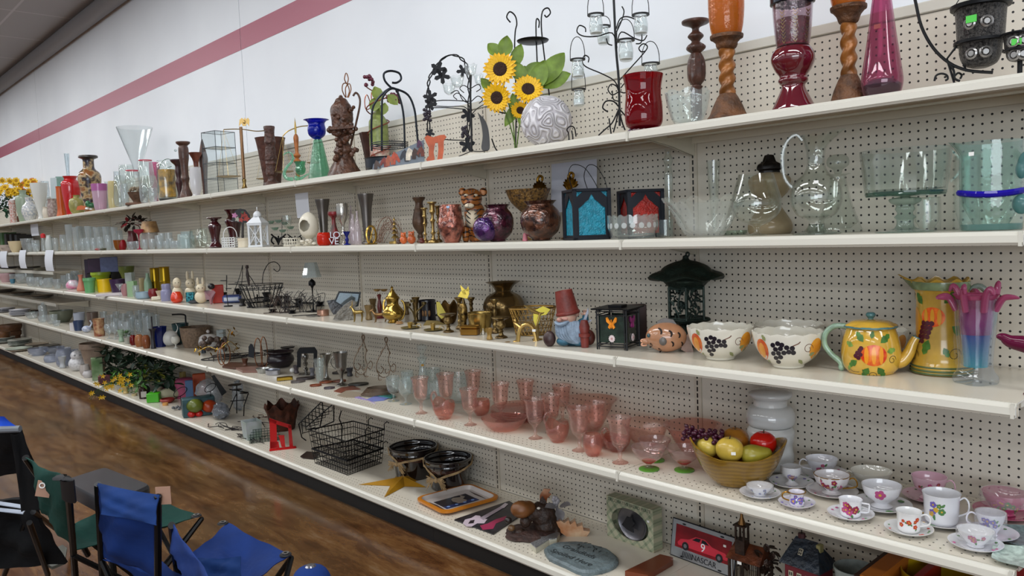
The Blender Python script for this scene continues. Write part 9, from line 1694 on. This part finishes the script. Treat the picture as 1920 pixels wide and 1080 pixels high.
t=ya(5,258,zh=.15);E=K();E.bo((-.04,-.03,0),(.04,.03,t(258,721)[2]),.004);t.one('cream_card_box','small cream box left of the brown jar candle','box',E,G('b0a88c',.5))
t=ya(5,274,zh=.2);E=K();E.bo((-.03,-.02,0),(.03,.02,t(274,709)[2]),.003);t.one('white_card_tag','pale card standing behind the brown jar candle','card',E,G('9aa098',.5))
for zf,by,ze,c_ in((252,742,'tiny cream tealight left of the brown jar candle','b0a078'),(310,760,'small orange tealight at the shelf edge near the red dish','c08a4a')):t=ya(5,zf,by=by);E=K();E.lat([(0,0),(.022,0),(.022,.02),(0,.02)],14);t.one('tealight',ze,'candle',E,G(c_,.5))
U('red_white_dish','dark red ribbed dish lying at the shelf front','dish',5,314,747,26,[(.6,0),(1,.6),(.9,1)],G('8a2a24',.4),by=755,t=.003)
t=ya(5,340,by=768);E=K();yd=random.Random(1)
for i in range(12):E.el((-.06+i*.011,yd.uniform(-.02,.02),.012+yd.random()*.015),.012,7,5)
t.one('silver_bead_garland','grey beaded coil garland left of the vegetable planter','garland',E,G('6a6c70',.3,.3))
U('gold_votive','little yellowish glass votive at the back by the plants','candle holder',5,345,697,12,[(.8,0),(1,1)],G('a08a50',.3),zh=.38,t=.002)
t=ya(5,240,zh=.24);g=t.th('artificial_ivy_plant','large mass of dark green artificial leaves overflowing the shelf','artificial plant');P_=t.p
def rel(zf,py,y):
 q=on_y(zf,py,y)-t.p;return(q.dot(t.X),q.dot(t.Y),q.z)
E=K();yd=random.Random(31)
for i in range(520):
 x=yd.uniform(188,325);y=yd.uniform(650,722)if x<250 else yd.uniform(668,722);xa(E,rel(x,y,yd.uniform(-.40,-.12)),(yd.uniform(-1,1),yd.uniform(-1,.1),yd.uniform(-.6,.8)),yd.uniform(.06,.11),yd.uniform(.04,.07))
E.put('dark_leaves',G('16301e',.55,0,.35,8),g);E=K()
for i in range(200):x=yd.uniform(205,270);xa(E,rel(x,yd.uniform(692,742),yd.uniform(-.45,-.3)),(yd.uniform(-1,1),yd.uniform(-1,.1),yd.uniform(-.8,.6)),yd.uniform(.04,.07),yd.uniform(.02,.04))
E.put('light_leaves',G('3d6a24',.5,0,.35,8),g);E=K()
for i in range(70):x=yd.uniform(262,305);xa(E,rel(x,yd.uniform(682,715),yd.uniform(-.4,-.25)),(yd.uniform(-1,1),yd.uniform(-1,.1),yd.uniform(-.4,.8)),yd.uniform(.04,.06),yd.uniform(.025,.04))
E.put('yellowish_leaves',G('7a7c30',.5,0,.3,8),g);lpt(g,[(0,0),(.08,0),(.1,.1),(0,.1)],18,G('1a1a16',.6),'pot')
E=K()
for i in range(5):E.tu(rs([rel(220-i*4,715,-.42),rel(205-i*6,720+i*3,-.52),rel(196-i*8,728+i*6,-.55),(rel(192-i*7,736+i*5,-.55))],3),.0025,4)
E.put('trailing_stem',G('3d5a24',.6),g)
for i in range(34):
 x,y=(yd.uniform(186,256),yd.uniform(702,735))if i<24 else(yd.uniform(164,202),yd.uniform(716,748));za=K();c_=J(rel(x,y,-.47 if i<24 else-.55))
 for q in range(5):xa(za,c_,(T(q*1.257+i),-.4,V(q*1.257+i)),.026,.011,up=(0,-1,0),bend=.1)
 za.put('yellow_blossom',G('c9a012',.5),g)
U('large_beige_pot','large beige clay flower pot with wide flared rim','pot',5,180,642,50,[(.55,0),(.6,.05),(.92,.8),(1,.82),(1,1)],G('8f7c6c',.6,0,.15,12),zh=.22,t=.006)
t=ya(5,184,by=712);E=K();E.bo((-.05,-.04,0),(.05,.04,t(184,670)[2]),.003);t.one('green_striped_box','green and white carton beside the big plants','box',E,G('4a6a3a',.5,0,col2='8a9a7a',scale=8))
t=ya(5,176,zh=.2);E=K();E.bo((-.035,-.03,0),(.035,.03,t(176,663)[2]),.003);t.one('pink_white_box','pinkish white box behind the green carton','box',E,G('a8948a',.5))
t=ya(5,198,zh=.06);E=K();E.bo((-.06,-.03,0),(.06,.03,.09),.01);t.one('red_flower_basket','dark basket with red trim before the green carton','basket',E,G('4a1a20',.6,0,.4,30))
fgr(5,147,656,32,'white ceramic owl jar beside the glass jars','owl_jar','c4c4c6',.12,ears=False,c2='8a8a8c',cat='jar')
U('white_tipped_cup','white cup with open tan mouth next to the owl jar','cup',5,160,683,18,[(.7,0),(1,.4),(.8,1)],G('a8a09a',.35),zh=.08,t=.003)
U('white_swirl_dish','small white swirled dish at the front by the green box','dish',5,165,695,18,[(.7,0),(1,.5),(.7,1)],G('b8b4b4',.35),zh=.05,t=.003)
for i_,(zf,ye,w,zh,ze)in enumerate(((122,652,30,.12,'large blue-tinted ribbed glass jar left of the owl'),(96,665,24,.06,'tall clear cylinder vase at the front'),(140,655,18,.3,'clear glass jar behind the owl'),(105,650,30,.3,'wide clear bowl behind the cylinder'),(72,652,34,.12,'low wide stacked glass bowls'),(60,668,24,.05,'shallow clear dish at shelf front left'))):
 U('glass_storage_jar',ze,'jar',5,zf,ye,w,[(.8,0),(.95,.1),(1,.6),(.8,.9),(.85,1)]if i_<3 else[(.6,0),(.95,.5),(1,1)],zd('dfe4ee',.04,milk=.14),zh=zh,t=.003,yf=18)
for i_,(zf,w,n_,cc,zh,ze)in enumerate(((10,34,5,('7a7a74','9aa098','6a7470'),.12,'grey green plate at the left edge'),(38,40,5,('8f958c','a8aaa2','7c847c'),.2,'pale green grey plate second stack'),(70,40,3,('a89c8c','8f8478'),.3,'tan plate under the long dark one'),(36,46,2,('b0a494','a8b0a4'),.06,'front pastel plate'),(92,34,3,('6a6864','8a8680'),.36,'dark grey stacked plate farther right'))):
 y=-DS[5]+zh;stack(zf,5,y,w,n_,ze,cc,ZS[5],'plates on the base deck',.012)
for i_,(zf,w,n_,cc,zh,ze)in enumerate(((10,34,4,('8c8c92','5c5c64','9a9aa0'),.1,'grey plate at left edge below the lower ledge'),(38,36,6,('b4b4ba','a4a6ae','bcbcc2'),.1,'white plate in the tall stack below the lower ledge'),(58,30,3,('17181c','34343a'),.25,'dark plate behind the white stack'))):
 stack(zf,4,-DS[4]+zh,w,n_,ze,cc,ZS[4],'plates on the fourth shelf',.010)
for i_,(zf,ye,w,zh,c_)in enumerate(((20,608,40,.3,'5a3a22'),(6,622,26,.1,'6a4428'))):
 U('wooden_tray_stack',['brown wooden tray pile at left below the fourth shelf','lighter wooden tray in front of the brown pile'][i_],'tray',5,zf,ye,w,[(.8,0),(.82,.2),(.9,.22),(.92,.5),(.85,.52),(1,.8),(1,1)],G(c_,.5,0,.25,20),zh=zh,sld=True)
# ================= small clutter that fills the crowded stretches =================
blk=G('141417',.45,.3);ci=0
for i,(zf,by,w,h_,ze)in enumerate(((455,574,14,.05,'small squat black iron candle cup left of the trivets'),(468,577,12,.035,'tiny black iron cup at the shelf front'),(500,566,16,.07,'black pierced iron votive cup beneath the big wire basket'),(524,571,14,.06,'dark iron votive cup with waist'),(537,566,14,.05,'dark iron saucer cup behind the waist cup'),(560,574,16,.05,'low dark iron cup near the wire branches'),(600,573,20,.03,'flat black iron dish left of the copper band dish'),(548,588,16,.02,'tiny dark disc with yellow dot at the shelf front'),(512,586,18,.02,'flat dark coaster at the very front edge'),(418,563,18,.06,'dark grey iron cup right of the coil'),(448,560,16,.08,'small grey stone cup behind the blue striped tin'))):
 t=ya(3,zf,by=by);r=w/2/t.k;E=K();E.lat(shell(rs([(r*.8,0),(r*.9,h_*.15),(r*.5,h_*.4),(r*.8,h_*.8),(r,h_)],2),.002,h_*.5),14);t.one('iron_candle_cup',ze,'candle holder',E,blk)
for i,(zf,by,ye,w,c_,ze,sh)in enumerate(((692,600,572,16,'7a6440','small brass bell shaped cup between the deer and the donkey',3),(700,585,560,14,'6a5634','thin brass stick figure behind the donkey',3),(763,590,566,12,'5e4a2c','dark brass cup right of the coffee pot handle',3),(918,640,615,14,'9a7a40','tiny brass thimble cup in front of the bucket',3),(952,655,645,14,'8a6c3a','tiny flat brass ashtray before the pedestal dish',3),(386,565,545,16,'2a2a2e','small dark glass cup by the pink fan piece',3),(322,563,548,10,'7a2020','tiny red tin between the lilac jar and orange ball',3),(300,560,545,14,'b8a890','tiny beige pot left of the lilac jar',3),(345,640,618,14,'8a1c24','small red cup behind the white egg cup',4),(352,650,630,16,'8a8078','small stone-look cup right of the egg cup',4),(228,640,618,12,'8aa08a','little sage jar beside the potted fern',4),(460,688,672,12,'5a3a2a','tiny brown spool on the trivet pile edge',4),(586,705,690,12,'6a6a70','tiny grey cup before the crystal vase',4),(656,705,690,14,'3a3a40','small dark salt cup right of the wide goblet',4),(556,700,685,12,'4a4248','tiny purple grey cup under the black arch',4),(118,690,668,14,'a8acb0','small pale jar at the base deck front',5),(236,742,725,12,'b09a60','tiny yellow wax cup beneath the plants',5),(300,742,726,12,'9a8a78','tiny beige cup right of the green cube',5))):
 U('small_cup',ze,'cup',sh,zf,ye,w,[(.7,0),(.85,.1),(.6,.4),(.9,.8),(1,1)],G(c_,.35,.3 if sh==3 and i<5 else 0),by=by,t=.002,yf=14)
for i,(sh,zf,ye,w,zh,ze)in enumerate(((2,320,447,14,.12,'clear cup behind the votives near the lidded canister'),(2,332,451,12,.05,'clear cup in front of the lidded canister'),(2,290,440,10,.3,'tall thin clear glass behind the stained shade jar'),(2,120,440,12,.12,'clear dessert glass left of the tumblers'),(2,226,432,12,.3,'clear glass behind the amber leaf bowl'),(2,68,450,14,.05,'clear low cup before the red capped shaker'),(3,82,524,14,.04,'clear ribbed cup at shelf front, third shelf'),(3,58,519,14,.04,'clear shallow cup at front left, third shelf'),(3,132,512,12,.2,'clear narrow glass behind the wrapped jar'),(3,256,535,12,.05,'clear cup at front of the green square holder'),(1,196,352,14,.2,'clear tumbler behind the pink-rimmed cup'),(1,224,322,12,.22,'clear tall tumbler left of the martini glass'),(1,236,345,14,.04,'small clear cup left of the brown planter'),(1,271,345,16,.05,'small clear cup right of the brown planter'),(1,288,352,16,.04,'clear globe cup before the yellow jar candle'),(1,90,340,14,.26,'clear glass behind the silver box'))):
 U('clear_cup',ze,'glass',sh,zf,ye,w,[(.65,0),(.9,.25),(1,.6),(.9,1)],cl,zh=zh,t=.002,yf=14)
# ================= folding camp chairs in the aisle =================
def clo(o,nm,A,B,C_,D,m,sag=.02,wr=.006,th=.003,n=14,seed=0,sagdir=None):
 0
 yd=random.Random(seed);ph=[yd.uniform(0,6)for _ in range(6)];A,B,C_,D=map(J,(A,B,C_,D));nn=(B-A).cross(D-A).normalized();sd=J(sagdir)if sagdir else J((0,0,-1));vs=[]
 for s_ in(0,1):
  for i in range(n+1):
   for j in range(n+1):
    u,v=i/n,j/n;q=A.lerp(B,u).lerp(D.lerp(C_,u),v);e=V(yb*u)*V(yb*v)
    q=q+sd*(sag*e)+nn*(wr*(V(u*9+ph[0]+v*4)+V(v*13+ph[1]-u*5)*.7+.5*V((u+v)*21+ph[2]))*(.3+e))+nn*(th*s_)
    cx=(A+B+C_+D)/4;edge=(4*u*(1-u))*(1 if j in(0,n)else 0)+(4*v*(1-v))*(1 if i in(0,n)else 0);q=q.lerp(cx,.10*edge*(1 if s_<2 else 0)*.6);vs.append(tuple(q))
 N1=(n+1)*(n+1);fs=[];ix=lambda s_,i,j:s_*N1+i*(n+1)+j
 for i in range(n):
  for j in range(n):fs+=[(ix(0,i,j),ix(0,i,j+1),ix(0,i+1,j+1),ix(0,i+1,j)),(ix(1,i,j),ix(1,i+1,j),ix(1,i+1,j+1),ix(1,i,j+1))]
 for i in range(n):
  for j in(0,n):fs.append((ix(0,i,j),ix(0,i+1,j),ix(1,i+1,j),ix(1,i,j))if j==0 else(ix(0,i,j),ix(1,i,j),ix(1,i+1,j),ix(0,i+1,j)))
  for j in(0,n):fs.append((ix(0,j,i),ix(1,j,i),ix(1,j,i+1),ix(0,j,i+1))if j==0 else(ix(0,j,i),ix(0,j,i+1),ix(1,j,i+1),ix(1,j,i)))
 E=K();E.add(vs,fs);return E.put(nm,m,o,angle=60)
def clothm(c,c2):return G(c,.85,0,.18,7,.35,900,spec=.25)
TUBE=G('0f1012',.4,.5)
def chair(nm,ze,org,back,seat,cm,seed=0,pocket=None,tagc=None,trim=None):
 0
 o=yc(nm,ze,'camp chair',J(org));W=lambda p:tuple(J(p)-J(org));TL,TR=back;RF,RN,FN,FF=seat
 clo(o,'back_cloth',W(TL),W(TR),W(RN),W(RF),cm,.05,.010,seed=seed,sagdir=(0,-1,0))
 clo(o,'seat_cloth',W(RF),W(RN),W(FN),W(FF),cm,.05,.010,seed=seed+1)
 fl=lambda p,dx=0,dy=0:(p[0]-org[0]+dx,p[1]-org[1]+dy,.006)
 for a in(TL,TR):
  q=RF if a is TL else RN;E=K();bt=J(q)+(J(q)-J(a))*.4;E.tu([W(a),W(q),(bt.x-org[0],bt.y-org[1],max(.25,bt.z)*.9)],.011,8);E.put('back_pole',TUBE,o)
 crn=(RF,RN,FN,FF)
 for i in range(4):
  a,b=crn[i],crn[(i+1)%4]
  for s_,e in((a,b),(b,a)):E=K();E.tu([(s_[0]-org[0],s_[1]-org[1],s_[2]-.01),fl(e)],.0095,7);E.put('leg',TUBE,o)
  E=K();E.at(a[0]-org[0],a[1]-org[1],0).lat([(0,0),(.022,0),(.02,.02),(.012,.04),(0,.04)],12);E.put('foot',BLACKM,o)
 for a in(FN,FF):
  E=K();q=W(a);E.at(q[0]-.0,q[1]-.02,q[2]+.006).lat([(.0,0),(.02,0),(.018,.004),(0,.005)],14);E.put('corner_patch',G('1c1c20',.6),o);E=K();E.at(q[0],q[1]-.02,q[2]+.011).lat([(.006,0),(.012,.001),(.012,.003),(.006,.003)],14);E.put('grommet',G('9a9a98',.3,.8),o)
 return o,W
GRC=clothm('103a33',0);BLC=clothm('12306e',0);z=on_z
gc,W=chair('camp_chair','green folding camp chair with cardboard price tag',(-3.0,-1.85,0),(z(48,858,.80),z(126,898,.80)),(z(135,985,.44),z(138,1036,.44),z(378,968,.42),z(262,922,.42)),GRC,1)
def ptag(o,W,pts,zz,c='a07c68'):
 P=[J(W(z(a,b,zz)))for a,b in pts];E=K();nn=J((.0,0,.003));E.add([tuple(p+J((.02,-.0,.012)))for p in P]+[tuple(p+J((.022,-.002,.014)))for p in P],[(0,1,2,3),(7,6,5,4),(0,4,5,1),(1,5,6,2),(2,6,7,3),(3,7,4,0)]);E.put('price_tag',G(c,.6),o,sm=False)
E=K();cT=J(W(z(70,912,.73)))+J((.035,.01,0));t_rz=-.2
E.at(cT.x,cT.y,cT.z,rz=yb/2-.55,rx=0,ry=.25).bo((-.02,-.001,-.028),(.02,.001,.022));E.put('price_tag',G('a07c68',.6),gc,sm=False)
E=K();E.at(cT.x+.003,cT.y-.004,cT.z+.01,rz=yb/2-.55,ry=.25,rx=yb/2).lat([(.006,-.002),(.009,-.002),(.009,.002),(.006,.002)],14);E.put('tag_ring',WHITE,gc)
E=K();E.tu([J(W(z(112,895,.80)))+J((0,0,-.0)),J(W(z(126,900,.80))),J(W(z(130,938,.72)))],.022,8,flat=.4);E.put('black_trim',G('15161a',.7),gc)
b1,W=chair('camp_chair','blue folding camp chair with tall sagging back and black poles',(-2.6,-1.75,0),(z(183,908,.72),z(296,930,.72)),(z(190,1046,.42),z(296,1085,.42),z(395,1120,.40),z(300,1050,.40)),BLC,5)
clo(b1,'headrest_band',W(z(182,905,.725)),W(z(300,928,.725)),W(z(292,985,.65)),W(z(190,965,.65)),clothm('15356e',0),.012,.004,seed=3,sagdir=(0,-1,0))
E=K();cT=J(W(z(280,928,.72)))+J((.03,.03,0));E.at(cT.x,cT.y,cT.z,rz=yb/2-.7).bo((-.022,-.001,-.03),(.022,.001,.024));E.put('price_tag',G('a07c68',.6),b1,sm=False)
b2,W=chair('camp_chair','blue folding camp chair nearest the shelves with mesh cup pocket',(-2.35,-1.7,0),(z(322,985,.66),z(420,1120,.66)),(z(330,1055,.42),z(440,1130,.42),z(546,1040,.42),z(428,982,.43)),BLC,9)
clo(b2,'cup_pocket',W(z(368,1046,.5)),W(z(452,1044,.5)),W(z(455,1100,.44)),W(z(372,1105,.44)),clothm('113064',0),.0,.006,seed=12)
o3=yc('camp_chair','blue padded camp chair arm end with silver snap at the bottom edge','camp chair',on_z(583,1078,.5)*1+J((0,0,-.5)));E=K();E.lat(rs([(.055,.42),(.06,.47),(.045,.51),(.02,.525),(0,.527)],3),24);E.put('arm_pad',BLC,o3)
E=K();E.at(0,0,.525).lat([(.0,.006),(.012,.005),(.017,0),(.012,-.002),(0,-.002)],16);E.put('snap',G('8a8a90',.25,.9),o3);E=K();E.tu([(0,0,.45),(.0,.02,.2),(0,0,.003)],.011,8);E.put('pole',TUBE,o3)
P=[z(132,893,.5),z(196,875,.5),z(284,909,.5),z(132,945,.5)];c=sum(P,J())/4;g=yc('padded_stool','black vinyl padded seat standing between the green and blue chairs','stool',(c.x,c.y,0))
P=[z(118,900,.5),z(196,875,.5),z(284,909,.5),z(205,945,.5)];n4=[(q.x-c.x,q.y-c.y)for q in P];rr_=[]
for i in range(4):
 a=J(n4[i-1]);b=J(n4[i]);d=J(n4[(i+1)%4])
 for s_ in range(5):u=s_/4;q1=b+(a-b).normalized()*.03;q2=b+(d-b).normalized()*.03;rr_.append(tuple((q1.lerp(b,u)).lerp(b.lerp(q2,u),u)))
n=len(rr_);E=K();E.add([(x,y,.44)for x,y in rr_]+[(x,y,.49)for x,y in rr_]+[(x*.96,y*.96,.5)for x,y in rr_],[tuple(range(n-1,-1,-1)),tuple(range(2*n,3*n))]+[(k*n+i,k*n+(i+1)%n,(k+1)*n+(i+1)%n,(k+1)*n+i)for k in(0,1)for i in range(n)]);E.put('seat',G('26272c',.3,0,.1,8),g,angle=30)
for x,y in n4:E=K();E.tu([(x*.85,y*.85,.44),(x*.9,y*.9,.003)],.012,8);E.put('leg',TUBE,g)
g=yc('backpack_chair','black folded chair with bright blue top panel and pale stripes at left edge','camp chair',(-3.35,-2.15,0));W=lambda p:tuple(J(p)-J((-3.35,-2.15,0)))
clo(g,'blue_panel',W(z(-60,775,.86)),W(z(8,781,.88)),W(z(36,802,.84)),W(z(-60,806,.84)),clothm('1648c0',0),0,.002,seed=4)
E=K();E.tu([W(z(-60,808,.835)),W(z(38,804,.835))],.012,8);E.put('grey_trim',G('6a7078',.6),g)
clo(g,'black_back',W(z(-60,812,.83)),W(z(40,806,.83)),W(z(75,885,.62)),W(z(-40,900,.62)),clothm('0e0f12',0),.0,.006,seed=6)
clo(g,'black_side',W(z(20,815,.82)),W(z(42,806,.83)),W(z(88,960,.50)),W(z(40,960,.50)),clothm('0c0d10',0),.0,.004,seed=7)
clo(g,'bag_body',W(z(-60,935,.46)),W(z(60,935,.46)),W(z(120,1060,.12)),W(z(-60,1075,.12)),clothm('0b0c0f',0),.0,.02,seed=8,th=.02)
for a,b in(((0,937),(47,947)),((0,950),(47,957))):E=K();E.prm([(q[0],q[1])for q in(W(z(a[0]-20,a[1],.47)),W(z(b[0],b[1],.47)),W(z(b[0]-4,b[1]+6,.47)),W(z(a[0]-20,a[1]+6,.47)))],.467,.47,'z');E.put('pale_stripe',G('9aa4b4',.6),g,sm=False)
E=K();E.bo(tuple(J(W(z(2,880,.6)))-J((.05,.03,.02))),tuple(J(W(z(2,880,.6)))+J((.02,.0,.02))),.004);E.put('pink_label',G('b088a8',.5),g)
for a,b in(((60,950),(8,1078)),((55,980),(90,1078)),((62,960),(130,1010))):E=K();E.tu([W(z(a[0],a[1],.42)),W(z(b[0],b[1],.05))],.011,8);E.put('leg',TUBE,g)
E=K();E.prm([(q[0],q[1])for q in[W(z(*k_,.1))for k_ in((88,1062),(95,1036),(118,1026),(126,1032),(122,1058),(98,1068))]],.1,.112,'z');E.put('grey_foot_pad',G('5f6058',.6),g)
